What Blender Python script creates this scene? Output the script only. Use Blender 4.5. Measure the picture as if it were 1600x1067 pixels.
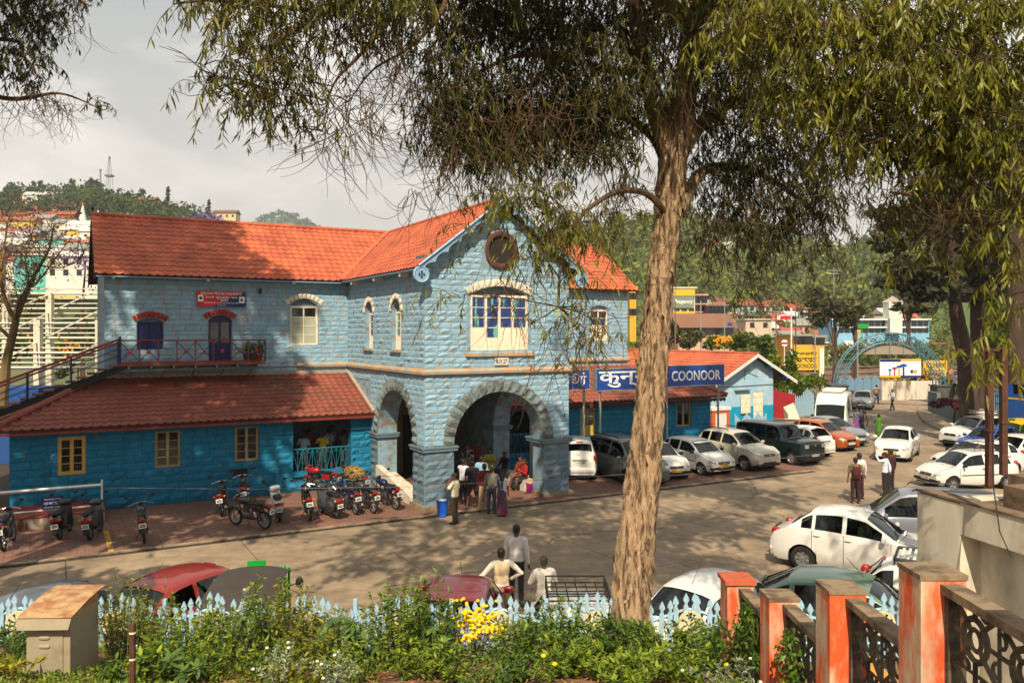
import bpy, bmesh, math, random
import numpy as np
from mathutils import Vector, Matrix, Euler
for _o in list(bpy.data.objects): bpy.data.objects.remove(_o)
SC = bpy.context.scene
COL = SC.collection
rnd = random.Random(7)
npr = np.random.RandomState(11)
R = math.radians
# ------------------------------------------------------------------ camera, sky, sun
F, CX, HY, CH = 1280.0, 800.0, 520.0, 6.25      # focal length in picture px, centre column, horizon row, eye height
cam_d = bpy.data.cameras.new('camera'); cam = bpy.data.objects.new('camera', cam_d); COL.objects.link(cam)
cam.location = (0, 0, CH); cam.rotation_euler = (R(90), 0, 0)
cam_d.sensor_width = 36; cam_d.lens = 36*F/1600; cam_d.shift_y = (HY-533.5)/1600
cam_d.clip_start = .1; cam_d.clip_end = 9000
SC.camera = cam
SUN_EL = 44.5
LD = Vector((.10, 1.0, -math.tan(R(SUN_EL))*1.005)).normalized()   # direction the sunlight travels
sun_d = bpy.data.lights.new('sun', 'SUN'); sun_d.energy = 5.0; sun_d.angle = R(.53); sun_d.color = (1.0, .85, .64)
sun = bpy.data.objects.new('sun', sun_d); COL.objects.link(sun)
sun.rotation_euler = LD.to_track_quat('-Z', 'Y').to_euler(); sun.location = (0, -40, 60)
W = bpy.data.worlds.new('World'); SC.world = W; W.use_nodes = True
nt = W.node_tree; nt.nodes.clear()
def wn(t, **k):
 n = nt.nodes.new(t)
 for a, b in k.items(): setattr(n, a, b)
 return n
out = wn('ShaderNodeOutputWorld'); bg = wn('ShaderNodeBackground'); nt.links.new(bg.outputs[0], out.inputs[0])
sky = wn('ShaderNodeTexSky', sky_type='NISHITA'); sky.sun_disc = False
sky.sun_elevation = R(SUN_EL); sky.sun_rotation = math.atan2(-LD.x, -LD.y); sky.air_density = 1.2; sky.dust_density = 2.5
tc = wn('ShaderNodeTexCoord')
mp = wn('ShaderNodeMapping'); mp.inputs['Scale'].default_value = (1.1, 1.1, 3.4); mp.inputs['Location'].default_value = (.35, .1, .45)
nz = wn('ShaderNodeTexNoise'); nz.inputs['Scale'].default_value = 2.6; nz.inputs['Detail'].default_value = 8; nz.inputs['Roughness'].default_value = .52; nz.inputs['Distortion'].default_value = .35
nt.links.new(tc.outputs['Generated'], mp.inputs[0]); nt.links.new(mp.outputs[0], nz.inputs['Vector'])
cr = wn('ShaderNodeValToRGB')
e = cr.color_ramp.elements
e[0].position = .41; e[0].color = (3.5, 3.7, 3.75, 1)
e[1].position = .60; e[1].color = (7.4, 7.1, 6.6, 1)
nt.links.new(nz.outputs['Fac'], cr.inputs[0])
# warm brightening of the cloud deck towards the horizon
sep = wn('ShaderNodeSeparateXYZ'); nt.links.new(tc.outputs['Generated'], sep.inputs[0])
mr = wn('ShaderNodeMapRange'); mr.inputs['From Min'].default_value = -.05; mr.inputs['From Max'].default_value = .38; mr.inputs['To Min'].default_value = 1; mr.inputs['To Max'].default_value = 0
nt.links.new(sep.outputs['Z'], mr.inputs['Value'])
mh = wn('ShaderNodeMix', data_type='RGBA', blend_type='MIX'); mh.inputs[7].default_value = (7.4, 6.25, 5.1, 1)
mm = wn('ShaderNodeMath', operation='MULTIPLY'); mm.inputs[1].default_value = .75
nt.links.new(mr.outputs[0], mm.inputs[0]); nt.links.new(mm.outputs[0], mh.inputs[0]); nt.links.new(cr.outputs[0], mh.inputs[6])
# thin gaps in the cloud where the blue sky shows
cm = wn('ShaderNodeMapRange'); cm.inputs['From Min'].default_value = .60; cm.inputs['From Max'].default_value = .76; cm.inputs['To Min'].default_value = .97; cm.inputs['To Max'].default_value = .70
nt.links.new(nz.outputs['Fac'], cm.inputs['Value'])
mx = wn('ShaderNodeMix', data_type='RGBA'); nt.links.new(cm.outputs[0], mx.inputs[0]); nt.links.new(sky.outputs[0], mx.inputs[6]); nt.links.new(mh.outputs[2], mx.inputs[7])
nt.links.new(mx.outputs[2], bg.inputs[0]); bg.inputs[1].default_value = .10
SC.view_settings.view_transform = 'Standard'; SC.view_settings.look = 'None'; SC.view_settings.gamma = 1
SC.view_settings.use_curve_mapping = False; SC.view_settings.exposure = .50
SC.cycles.max_bounces = 6; SC.cycles.diffuse_bounces = 3; SC.cycles.glossy_bounces = 3; SC.cycles.transmission_bounces = 4
SC.cycles.transparent_max_bounces = 8; SC.cycles.volume_bounces = 1; SC.cycles.use_adaptive_sampling = True
SC.cycles.caustics_reflective = False; SC.cycles.caustics_refractive = False
try: SC.cycles.use_denoising = True
except Exception: pass
# ------------------------------------------------------------------ helpers
def P3(px, py, d): return Vector(((px-CX)/F*d, d, CH-(py-HY)/F*d))      # place in the world seen at a picture point, d metres out
def G(px, py, z=0.0):
 d = (CH-z)*F/(py-HY); return Vector(((px-CX)/F*d, d, z))
def lin(c):
 c = c/255.0; return c/12.92 if c <= .04045 else ((c+.055)/1.055)**2.4
def rgb(r, g, b): return (lin(r), lin(g), lin(b), 1.0)
_mats = {}
def mat(name, col, rough=.6, var=.18, scale=3.0, bump=0.0, bscale=20.0, metal=0.0, spec=.5, col2=None, amt=.5, c2scale=1.2, coat=0.0, vcol=False, trans=0.0, rand=0.0, emit=None, stretch=(1, 1, 1), sharp=.08, detail=5):
 if name in _mats: return _mats[name]
 m = bpy.data.materials.new(name); m.use_nodes = True; t = m.node_tree; b = t.nodes['Principled BSDF']; L = t.links.new
 b.inputs['Roughness'].default_value = rough; b.inputs['Metallic'].default_value = metal
 b.inputs['Specular IOR Level'].default_value = spec
 if coat: b.inputs['Coat Weight'].default_value = coat; b.inputs['Coat Roughness'].default_value = .04
 if trans: b.inputs['Transmission Weight'].default_value = trans
 tcn = t.nodes.new('ShaderNodeTexCoord'); mpn = t.nodes.new('ShaderNodeMapping'); mpn.inputs['Scale'].default_value = stretch
 L(tcn.outputs['Object'], mpn.inputs[0])
 def noise(s, d=detail):
  n = t.nodes.new('ShaderNodeTexNoise'); n.inputs['Scale'].default_value = s; n.inputs['Detail'].default_value = d; n.inputs['Roughness'].default_value = .6
  L(mpn.outputs[0], n.inputs['Vector']); return n
 def mix(f, a, c, bt='MIX'):
  n = t.nodes.new('ShaderNodeMix'); n.data_type = 'RGBA'; n.blend_type = bt
  for i, v in ((0, f), (6, a), (7, c)):
   if hasattr(v, 'is_linked') or hasattr(v, 'links'): L(v, n.inputs[i])
   else: n.inputs[i].default_value = v
  return n.outputs[2]
 base = col
 if vcol:
  a = t.nodes.new('ShaderNodeAttribute'); a.attribute_name = 'tint'; base = mix(1.0, a.outputs['Color'], col, 'MULTIPLY')
 if col2 is not None:
  n = noise(c2scale); mrn = t.nodes.new('ShaderNodeMapRange'); th = 1-amt
  mrn.inputs['From Min'].default_value = .5+(th-.5)*.5-sharp; mrn.inputs['From Max'].default_value = .5+(th-.5)*.5+sharp
  L(n.outputs['Fac'], mrn.inputs['Value']); base = mix(mrn.outputs[0], base, col2)
 if var:
  n = noise(scale); mrn = t.nodes.new('ShaderNodeMapRange')
  mrn.inputs['From Min'].default_value = .3; mrn.inputs['From Max'].default_value = .7; mrn.inputs['To Min'].default_value = 1-var; mrn.inputs['To Max'].default_value = 1+var
  L(n.outputs['Fac'], mrn.inputs['Value'])
  cmb = t.nodes.new('ShaderNodeCombineColor')
  for i in range(3): L(mrn.outputs[0], cmb.inputs[i])
  base = mix(1.0, base, cmb.outputs[0], 'MULTIPLY')
 if rand:
  oi = t.nodes.new('ShaderNodeObjectInfo'); mrn = t.nodes.new('ShaderNodeMapRange'); mrn.inputs['To Min'].default_value = 1-rand; mrn.inputs['To Max'].default_value = 1+rand
  L(oi.outputs['Random'], mrn.inputs['Value'])
  cmb = t.nodes.new('ShaderNodeCombineColor')
  for i in range(3): L(mrn.outputs[0], cmb.inputs[i])
  base = mix(1.0, base, cmb.outputs[0], 'MULTIPLY')
 if hasattr(base, 'links'): L(base, b.inputs['Base Color'])
 else: b.inputs['Base Color'].default_value = base
 if bump:
  n = noise(bscale, 6); bn = t.nodes.new('ShaderNodeBump'); bn.inputs['Strength'].default_value = min(1, bump); bn.inputs['Distance'].default_value = .02*bump
  L(n.outputs['Fac'], bn.inputs['Height']); L(bn.outputs[0], b.inputs['Normal'])
 if emit: b.inputs['Emission Color'].default_value = emit[0]; b.inputs['Emission Strength'].default_value = emit[1]
 _mats[name] = m; return m
def leafmat(name, col, col2, trans=.35, rough=.45):
 if name in _mats: return _mats[name]
 m = bpy.data.materials.new(name); m.use_nodes = True; t = m.node_tree; L = t.links.new; t.nodes.clear()
 o = t.nodes.new('ShaderNodeOutputMaterial'); a = t.nodes.new('ShaderNodeAttribute'); a.attribute_name = 'tint'
 mx = t.nodes.new('ShaderNodeMix'); mx.data_type = 'RGBA'; mx.inputs[6].default_value = col; mx.inputs[7].default_value = col2
 s = t.nodes.new('ShaderNodeSeparateColor'); L(a.outputs['Color'], s.inputs[0]); L(s.outputs[0], mx.inputs[0])
 hv = t.nodes.new('ShaderNodeHueSaturation'); L(mx.outputs[2], hv.inputs['Color']); L(s.outputs[1], hv.inputs['Value'])
 p = t.nodes.new('ShaderNodeBsdfPrincipled'); p.inputs['Roughness'].default_value = rough; L(hv.outputs[0], p.inputs['Base Color'])
 p.inputs['Specular IOR Level'].default_value = .4
 tr = t.nodes.new('ShaderNodeBsdfTranslucent'); L(hv.outputs[0], tr.inputs['Color'])
 ms = t.nodes.new('ShaderNodeMixShader'); ms.inputs[0].default_value = trans; L(p.outputs[0], ms.inputs[1]); L(tr.outputs[0], ms.inputs[2]); L(ms.outputs[0], o.inputs[0])
 _mats[name] = m; return m
def xf(loc=(0, 0, 0), rz=0.0, rx=0.0, ry=0.0, s=1.0):
 return Matrix.Translation(Vector(loc)) @ Euler((rx, ry, rz)).to_matrix().to_4x4() @ Matrix.Diagonal((*((s, s, s) if not hasattr(s, '__len__') else s), 1))
class MB:
 def __init__(s): s.v = []; s.f = []; s.m = []; s.T = None; s.mi = 0
 def add(s, vs, fs, mi=None):
  o = len(s.v)
  if s.T is not None: vs = [tuple(s.T @ Vector(v)) for v in vs]
  s.v.extend(vs); s.f.extend([tuple(i+o for i in f) for f in fs]); s.m.extend([s.mi if mi is None else mi]*len(fs)); return s
 def box(s, x0, x1, y0, y1, z0, z1, mi=None):
  return s.add([(x0, y0, z0), (x1, y0, z0), (x1, y1, z0), (x0, y1, z0), (x0, y0, z1), (x1, y0, z1), (x1, y1, z1), (x0, y1, z1)],
      [(0, 3, 2, 1), (4, 5, 6, 7), (0, 1, 5, 4), (1, 2, 6, 5), (2, 3, 7, 6), (3, 0, 4, 7)], mi)
 def boxc(s, c, d, mi=None): return s.box(c[0]-d[0]/2, c[0]+d[0]/2, c[1]-d[1]/2, c[1]+d[1]/2, c[2]-d[2]/2, c[2]+d[2]/2, mi)
 def hexa(s, p, mi=None): return s.add(list(p), [(0, 3, 2, 1), (4, 5, 6, 7), (0, 1, 5, 4), (1, 2, 6, 5), (2, 3, 7, 6), (3, 0, 4, 7)], mi)
 def tube(s, pts, r, n=6, mi=None, cap=True):
  pts = [Vector(p) for p in pts]; k = len(pts)
  rs = [r]*k if not hasattr(r, '__len__') else list(r)
  vs = []; up = Vector((0, 0, 1)); prev = None
  for i, p in enumerate(pts):
   d = (pts[min(i+1, k-1)]-pts[max(i-1, 0)])
   d = d.normalized() if d.length > 1e-9 else Vector((0, 0, 1))
   if prev is None: a = d.cross(up if abs(d.z) < .95 else Vector((1, 0, 0))).normalized()
   else:
    a = prev-d*prev.dot(d); a = a.normalized() if a.length > 1e-6 else d.orthogonal().normalized()
   prev = a; b = d.cross(a)
   for j in range(n):
    an = 2*math.pi*j/n; vs.append(tuple(p+(a*math.cos(an)+b*math.sin(an))*rs[i]))
  fs = [(i*n+j, i*n+(j+1) % n, (i+1)*n+(j+1) % n, (i+1)*n+j) for i in range(k-1) for j in range(n)]
  if cap: fs += [tuple(range(n-1, -1, -1)), tuple(range((k-1)*n, k*n))]
  return s.add(vs, fs, mi)
 def cyl(s, a, b, r, n=12, mi=None, r2=None): return s.tube([a, b], [r, r if r2 is None else r2], n, mi)
 def lathe(s, prof, n=20, mi=None, axis='z', c=(0, 0, 0)):       # prof: (radius, height)
  vs = []
  for (r, h) in prof:
   for j in range(n):
    an = 2*math.pi*j/n; x, y = r*math.cos(an), r*math.sin(an)
    p = (x, y, h) if axis == 'z' else ((x, h, y) if axis == 'y' else (h, x, y))
    vs.append((p[0]+c[0], p[1]+c[1], p[2]+c[2]))
  fs = [(i*n+j, i*n+(j+1) % n, (i+1)*n+(j+1) % n, (i+1)*n+j) for i in range(len(prof)-1) for j in range(n)]
  return s.add(vs, fs, mi)
 def sup(s, c, r, e=2.0, e2=None, nu=12, nv=8, mi=None, rot=None):   # superellipsoid: 2 = ball, 5 = rounded box
  e2 = e if e2 is None else e2; vs = []
  sg = lambda w, p: math.copysign(abs(w)**(2.0/p), w)
  for i in range(nv+1):
   ph = -math.pi/2+math.pi*i/nv
   for j in range(nu):
    th = 2*math.pi*(j+.5)/nu
    q = Vector((r[0]*sg(math.cos(ph), e2)*sg(math.cos(th), e), r[1]*sg(math.cos(ph), e2)*sg(math.sin(th), e), r[2]*sg(math.sin(ph), e2)))
    if rot is not None: q = rot @ q
    vs.append((q[0]+c[0], q[1]+c[1], q[2]+c[2]))
  fs = [(i*nu+j, i*nu+(j+1) % nu, (i+1)*nu+(j+1) % nu, (i+1)*nu+j) for i in range(nv) for j in range(nu)]
  return s.add(vs, fs, mi)
 def prism(s, poly, a, b, axis='y', mi=None):                   # poly of 2-D points swept from a to b along axis
  def mk(p, h): return (p[0], h, p[1]) if axis == 'y' else ((p[0], p[1], h) if axis == 'z' else (h, p[0], p[1]))
  n = len(poly); vs = [mk(p, a) for p in poly]+[mk(p, b) for p in poly]
  fs = [(i, (i+1) % n, n+(i+1) % n, n+i) for i in range(n)]+[tuple(range(n-1, -1, -1)), tuple(range(n, 2*n))]
  return s.add(vs, fs, mi)
 def build(s, name, mats, parent=None, smooth=False, kind=None, ang=None):
  me = bpy.data.meshes.new(name); me.from_pydata(s.v, [], s.f)
  if not isinstance(mats, (list, tuple)): mats = [mats]
  for m in mats: me.materials.append(m)
  if len(mats) > 1: me.polygons.foreach_set('material_index', s.m)
  if smooth:
   me.polygons.foreach_set('use_smooth', [True]*len(me.polygons))
  me.update()
  if smooth:
   me.set_sharp_from_angle(angle=R(ang or 40))
  o = bpy.data.objects.new(name, me); COL.objects.link(o)
  if parent is not None: o.parent = parent
  if kind: o['kind'] = kind
  return o
def link(name, me, parent=None):
 o = bpy.data.objects.new(name, me); COL.objects.link(o)
 if parent is not None: o.parent = parent
 return o
def empty(name, loc=(0, 0, 0), rz=0.0, label=None, cat=None, group=None):
 o = bpy.data.objects.new(name, None); COL.objects.link(o); o.location = loc; o.rotation_euler = (0, 0, rz); o.empty_display_size = .2
 return tag(o, label, cat, group)
def tag(o, label=None, cat=None, group=None, kind=None):
 if label: o['label'] = label
 if cat: o['category'] = cat
 if group: o['group'] = group
 if kind: o['kind'] = kind
 return o
KIDS = {}
def copy_tree(o, label=None, group=None, loc=None, rz=None):
 r = o.copy(); COL.objects.link(r)
 if label: r['label'] = label
 if group: r['group'] = group
 if loc is not None: r.location = loc
 if rz is not None: r.rotation_euler = (0, 0, rz)
 for c in o.children:
  k = c.copy(); COL.objects.link(k); k.parent = r
  for g in c.children:
   q = g.copy(); COL.objects.link(q); q.parent = k
 return r
def np_mesh(name, V, Fq, mats, parent=None, tint=None, smooth=False, kind=None):
 """V (n,3); Fq (m,k) equal-sided faces; tint (n,3) per-vertex colour attribute"""
 me = bpy.data.meshes.new(name); V = np.asarray(V, np.float32); Fq = np.asarray(Fq, np.int32); m, k = Fq.shape
 me.vertices.add(len(V)); me.vertices.foreach_set('co', V.ravel()); me.loops.add(m*k); me.loops.foreach_set('vertex_index', Fq.ravel())
 me.polygons.add(m); me.polygons.foreach_set('loop_start', np.arange(0, m*k, k, dtype=np.int32))
 if smooth: me.polygons.foreach_set('use_smooth', np.ones(m, bool))
 me.update(calc_edges=True)
 if tint is not None:
  a = me.color_attributes.new('tint', 'FLOAT_COLOR', 'POINT'); c = np.ones((len(V), 4), np.float32); c[:, :3] = tint; a.data.foreach_set('color', c.ravel())
 for mt in (mats if isinstance(mats, (list, tuple)) else [mats]): me.materials.append(mt)
 o = bpy.data.objects.new(name, me); COL.objects.link(o)
 if parent is not None: o.parent = parent
 if kind: o['kind'] = kind
 return o
def text_obj(name, body, size, m, parent, T, extrude=.004, width=None, height=None):
 """lettering as a flat mesh; T places it (x right, y up), centred; width/height squeeze it to fit"""
 cu = bpy.data.curves.new('lettering', 'FONT'); cu.body = body; cu.size = size; cu.align_x = 'CENTER'; cu.align_y = 'CENTER'; cu.extrude = extrude; cu.resolution_u = 3; cu.offset = size*.012
 o = bpy.data.objects.new('lettering', cu); COL.objects.link(o); bpy.context.view_layer.update()
 me = bpy.data.meshes.new_from_object(o.evaluated_get(bpy.context.evaluated_depsgraph_get())); bpy.data.objects.remove(o)
 if len(me.vertices) == 0: return None
 co = np.empty(len(me.vertices)*3); me.vertices.foreach_get('co', co); co = co.reshape(-1, 3)
 lo, hi = co.min(0), co.max(0); co[:, :2] -= ((lo+hi)/2)[:2]; w, h = (hi-lo)[:2]
 if width: co[:, 0] *= width/max(w, 1e-6)
 if height: co[:, 1] *= height/max(h, 1e-6)
 me.vertices.foreach_set('co', co.ravel()); me.materials.clear(); me.materials.append(m); me.update()
 ob = link(name, me, parent); ob.matrix_local = T; return ob
# ------------------------------------------------------------------ ground, road and paving
TH = R(29.1); OX, OY = -3.08, 28.83; CT, ST = math.cos(TH), math.sin(TH)
BM = Matrix.Translation((OX, OY, 0)) @ Matrix.Rotation(TH, 4, 'Z')          # building frame (s along the facade, t into the depth) to world
def s_at(px, t): k = (px-CX)/F; return (k*(OY+CT*t)-OX+ST*t)/(CT-k*ST)
def t_at(px, s): k = (px-CX)/F; return (OX+CT*s-k*(OY+ST*s))/(ST+k*CT)
def z_at(py, s, t): return CH-(py-HY)/F*(OY+ST*s+CT*t)
def st_w(s, t, z=0.0): return BM @ Vector((s, t, z))
def w_st(p): q = BM.inverted() @ Vector((p[0], p[1], 0)); return q.x, q.y
M_road = mat('worn_concrete', rgb(154, 134, 108), .88, .24, 2.4, .8, 9, col2=rgb(100, 86, 70), amt=.46, c2scale=.45, sharp=.22, detail=9)
M_joint = mat('joint_dirt', rgb(62, 50, 40), .95, .2, 3)
M_pave = mat('paver_clay', rgb(128, 88, 72), .85, .2, 2.0, .3, 30, col2=rgb(98, 76, 64), amt=.5, c2scale=.6, sharp=.25, rand=.10)
M_kerb = mat('kerb_concrete', rgb(140, 124, 100), .9, .2, 3, .4, 20, col2=rgb(92, 78, 62), amt=.4)
M_earth = mat('valley_ground', rgb(104, 96, 60), .95, .3, .05, .0, col2=rgb(70, 84, 40), amt=.5, c2scale=.03, sharp=.15)
M_yline = mat('yellow_paint', rgb(196, 148, 40), .8, .3, 6, col2=rgb(128, 96, 66), amt=.45, c2scale=5)
g = MB(); g.add([(-3000, -200, -.03), (3000, -200, -.03), (3000, 4000, -.03), (-3000, 4000, -.03)], [(0, 1, 2, 3)]); g.build('ground', M_earth, kind='structure')
rb = MB(); rb.add([(-60, 6, -.012), (70, 6, -.012), (70, 84, -.012), (-60, 84, -.012)], [(0, 1, 2, 3)]); road = rb.build('road', M_joint, kind='structure')
# concrete bays, cut by joints along and across the forecourt
def slab(poly, name='slab', m=None, par=None, z1=.0, z0=-.01, j=.0):
 b = MB(); n = len(poly); c = (sum(p[0] for p in poly)/n, sum(p[1] for p in poly)/n)
 q = [(c[0]+(p[0]-c[0])*(1-.0), c[1]+(p[1]-c[1])) for p in poly]
 b.prism(q, z0, z1, 'z'); return b.build(name, m or M_road, par)
def bay(s0, s1, t0, t1, dz=0.0):
 e = .012; P = [st_w(s0+e, t0+e), st_w(s1-e, t0+e), st_w(s1-e, t1-e), st_w(s0+e, t1-e)]
 return slab([(p.x, p.y) for p in P], par=road, z1=dz)
tl = [-19, -14.2, -9.4, -4.6, -1.15]
for i in range(len(tl)-1):
 s = -22.0+(i % 2)*1.6
 while s < 40:
  w = 4.6+.5*rnd.random(); bay(s, s+w, tl[i], tl[i+1], .001*rnd.random()); s += w
# far approach road past the annex, wide apron to the arch gate
M_crk = mat('crack_filler', rgb(58, 46, 36), .95, .2, 3)
for q in range(11):
 s_, t_c = rnd.uniform(-8, 22), rnd.uniform(-12, -2); a = rnd.uniform(0, 3.1); b = MB(); L_ = []; R_ = []
 for i in range(22):
  p = st_w(s_, t_c); w = .010+.012*rnd.random(); L_.append((p.x-w*math.sin(a), p.y+w*math.cos(a), .004)); R_.append((p.x+w*math.sin(a), p.y-w*math.cos(a), .004)); s_ += .22*math.cos(a); t_c += .22*math.sin(a); a += rnd.uniform(-.45, .45); t_c = min(t_c, -1.2)
 b.add(L_+R_, [(i, i+1, 23+i, 22+i) for i in range(21)]); b.build('crack', M_crk, road)
for (s0, s1, t0, t1) in [(18.6, 24, -1.15, 4.5), (24, 30, -1.15, 4.5), (30, 36, -1.15, 4.5), (36, 42, -1.15, 4.5), (18.6, 24, 4.5, 8.0), (24, 30, 4.5, 8.5), (30, 36, 4.5, 11), (36, 42, 4.5, 11), (30.5, 36, 11, 18), (36, 42, 11, 18), (34, 42, 18, 26), (42, 50, -6, 4), (42, 50, 4, 14), (42, 50, 14, 26), (50, 58, 2, 26)]: bay(s0, s1, t0, t1)
# clay paver strips in front of the wings and under the porch: each paver its own piece near, one sheet beyond
def paver_strip(s0, s1, t0, t1, par, near=0):
 pw, ph = .40, .20; b = MB(); cnt = 0; pm = None
 pl = []
 nt_ = int((t1-t0)/ph); ns_ = int((s1-s0)/pw)
 for j in range(nt_):
  for i in range(ns_+1):
   a = s0+i*pw-(pw/2 if j % 2 else 0); a0, a1 = max(a, s0)+.008, min(a+pw, s1)-.008
   if a1-a0 < .05: continue
   pl.append((a0, a1, t0+j*ph+.008, t0+(j+1)*ph-.008))
 for (a0, a1, b0, b1) in pl:
  dz = .004*rnd.random(); q = [st_w(a0, b0), st_w(a1, b0), st_w(a1, b1), st_w(a0, b1)]
  o = len(b.v); b.add([(p.x, p.y, .022+dz) for p in q]+[(p.x, p.y, .005) for p in q], [(0, 1, 2, 3), (0, 4, 5, 1), (1, 5, 6, 2), (2, 6, 7, 3), (3, 7, 4, 0)])
 b.build('pavers', M_pave, par, kind='stuff')
def strip_poly(name, pts, z, m, kind='structure'):
 b = MB(); P = [st_w(*p) for p in pts]; b.add([(p.x, p.y, z) for p in P], [tuple(range(len(P)))]); return b.build(name, m, kind=kind)
pv = strip_poly('pavement', [(-17, -.95), (0.0, -.95), (0.0, 5.6), (-17, 5.6)], .004, M_joint); paver_strip(-17, 0, -.75, 5.55, pv)
pv2 = strip_poly('parking_pavement', [(6.1, -.95), (19.2, -.95), (19.2, 5.6), (6.1, 5.6)], .004, M_joint); paver_strip(6.1, 19.2, -.75, 5.55, pv2)
pv3 = strip_poly('porch_pavement', [(0.02, -.95), (6.08, -.95), (6.08, 8.6), (0.02, 8.6)], .004, M_joint); paver_strip(0.02, 6.08, -.75, 5.6, pv3)
kb = MB(); kb.T = BM
s = -17.0
while s < 19.0:
 w = .9+.3*rnd.random(); kb.box(s+.01, min(s+w, 19.2)-.01, -.95, -.76, .006, .035+.012*rnd.random()); s += w
kb.build('kerb_edge', M_kerb, kind='structure')
yb = MB(); yb.T = BM; a = s_at(168, 1.2); yb.box(a-.07, a+.07, -.7, 2.2, .0265, .0295); yb.build('yellow_bay_line', M_yline, kind='structure')
# ------------------------------------------------------------------ station building
STN = tag(empty('station_building', (OX, OY, 0), TH), 'two storey pale blue stone railway station with red tiled roofs and an arched gabled porch', 'station')
M_ston = mat('pale_blue_painted_stone', rgb(136, 172, 193), .82, .16, 2.2, .7, 26, col2=rgb(166, 150, 128), amt=.30, c2scale=5.5, sharp=.06, rand=.04)
M_stonj = mat('pale_blue_joint', rgb(124, 154, 172), .9, .2, 3, .4, 30, col2=rgb(128, 112, 96), amt=.4, c2scale=2.5)
M_pier = mat('slate_blue_painted_stone', rgb(92, 116, 130), .8, .18, 2.2, .6, 26, col2=rgb(132, 118, 98), amt=.25, c2scale=3.0, rand=.05)
M_pierj = mat('slate_blue_joint', rgb(78, 96, 106), .9, .2, 3, .4, 30)
M_vous = mat('grey_voussoir_stone', rgb(108, 122, 124), .85, .22, 2.6, .7, 22, col2=rgb(88, 90, 84), amt=.4, c2scale=2.4, rand=.08)
M_turq = mat('turquoise_painted_stone', rgb(0, 112, 150), .8, .20, 1.6, .8, 24, col2=rgb(84, 110, 110), amt=.22, c2scale=5, sharp=.05, rand=.05)
M_turqj = mat('turquoise_joint', rgb(0, 86, 116), .9, .2, 2, .4, 30)
M_plast = mat('smooth_blue_render', rgb(96, 118, 128), .8, .12, 2, .3, 30)
M_band = mat('weathered_string_course', rgb(148, 150, 140), .85, .2, 2, .6, 18, col2=rgb(186, 138, 96), amt=.45, c2scale=1.6, sharp=.1)
M_cream = mat('cream_window_paint', rgb(226, 214, 190), .55, .10, 5, .1, 20, col2=rgb(180, 150, 110), amt=.16, c2scale=4)
M_white = mat('whitewashed_arch', rgb(214, 204, 184), .8, .12, 4, .5, 24, col2=rgb(90, 76, 60), amt=.22, c2scale=3)
M_brick = mat('brick_coloured_cap', rgb(176, 84, 56), .85, .2, 5, .4, 20)
M_redst = mat('red_painted_arch', rgb(150, 28, 16), .7, .2, 4, .5, 20, rand=.08)
M_navy = mat('navy_gloss_paint', rgb(14, 22, 84), .4, .15, 4, .1, 20)
M_yel = mat('ochre_window_paint', rgb(188, 156, 70), .6, .12, 4, .15, 20)
M_beige = mat('beige_window_paint', rgb(150, 134, 98), .7, .15, 4, .15, 20)
M_glass = mat('dark_window_glass', rgb(16, 18, 20), .08, .1, 1.5, spec=.8)
M_curt = mat('pale_obscured_pane', rgb(168, 172, 150), .25, .1, 3, spec=.6)
M_bluec = mat('blue_curtained_pane', rgb(18, 44, 110), .12, .1, 3, spec=.7, col2=rgb(96, 170, 150), amt=.38, c2scale=3.5, sharp=.03, stretch=(1.6, 1, .25))
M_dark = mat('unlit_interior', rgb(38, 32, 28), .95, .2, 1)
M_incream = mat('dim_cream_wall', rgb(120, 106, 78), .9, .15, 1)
M_inblue = mat('dim_blue_wall', rgb(20, 80, 104), .9, .15, 1)
M_wood = mat('old_brown_timber', rgb(70, 48, 34), .8, .2, 6, .3, 20)
M_brown = mat('brown_round_frame', rgb(84, 48, 36), .7, .2, 6, .3, 20)
M_tile = mat('red_roof_tile', rgb(176, 90, 56), .75, .26, 1.6, .25, 30, col2=rgb(140, 62, 44), amt=.3, c2scale=.9, sharp=.2, rand=.09)
M_tiled = mat('weathered_red_roof_tile', rgb(138, 68, 52), .8, .2, .7, .35, 24, col2=rgb(98, 70, 54), amt=.38, c2scale=.55, sharp=.25, rand=.13)
M_deck = mat('roof_underside', rgb(84, 50, 38), .9, .2, 3)
M_lblue = mat('pale_blue_timber_paint', rgb(128, 164, 192), .55, .10, 5, .15, 20)
M_railr = mat('red_oxide_rail', rgb(120, 44, 38), .6, .15, 6, .1, 20)
M_blk = mat('black_cable', rgb(18, 18, 20), .7, .1, 5)
M_grpipe = mat('grey_pipe', rgb(120, 124, 128), .5, .15, 5, metal=.3)
M_rust = mat('rusty_steel', rgb(84, 50, 36), .85, .25, 9, .4, 30, col2=rgb(60, 36, 26), amt=.4, c2scale=6)
M_wpaint = mat('white_metal_paint', rgb(212, 210, 202), .5, .1, 4, col2=rgb(150, 120, 90), amt=.12, c2scale=5)
M_moss = mat('dark_stain', rgb(48, 44, 34), .95, .3, 5)
def FR(s, t, z=0.0): return Matrix.Translation((s, t, z))
def LF(s, t, z=0.0): return Matrix(((0, 1, 0, s), (-1, 0, 0, t), (0, 0, 1, z), (0, 0, 0, 1)))      # face looking out along -s
def RF(s, t, z=0.0): return Matrix(((0, -1, 0, s), (1, 0, 0, t), (0, 0, 1, z), (0, 0, 0, 1)))      # face looking out along +s
def otop(o, x):
 x0, x1, z0, z1, kind, rise = o
 if kind == 'rect' or rise == 0: return z1
 xm, hw = (x0+x1)/2, (x1-x0)/2; q = max(0.0, 1-((x-xm)/hw)**2)
 return z1+rise*(math.sqrt(q) if kind == 'arch' else q)
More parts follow.
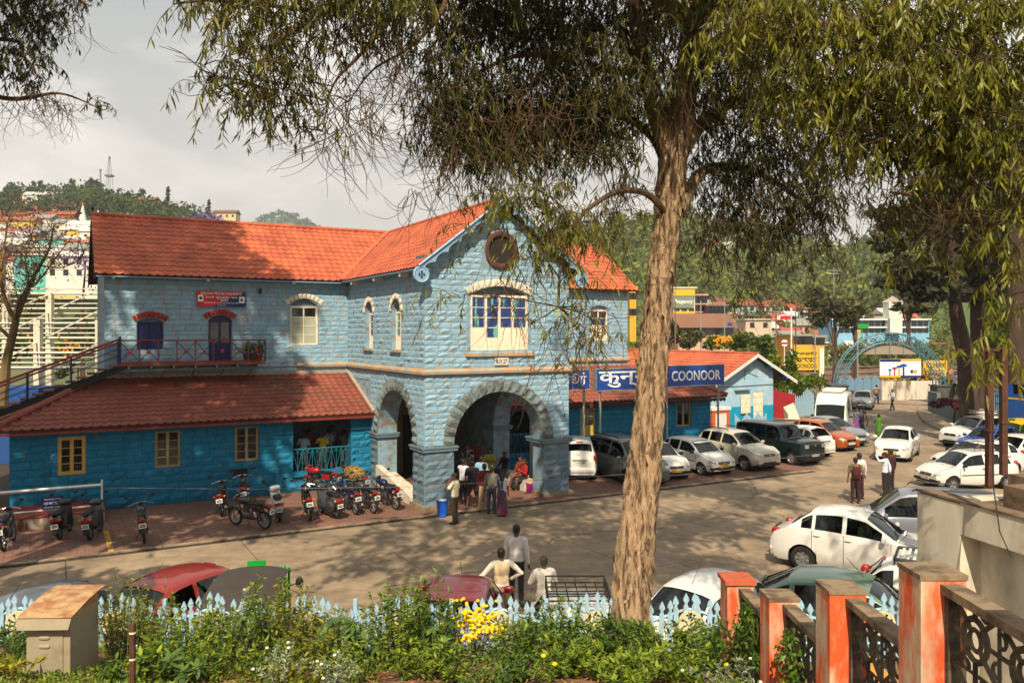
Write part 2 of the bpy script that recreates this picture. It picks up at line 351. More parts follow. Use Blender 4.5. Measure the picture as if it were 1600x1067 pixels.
def wall(b, x0, x1, z0, ztop, y0, y1, ops=(), cuts=()):
 zt = ztop if callable(ztop) else (lambda x: ztop)
 bp = {x0, x1, *cuts}
 for o in ops:
  if o[4] == 'rect': bp |= {o[0], o[1]}
  else: bp |= {o[0]+(o[1]-o[0])*(.5-.5*math.cos(math.pi*i/18)) for i in range(19)}
 bp = sorted(x for x in bp if x0 <= x <= x1)
 for a, c in zip(bp, bp[1:]):
  if c-a < 1e-6: continue
  m = (a+c)/2; lv = [(z0, z0)]
  for o in sorted([o for o in ops if o[0] < m < o[1]], key=lambda o: o[2]):
   lv.append((o[2], o[2])); lv.append((otop(o, a), otop(o, c)))
  lv.append((zt(a), zt(c)))
  for i in range(0, len(lv), 2):
   (p0, p1), (q0, q1) = lv[i], lv[i+1]
   if q0-p0 < 1e-4 and q1-p1 < 1e-4: continue
   b.hexa([(a, y0, p0), (c, y0, p1), (c, y1, p1), (a, y1, p0), (a, y0, q0), (c, y0, q1), (c, y1, q1), (a, y1, q0)])
STONES = []          # (weight, verts in building frame, faces, material, wall object)
def rough_block(x0, x1, z0, z1, base=0.0, proud=.045, T=None, nx=4, nz=3, j=.009, edge=.012):
 x0 += j; x1 -= j; z0 += j; z1 -= j; vs = [];
 amp = proud*(.55+.75*rnd.random()); tx, tz = rnd.uniform(-.5, .5), rnd.uniform(-.35, .4)
 for k in range(nz):
  for i in range(nx):
   u, w = i/(nx-1), k/(nz-1); inn = 0 < i < nx-1 and 0 < k < nz-1
   h = edge+.3*amp*rnd.random() if not inn else amp*(.45+.9*rnd.random()+tx*(u-.5)+tz*(.5-w))
   uu = u+(rnd.uniform(-.07, .07) if inn else 0); ww = w+(rnd.uniform(-.12, .12) if inn else 0)
   vs.append(Vector((x0+(x1-x0)*uu, base-h, z0+(z1-z0)*ww)))
 n = nx*nz; per = [i for i in range(nx)]+[k*nx+nx-1 for k in range(1, nz)]+[(nz-1)*nx+i for i in range(nx-2, -1, -1)]+[k*nx for k in range(nz-2, 0, -1)]
 fs = [(k*nx+i, k*nx+i+1, (k+1)*nx+i+1, (k+1)*nx+i) for k in range(nz-1) for i in range(nx-1)]
 for q in per: vs.append(Vector((vs[q].x, base+.004, vs[q].z)))
 m = len(per)
 fs += [(per[i], n+i, n+(i+1) % m, per[(i+1) % m]) for i in range(m)]
 if T is not None: vs = [T @ v for v in vs]
 return vs, fs
def courses(T, x0, x1, z0, ztop, mtl, own, ops=(), h=.27, l=(.38, .72), proud=.045, smooth_margin=None):
 zt = ztop if callable(ztop) else (lambda x: ztop)
 z = z0; zmax = max(zt(x0), zt(x1), zt((x0+x1)/2))
 while z < zmax-.08:
  hh = h*(.88+.26*rnd.random()); zc = z+hh/2
  a0, a1 = x0, x1
  if callable(ztop):
   xs = [x for x in np.linspace(x0, x1, 160) if zt(x) > z+hh*.8]
   if len(xs) < 4: break
   a0, a1 = xs[0], xs[-1]
  else: hh = min(hh, zmax-z); zc = z+hh/2
  if not callable(ztop) and zmax-(z+hh) < .1: hh = zmax-z; zc = z+hh/2
  iv = [(a0, a1)]
  for o in ops:
   if not (o[2]-.01 < zc): continue
   lo, hi = None, None
   for x in np.linspace(o[0], o[1], 60):
    if otop(o, x) > zc: lo = x if lo is None else lo; hi = x
   if lo is None or hi-lo < .02: continue
   if o[4] == 'rect' : lo, hi = o[0], o[1]
   nv = []
   for (p, q) in iv:
    if lo > p: nv.append((p, min(q, lo)))
    if hi < q: nv.append((max(p, hi), q))
   iv = [(p, q) for (p, q) in nv if q-p > .04]
  for (p, q) in iv:
   x = p
   while x < q-1e-6:
    w = rnd.uniform(*l)
    if q-x-w < l[0]*.6: w = q-x
    w = min(w, q-x)
    vs, fs = rough_block(x, x+w, z, z+hh, 0, proud, T, 3 if w < .3 else 4)
    c = BM @ vs[0]; STONES.append((w*hh/(c.length**2), vs, fs, mtl, own)); x += w
  z += hh
def arch_ring(T, xm, hw, zs, rise, th, n, mtl, own, kind='arch', proud=.06, base=0.0, wob=.03, keep=True, flat=False, depth=.0):
 """wedge shaped arch stones round an opening"""
 def pt(f, r):
  if kind == 'arch': an = math.pi*(1-f); return xm+(hw+r)*math.cos(an), zs+(rise+r)*math.sin(an)
  x = xm-hw+2*hw*f; q = 1-((x-xm)/hw)**2; z = zs+rise*q; dz = -2*rise*(x-xm)/hw**2; nrm = Vector((-dz, 1)).normalized()
  return x+nrm.x*r, z+nrm.y*r
 for i in range(n):
  f0, f1 = i/n, (i+1)/n; e = .012/max(hw*2, .5); f0 += e; f1 -= e
  to = th*(1+(wob*rnd.uniform(-1, 1.6)))
  nx, nz = 3, 4; vs = []
  amp = proud*(.7+.6*rnd.random())
  for k in range(nz):
   for q in range(nx):
    f = f0+(f1-f0)*q/(nx-1); r = .004+(to-.004)*k/(nz-1); x, z = pt(f, r)
    inn = 0 < q < nx-1 and 0 < k < nz-1
    hgt = .02+(amp if inn else .25*amp*rnd.random()) if not flat else .03
    vs.append(Vector((x, base-hgt, z)))
  nn = nx*nz; per = [0, 1, 2, 5, 8, 11, 10, 9, 6, 3]
  fs = [(k*nx+q, k*nx+q+1, (k+1)*nx+q+1, (k+1)*nx+q) for k in range(nz-1) for q in range(nx-1)]
  for p_ in per: vs.append(Vector((vs[p_].x, base+.004+depth, vs[p_].z)))
  fs += [(per[a], nn+a, nn+(a+1) % 10, per[(a+1) % 10]) for a in range(10)]
  vs = [T @ v for v in vs]; c = BM @ vs[0]
  STONES.append((th*th*(1.5 if keep else .2)/(c.length**2), vs, fs, mtl, own))
# ---- windows in a wall-local frame: x along, y into the wall, z up
def window(T, x0, x1, z0, z1, fm, cols, rows, panem, par=STN, depth=.10, fw=.07, bw=.03, panel_below=0.0, sill=None, name='window', pane_rows=None, label=None, split_panels=True, jut=0.0):
 b = MB(); b.T = T; y0, y1 = depth-jut, depth+.07
 b.box(x0, x1, y0, y1, z1-fw, z1); b.box(x0, x1, y0, y1, z0, z0+fw*.9)
 b.box(x0, x0+fw, y0, y1, z0+fw*.9, z1-fw); b.box(x1-fw, x1, y0, y1, z0+fw*.9, z1-fw)
 cw = (x1-x0-2*fw)/cols; zb = z0+fw*.9; zt = z1-fw; zp = zb+panel_below*(zt-zb)
 cells = []
 for c in range(cols):
  a = x0+fw+c*cw; q = a+cw
  if c: b.box(a-bw*.9, a+bw*.9, y0+.004, y1-.004, zb, zt)
  pr = rows if pane_rows is None else pane_rows[c]
  zpp = zb+panel_below*(zt-zb) if pane_rows is None else zt-pr*(zt-zp)/max(pane_rows)*1.0
  if pane_rows is not None: rh0 = (zt-zb)*(1-panel_below)/min(pane_rows); zpp = zt-pr*rh0
  l, r_ = a+(bw if c else 0)+.012, q-(bw if c < cols-1 else 0)-.012
  rh = (zt-zpp)/pr
  for k in range(pr):
   zz0 = zpp+k*rh; b.box(l-.012, r_+.012, y0+.015, y1-.008, zz0-.012 if k or zpp > zb+.01 else zz0, zz0+.014)
   cells.append((l, r_, zz0+.015, zz0+rh-.012))
  if split_panels and cols > 1: pass
  if zpp > zb+.05:
   b.box(l-.012, r_+.012, y0+.02, y1-.02, zb, zpp-.012)
   b.box(l+.05, r_-.05, y0+.008, y0+.02, zb+.05, zpp-.07)
 w = b.build(name, fm, par)
 if label: w['label'] = label
 for i, (l, r_, a, c) in enumerate(cells):
  p = MB(); p.T = T; pm = panem if not isinstance(panem, (list, tuple)) else panem[i % len(panem)]
  p.box(l, r_, y0+.03, y0+.04, a, c); p.build('pane', pm, w)
 if sill:
  s_ = MB(); s_.T = T; s_.box(x0-.08, x1+.08, -.12, depth, z0-.09, z0-.004); s_.build('sill', sill, w)
 return w
# ---- wall cores
MAINT, ANT = 8.63, 5.59                                   # upper storey facade plane, single-storey wing plane
PW, PD = 6.04, 8.63; TANP = .764; RZ = 11.15
gtop = lambda x: RZ-.16-TANP*abs(x-PW/2)
fw0, fw1 = s_at(735, 0), s_at(825, 0); fwz0, fwz1 = z_at(547, 2.9, 0), z_at(462, 2.9, 0)
rcx = s_at(782, 0); rcz = z_at(391, rcx, 0); rcr = .60
front_ops = [(1.14, 4.90, 0, 2.20, 'arch', 1.88), (fw0, fw1, fwz0, fwz1, 'seg', .32), (rcx-rcr, rcx+rcr, rcz, rcz, 'arch', rcr)]
b = MB(); b.T = FR(0, 0)
def core_front():
 ops = [front_ops[0], front_ops[1]]
 # round hole: stacked as lower half (inverted) and upper half
 wall(b, 0, PW, 0, gtop, 0, .8, ops+[], cuts=(PW/2,))
core_front_ops = front_ops[:2]
wall(b, 0, PW, 0, 9.0, 0, .8, core_front_ops)
wall(b, 0.0, PW, 9.0, gtop, 0, .8, [], cuts=(PW/2, PW/2-1, PW/2+1, *[x for x in (.65, PW-.65)]))
porch_front = b.build('porch_front_wall', M_stonj, STN)
side_ops = [(PD-4.75, PD-1.03, 0, 2.20, 'arch', 1.86)]    # x measured from the far end
sw = []
for px0, px1 in ((570.5, 584), (611, 628)):
 ta, tb = t_at(px0, 0), t_at(px1, 0); sw.append((PD-ta, PD-tb))
zw0 = z_at(546, 0, 3.2); zw1 = z_at(487, 0, 3.2)
sw_w = 1.02
s1c, s2c = (sw[0][0]+sw[0][1])/2, (sw[1][0]+sw[1][1])/2
side_w = [(s1c-.45, s1c+.45, zw0, zw1, 'arch', .45), (s2c-.47, s2c+.47, zw0, zw1, 'arch', .47)]
b = MB(); b.T = LF(0, PD); wall(b, 0, PD-.8, 0, 8.62, 0, .8, side_ops+side_w); porch_left = b.build('porch_side_wall', M_stonj, STN)
b = MB(); b.T = RF(PW, 0); wall(b, .8, PD, 0, 8.62, 0, .8, [(1.03, 4.75, 0, 2.20, 'arch', 1.86)]); porch_right = b.build('porch_side_wall', M_stonj, STN)
# piers below the imposts are painted slate blue: the core shows it through a thin facing
def px2s(px, t=MAINT): return s_at(px, t)
MS0, MS1 = -9.7, 15.41
u_w1 = (px2s(214), px2s(255)); u_d1 = (px2s(326), px2s(362)); u_w2 = (px2s(453), px2s(497)); u_w3 = (px2s(922), px2s(950))
zf = lambda py, px: z_at(py, px2s(px), MAINT)
ops_main = [(u_w1[0], u_w1[1], zf(546, 232), zf(503, 232), 'seg', .16), (u_d1[0], u_d1[1], 5.05, zf(500, 344), 'seg', .2), (u_w2[0], u_w2[1], zf(540, 475), zf(478, 475), 'seg', .28), (u_w3[0], u_w3[1], zf(532, 936), zf(484, 936), 'seg', .18)]
b = MB(); b.T = FR(0, MAINT); wall(b, MS0, 0, 0, 8.6, 0, .5, ops_main[:3]); main_wall = b.build('upper_wall', M_stonj, STN); b = MB(); b.T = FR(0, MAINT); wall(b, PW, MS1, 0, 8.6, 0, .5, ops_main[3:]); main_wall_r = b.build('upper_wall', M_stonj, STN)
b = MB(); gt2 = lambda y: RZ-.16-TANP*abs(y-3.03)
for s_ in (MS0, MS1-.5):
 b.T = RF(s_+.5, MAINT); wall(b, .5, 6.06, 0, gt2, 0, .5, [], cuts=(3.03,))
b.T = None; b.box(MS0+.5, MS1-.5, MAINT+5.6, MAINT+6.06, 0, 8.6); b.build('end_wall', M_stonj, STN)
# lower wings
WL0 = -12.7; bk0, bk1 = s_at(458, ANT), s_at(548, ANT)
wy = (s_at(90, ANT), s_at(134, ANT)); wb1 = (s_at(242, ANT), s_at(282, ANT)); wb2 = (s_at(367, ANT), s_at(404, ANT))
zl = lambda py, px: z_at(py, s_at(px, ANT), ANT)
ops_l = [(wy[0], wy[1], zl(741, 112), zl(682, 112), 'rect', 0), (wb1[0], wb1[1], zl(730, 262), zl(672, 262), 'rect', 0), (wb2[0], wb2[1], zl(720, 385), zl(665, 385), 'rect', 0), (bk0, bk1, .62, 2.92, 'rect', 0)]
b = MB(); b.T = FR(0, ANT); wall(b, WL0, 0, 0, 3.05, 0, .45, ops_l); wing_l = b.build('wing_wall', M_turqj, STN)
AR1 = 18.47; ar_g = (PW+.25, PW+1.9)
wr1 = (s_at(907, ANT), s_at(930, ANT)); wr2 = (s_at(1057, ANT), s_at(1079, ANT))
ops_r = [(ar_g[0], ar_g[1], .62, 2.92, 'rect', 0), (wr1[0], wr1[1], zl(680, 920), zl(633, 920), 'rect', 0), (wr2[0], wr2[1], zl(666, 1068), zl(625, 1068), 'rect', 0)]
b = MB(); b.T = FR(0, ANT); wall(b, PW, AR1, 0, 3.05, 0, .45, ops_r); wing_r = b.build('annex_wall', M_turqj, STN)
for q in (WL0, AR1-.4): b = MB(); b.box(q, q+.4, ANT+.45, MAINT+3, 0, 3.05); b.build('wing_end_wall', M_turqj, STN)
# ---- facing stones
TF, TLs, TR = FR(0, 0), LF(0, PD), RF(PW, 0)
IMP = 2.04
courses(TF, 0, PW, 0.0, IMP, M_pier, porch_front, [(1.14, 4.90, 0, 9, 'rect', 0)], h=.29, l=(.42, .8), proud=.07)
ring_f = (1.14-.46, 4.90+.46, 2.20, 2.20, 'arch', 1.88+.46)
courses(TF, 0, PW, 2.24, 4.70, M_ston, porch_front, [ring_f], h=.205, l=(.28, .6), proud=.042)
rb_hole = (rcx-rcr-.16, rcx+rcr+.16, rcz-rcr-.16, rcz, 'arch', rcr+.16)
wsur = (fw0-.12, fw1+.12, fwz0, fwz1, 'seg', .62)
courses(TF, 0, PW, 4.98, lambda x: gtop(x)-.02, M_ston, porch_front, [wsur, rb_hole], h=.205, l=(.28, .6), proud=.042)
courses(TLs, 0, PD, 0.0, IMP, M_pier, porch_left, [(PD-4.75, PD-1.03, 0, 9, 'rect', 0), (0, PD-5.62, 0, 9, 'rect', 0)], h=.29, l=(.42, .8), proud=.07)
ring_s = (PD-4.75-.46, PD-1.03+.46, 2.2, 2.2, 'arch', 2.32)
courses(TLs, PD-5.62, PD, 2.24, 4.70, M_ston, porch_left, [ring_s], h=.205, l=(.28, .6), proud=.042)
courses(TLs, 0, PD, 4.98, 8.62, M_ston, porch_left, [(w[0]-.06, w[1]+.06, w[2], w[3], 'arch', w[5]+.2) for w in side_w], h=.205, l=(.28, .6), proud=.042)
courses(TLs, 0, PD-5.62, 4.3, 4.70, M_ston, porch_left, h=.235)
def mops(ops, g=.02, r=.28): return [(o[0]-g, o[1]+g, o[2], o[3], o[4], o[5]+r if o[4] == 'seg' else 0) for o in ops]
courses(FR(0, MAINT), MS0, 0, 4.4, 8.6, M_ston, main_wall, mops(ops_main[:3]), h=.20, l=(.28, .62), proud=.028)
courses(FR(0, MAINT), PW, MS1, 4.4, 8.6, M_ston, main_wall_r, mops(ops_main[3:]), h=.20, l=(.28, .62), proud=.028)
courses(FR(0, ANT), WL0, 0, 0.0, .78, M_turq, wing_l, [ops_l[3]], h=.36, l=(.5, 1.0), proud=.07)
courses(FR(0, ANT), WL0, 0, .78, 2.98, M_turq, wing_l, ops_l, h=.25, l=(.32, .75), proud=.045)
courses(FR(0, ANT), PW, AR1, 0.0, .78, M_turq, wing_r, [ops_r[0]], h=.36, l=(.5, 1.0), proud=.05)
courses(FR(0, ANT), PW, AR1, .78, 2.98, M_turq, wing_r, ops_r, h=.25, l=(.32, .75), proud=.04)
arch_ring(TF, 3.02, 1.88, 2.20, 1.88, .44, 19, M_vous, porch_front, proud=.09)
arch_ring(TLs, PD-2.89, 1.86, 2.20, 1.86, .44, 19, M_vous, porch_left, proud=.09)
arch_ring(TF, (fw0+fw1)/2, (fw1-fw0)/2+.12, fwz1+.02, .33, .27, 11, M_white, porch_front, 'seg', proud=.035, base=-.03, keep=False)
for w, T_ in ((side_w[0], TLs), (side_w[1], TLs)): arch_ring(T_, (w[0]+w[1])/2, w[5]+.02, w[3], w[5]+.02, .2, 7, M_white, porch_left, proud=.035, base=-.03, keep=False)
arch_ring(FR(0, MAINT), sum(u_w2)/2, (u_w2[1]-u_w2[0])/2+.12, ops_main[2][3]+.02, .3, .22, 9, M_white, main_wall, 'seg', .03, -.03, keep=False)
arch_ring(FR(0, MAINT), sum(u_w1)/2, (u_w1[1]-u_w1[0])/2+.10, ops_main[0][3]+.02, .17, .22, 9, M_redst, main_wall, 'seg', .03, -.03)
arch_ring(FR(0, MAINT), sum(u_d1)/2, (u_d1[1]-u_d1[0])/2+.10, ops_main[1][3]+.02, .2, .22, 9, M_redst, main_wall, 'seg', .03, -.03)
arch_ring(FR(0, MAINT), sum(u_w3)/2, (u_w3[1]-u_w3[0])/2+.10, ops_main[3][3]+.02, .2, .22, 7, M_ston, main_wall, 'seg', .03, -.03, keep=False)
STONES.sort(key=lambda q: -q[0])
for (w_, vs, fs, m_, own) in STONES[:290]:
 b = MB(); b.add([tuple(v) for v in vs], fs); b.build('stone', m_, own)
grp = {}
for (w_, vs, fs, m_, own) in STONES[290:]: grp.setdefault((own.name, m_.name), (own, m_, MB()))[2].add([tuple(v) for v in vs], fs)
for (own, m_, b) in grp.values(): b.build('stone_courses', m_, own, kind='stuff')
# smooth reveals of the arches, corner strips, impost caps, plinths
def cap(x0, x1, y0, y1, z0=IMP, h=.17):
 b = MB(); b.box(x0, x1, y0, y1, z0, z0+h*.62); b.box(x0-.03, x1+.03, y0-.03, y1+.03, z0+h*.62, z0+h); b.build('impost_cap', M_pier, STN)
cap(-.10, 1.14+.11, -.10, 1.03+.11); cap(4.90-.11, PW+.10, -.10, 1.03+.11)
cap(-.10, .80+.06, 4.75-.11, 5.60); cap(PW-.86, PW+.10, 4.75-.11, 5.57)
for (x0, x1, y0, y1) in ((-.13, 1.22, -.13, 1.10), (4.82, PW+.13, -.13, 1.10)): b = MB(); b.box(x0, x1, y0, y1, .0, .16); b.build('pier_plinth', M_kerb, STN)
b = MB(); z0, z1 = 4.72, 4.96
b.prism([(0, z0+.04), (-.05, z0), (-.13, z0+.05), (-.15, z0+.14), (-.10, z1), (0, z1+.02)], 0, 1, 'x')
b.v = []; b.f = []; b.m = []
prof = [(.0, z0+.05), (.06, z0), (.14, z0+.06), (.15, z0+.15), (.09, z1), (.0, z1+.02)]
def band(path):
 n = len(prof); vs = []
 for (x, y, nx_, ny_) in path:
  for (o, z) in prof: vs.append((x+nx_*o, y+ny_*o, z))
 b.add(vs, [(i*n+j, i*n+j+1, (i+1)*n+j+1, (i+1)*n+j) for i in range(len(path)-1) for j in range(n-1)])
def wav(p, q, nrm, n):
 return [(p[0]+(q[0]-p[0])*i/n+nrm[0]*.02*rnd.random(), p[1]+(q[1]-p[1])*i/n+nrm[1]*.02*rnd.random(), nrm[0], nrm[1]) for i in range(n+1)]
band(wav((s_at(462, MAINT), MAINT), (-.0, MAINT), (0, -1), 8));
L1 = wav((0, PD), (0, 0), (-1, 0), 18); L2 = wav((0, 0), (PW, 0), (0, -1), 14)
L1[-1] = (0, 0, -1, -1); L2[0] = (0, 0, -1, -1); L2[-1] = (PW, 0, 1, -1)
band(L1+L2[1:]+[(PW, PD, 1, 0)]); band(wav((PW, MAINT), (MS1, MAINT), (0, -1), 10)+[(MS1, MAINT, 1, -1), (MS1, MAINT+6, 1, 0)])
b.build('string_course', M_band, STN, smooth=True)
# porch interior: back wall, ceiling, floor of the booking halls, dim fittings
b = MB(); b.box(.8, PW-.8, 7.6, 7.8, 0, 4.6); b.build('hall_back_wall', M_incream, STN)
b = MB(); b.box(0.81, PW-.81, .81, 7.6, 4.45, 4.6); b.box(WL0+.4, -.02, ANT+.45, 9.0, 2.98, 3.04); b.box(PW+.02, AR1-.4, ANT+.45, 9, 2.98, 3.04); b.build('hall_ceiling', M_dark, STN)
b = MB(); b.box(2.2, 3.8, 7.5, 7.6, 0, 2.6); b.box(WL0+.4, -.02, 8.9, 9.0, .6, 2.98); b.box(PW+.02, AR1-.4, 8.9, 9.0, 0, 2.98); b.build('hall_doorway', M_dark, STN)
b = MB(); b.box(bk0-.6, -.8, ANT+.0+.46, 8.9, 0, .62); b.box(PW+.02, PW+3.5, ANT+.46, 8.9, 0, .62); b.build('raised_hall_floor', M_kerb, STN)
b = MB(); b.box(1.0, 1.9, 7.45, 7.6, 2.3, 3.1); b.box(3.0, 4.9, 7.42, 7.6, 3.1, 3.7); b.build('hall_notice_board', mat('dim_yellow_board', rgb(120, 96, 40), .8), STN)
b = MB(); b.box(-.02, 1.1, 5.60, 5.9, 0, 2.98); b.T = None
b = MB()
for i in range(4): b.box(-.95+.0, -.02, 4.72+.0-.0-.45*i-.45, 4.72-.45*i, 0, .6-.15*i) if False else None
# white ramp and steps up through the side arch
M_chalk = mat('whitewashed_ramp', rgb(206, 196, 178), .9, .14, 2, .4, 20, col2=rgb(150, 128, 100), amt=.3, c2scale=2)
b = MB(); b.prism([(1.02, .02), (4.7, .02), (4.7, .95), (1.02, .30)], -.12, .12, 'x'); b.prism([(1.02, .02), (4.9, .02), (4.9, .62), (1.02, .06)], .12, .75, 'x')
b.v = [(v[0]-.0, v[1], v[2]) for v in b.v]; b.build('side_ramp', M_chalk, STN)
# ---- windows and doors
window(TF, fw0, fw1, fwz0, fwz1+.02, M_cream, 4, 3, M_bluec, depth=.02, fw=.09, bw=.05, panel_below=.40, pane_rows=[3, 4, 3, 3], label='wide cream four-leaf porch window with blue curtains')
b = MB(); b.T = TF; wall(b, fw0, fw1, fwz1+.02, lambda x: otop((fw0, fw1, 0, fwz1, 'seg', .32), x)+.0, .22, .30, [], cuts=list(np.linspace(fw0, fw1, 14))); b.build('lunette', M_plast, STN)
b = MB(); b.T = TF; b.box(fw0-.22, fw1+.22, -.12, -.005, fwz0-.22, fwz0-.10); b.build('window_ledge', M_band, STN)
def lun(T, o, ins=.2, m=M_plast):
 b = MB(); b.T = T; wall(b, o[0], o[1], o[3]-.0, lambda x: otop(o, x), ins, ins+.06, [], cuts=list(np.linspace(o[0], o[1], 14))); b.build('lunette', m, STN)
for o in side_w: lun(TLs, o, .22); window(TLs, o[0], o[1], o[2], o[3], M_cream, 2, 3, M_bluec, depth=.16, fw=.08, panel_below=.35, sill=M_band)
lun(FR(0, MAINT), ops_main[2], .14); o = ops_main[2]
window(FR(0, MAINT), o[0], o[1], o[2], o[3], M_cream, 2, 4, [M_curt, M_curt, M_curt, M_glass], depth=.07, fw=.09)
lun(FR(0, MAINT), ops_main[0], .14); o = ops_main[0]
w = window(FR(0, MAINT), o[0], o[1], o[2], o[3], M_navy, 2, 2, M_navy, depth=.12, fw=.06, label='navy blue shuttered window under a red arch')
o = ops_main[1]; lun(FR(0, MAINT), o, .16, M_navy)
w = window(FR(0, MAINT), o[0], o[1], o[2], o[3], M_navy, 2, 1, M_glass, depth=.12, fw=.07, panel_below=.45, name='door', label='navy blue balcony door with two glass panes')
o = ops_main[3]; lun(FR(0, MAINT), o, .14, M_ston); window(FR(0, MAINT), o[0], o[1], o[2], o[3], M_cream, 2, 2, [M_bluec, M_glass], depth=.07, fw=.08, panel_below=.5)
o = ops_l[0]; window(FR(0, ANT), o[0], o[1], o[2], o[3], M_yel, 2, 4, M_glass, depth=.0, fw=.12, bw=.07, label='ochre yellow painted casement window')
for o in ops_l[1:3]: window(FR(0, ANT), o[0], o[1], o[2], o[3], M_beige, 2, 4, M_glass, depth=.03, fw=.09, bw=.06)
o = ops_r[1]; window(FR(0, ANT), o[0], o[1], o[2], o[3], M_yel, 2, 2, M_glass, depth=.03, fw=.08, panel_below=.3); o = ops_r[2]; window(FR(0, ANT), o[0], o[1], o[2], o[3], M_beige, 2, 1, M_glass, depth=.03, fw=.08, bw=.07)
# round gable window
b = MB(); b.T = TF @ Matrix.Translation((rcx, 0, rcz)); b.lathe([(rcr+.02, -.04), (rcr+.10, -.10), (rcr+.02, -.13), (rcr-.07, -.10), (rcr-.10, -.03), (rcr-.10, .02)], 32, axis='y'); rw = b.build('round_window', M_brown, STN, smooth=True)
b = MB(); b.T = TF @ Matrix.Translation((rcx, 0, rcz)); b.lathe([(rcr-.08, -.012), (.0, -.012)], 32, axis='y'); b.build('pane', M_dark, rw)
# date plaque
b = MB(); b.T = TF; pa = s_at(782, 0); pz = z_at(564.5, pa, 0); b.box(pa-.28, pa+.28, -.10, -.0, pz-.13, pz+.13); plq = b.build('plaque', M_white, STN)
text_obj('lettering', '8.IV.27', .2, M_navy, plq, FR(pa, -.104, pz) @ Matrix.Rotation(R(90), 4, 'X'), .002, width=.46, height=.17)
# ---- roofs
def tile_mesh(w, h, mats, seed=0):
 xs = [0, .10, .22, .34, .62, .86, 1.0]; zs = [.030, .046, .040, .014, .004, .010, .030]; b = MB()
 dip = [.0, .0, .005, .02, .035, .02, .0]
 lo = [(x*w, -dip[i]*h*1.6, zs[i]+.030) for i, x in enumerate(xs)]; hi = [(x*w, h*1.08, zs[i]+.004) for i, x in enumerate(xs)]; li = [(x*w, -dip[i]*h*1.6+.004, zs[i]+.004) for i, x in enumerate(xs)]
 n = len(xs); fs = [(i, i+1, n+i+1, n+i) for i in range(n-1)]+[(2*n+i, 2*n+i+1, i+1, i) for i in range(n-1)]
 return lo+hi+li, fs
def roof(name, org, a, bdir, La, Lb, tw, th_, m, clip=None, keep=0, ridge=False, dk=.07, par=STN, label=None):
 """tiles laid in rows up a slope; org = lower left corner of the slope, a along the eave, bdir up the slope"""
 a = Vector(a).normalized(); bdir = Vector(bdir).normalized(); nrm = a.cross(bdir).normalized(); org = Vector(org)
 B4 = Matrix(((a.x, bdir.x, nrm.x, org.x), (a.y, bdir.y, nrm.y, org.y), (a.z, bdir.z, nrm.z, org.z), (0, 0, 0, 1)))
 nA, nB = round(La/tw), round(Lb/th_); tw, th_ = La/nA, Lb/nB
 d = MB(); d.T = B4
 if clip is None: d.box(0, La, 0, Lb, -dk, 0)
 else: d.prism(clip['poly'], -dk, 0, 'z')
 r = d.build(name, M_deck, par)
 if label: r['label'] = label
 vs, fs = tile_mesh(tw, th_, m); tm = None; rest = MB(); lst = []
 for j in range(nB):
  for i in range(nA):
   if clip is not None and not clip['f']((i+.5)*tw, (j+.5)*th_): continue
   p = B4 @ Vector(((i+.5)*tw, (j+.5)*th_, 0)); wv = BM @ p; lst.append(((wv-Vector((0, 0, CH))).length, i, j))
 lst.sort()
 for q, (dist, i, j) in enumerate(lst):
  jit = Matrix.Translation((i*tw, j*th_, rnd.uniform(0, .006))) @ Matrix.Rotation(rnd.uniform(-.012, .012), 4, 'X')
  if q < keep:
   if tm is None: tt = MB(); tt.add(vs, fs); o = tt.build('tile', m, r, smooth=True); tm = o.data
   else: o = link('tile', tm, r)
   o.matrix_local = B4 @ jit
  else: rest.T = B4 @ jit; rest.add(vs, fs)
 if len(rest.v): rest.build('tile_rows', m, r, smooth=True, kind='stuff')
 return r, B4
def ridge_cap(p, q, m, par, r=.11, name='ridge_cap', seg=.45):
 b = MB(); p, q = Vector(p), Vector(q); n = max(1, int((q-p).length/seg))
 for i in range(n):
  a, c = p.lerp(q, i/n), p.lerp(q, (i+1.05)/n); b.tube([a, c], [r, r*.93], 8)
 return b.build(name, m, par, smooth=True)
ov = .45; cs = math.cos(math.atan(TANP)); sn = math.sin(math.atan(TANP))
SLm = (3.03+ov)/cs; ez = RZ-TANP*(3.03+ov)
r1, _ = roof('main_roof', (MS0-.35, MAINT-ov, ez), (1, 0, 0), (0, cs, sn), MS1+.35-MS0+.35, SLm, .31, .33, M_tile, keep=0)
r2, _ = roof('main_roof_back', (MS1+.35, MAINT+6.06+ov, ez), (-1, 0, 0), (0, -cs, sn), MS1+.35-MS0+.35, SLm, .62, .66, M_tile)
SLp = (PW/2+ov)/cs; ezp = RZ-TANP*(PW/2+ov)
PL = 11.66+.42
r3, _ = roof('porch_roof', (-ov, PL-.42-.0, ezp), (0, -1, 0), (cs, 0, sn), PL, SLp, .30, .31, M_tile)
r4, _ = roof('porch_roof', (PW+ov, -.42, ezp), (0, 1, 0), (-cs, 0, sn), PL, SLp, .30, .31, M_tile)
ridge_cap((MS0-.36, MAINT+3.03, RZ+.03), (MS1+.36, MAINT+3.03, RZ+.03), M_tile, STN); ridge_cap((PW/2, -.43, RZ+.03), (PW/2, 11.6, RZ+.03), M_tile, STN)
b = MB()  # metal valley sheets
for sg in (-1, 1):
 e0 = Vector((PW/2+sg*(PW/2+ov), MAINT-ov-.05, ezp+.06)); e1 = Vector((PW/2, 11.66, RZ+.09)); dd = (e1-e0).normalized(); w_ = Vector((sg*.16, 0, .02)); w2 = Vector((0, -.24, .02))
 b.add([tuple(e0+w_), tuple(e1+w_), tuple(e1+w2), tuple(e0+w2)], [(0, 1, 2, 3)]);
b.build('valley_sheet', M_tile, STN)
b = MB();
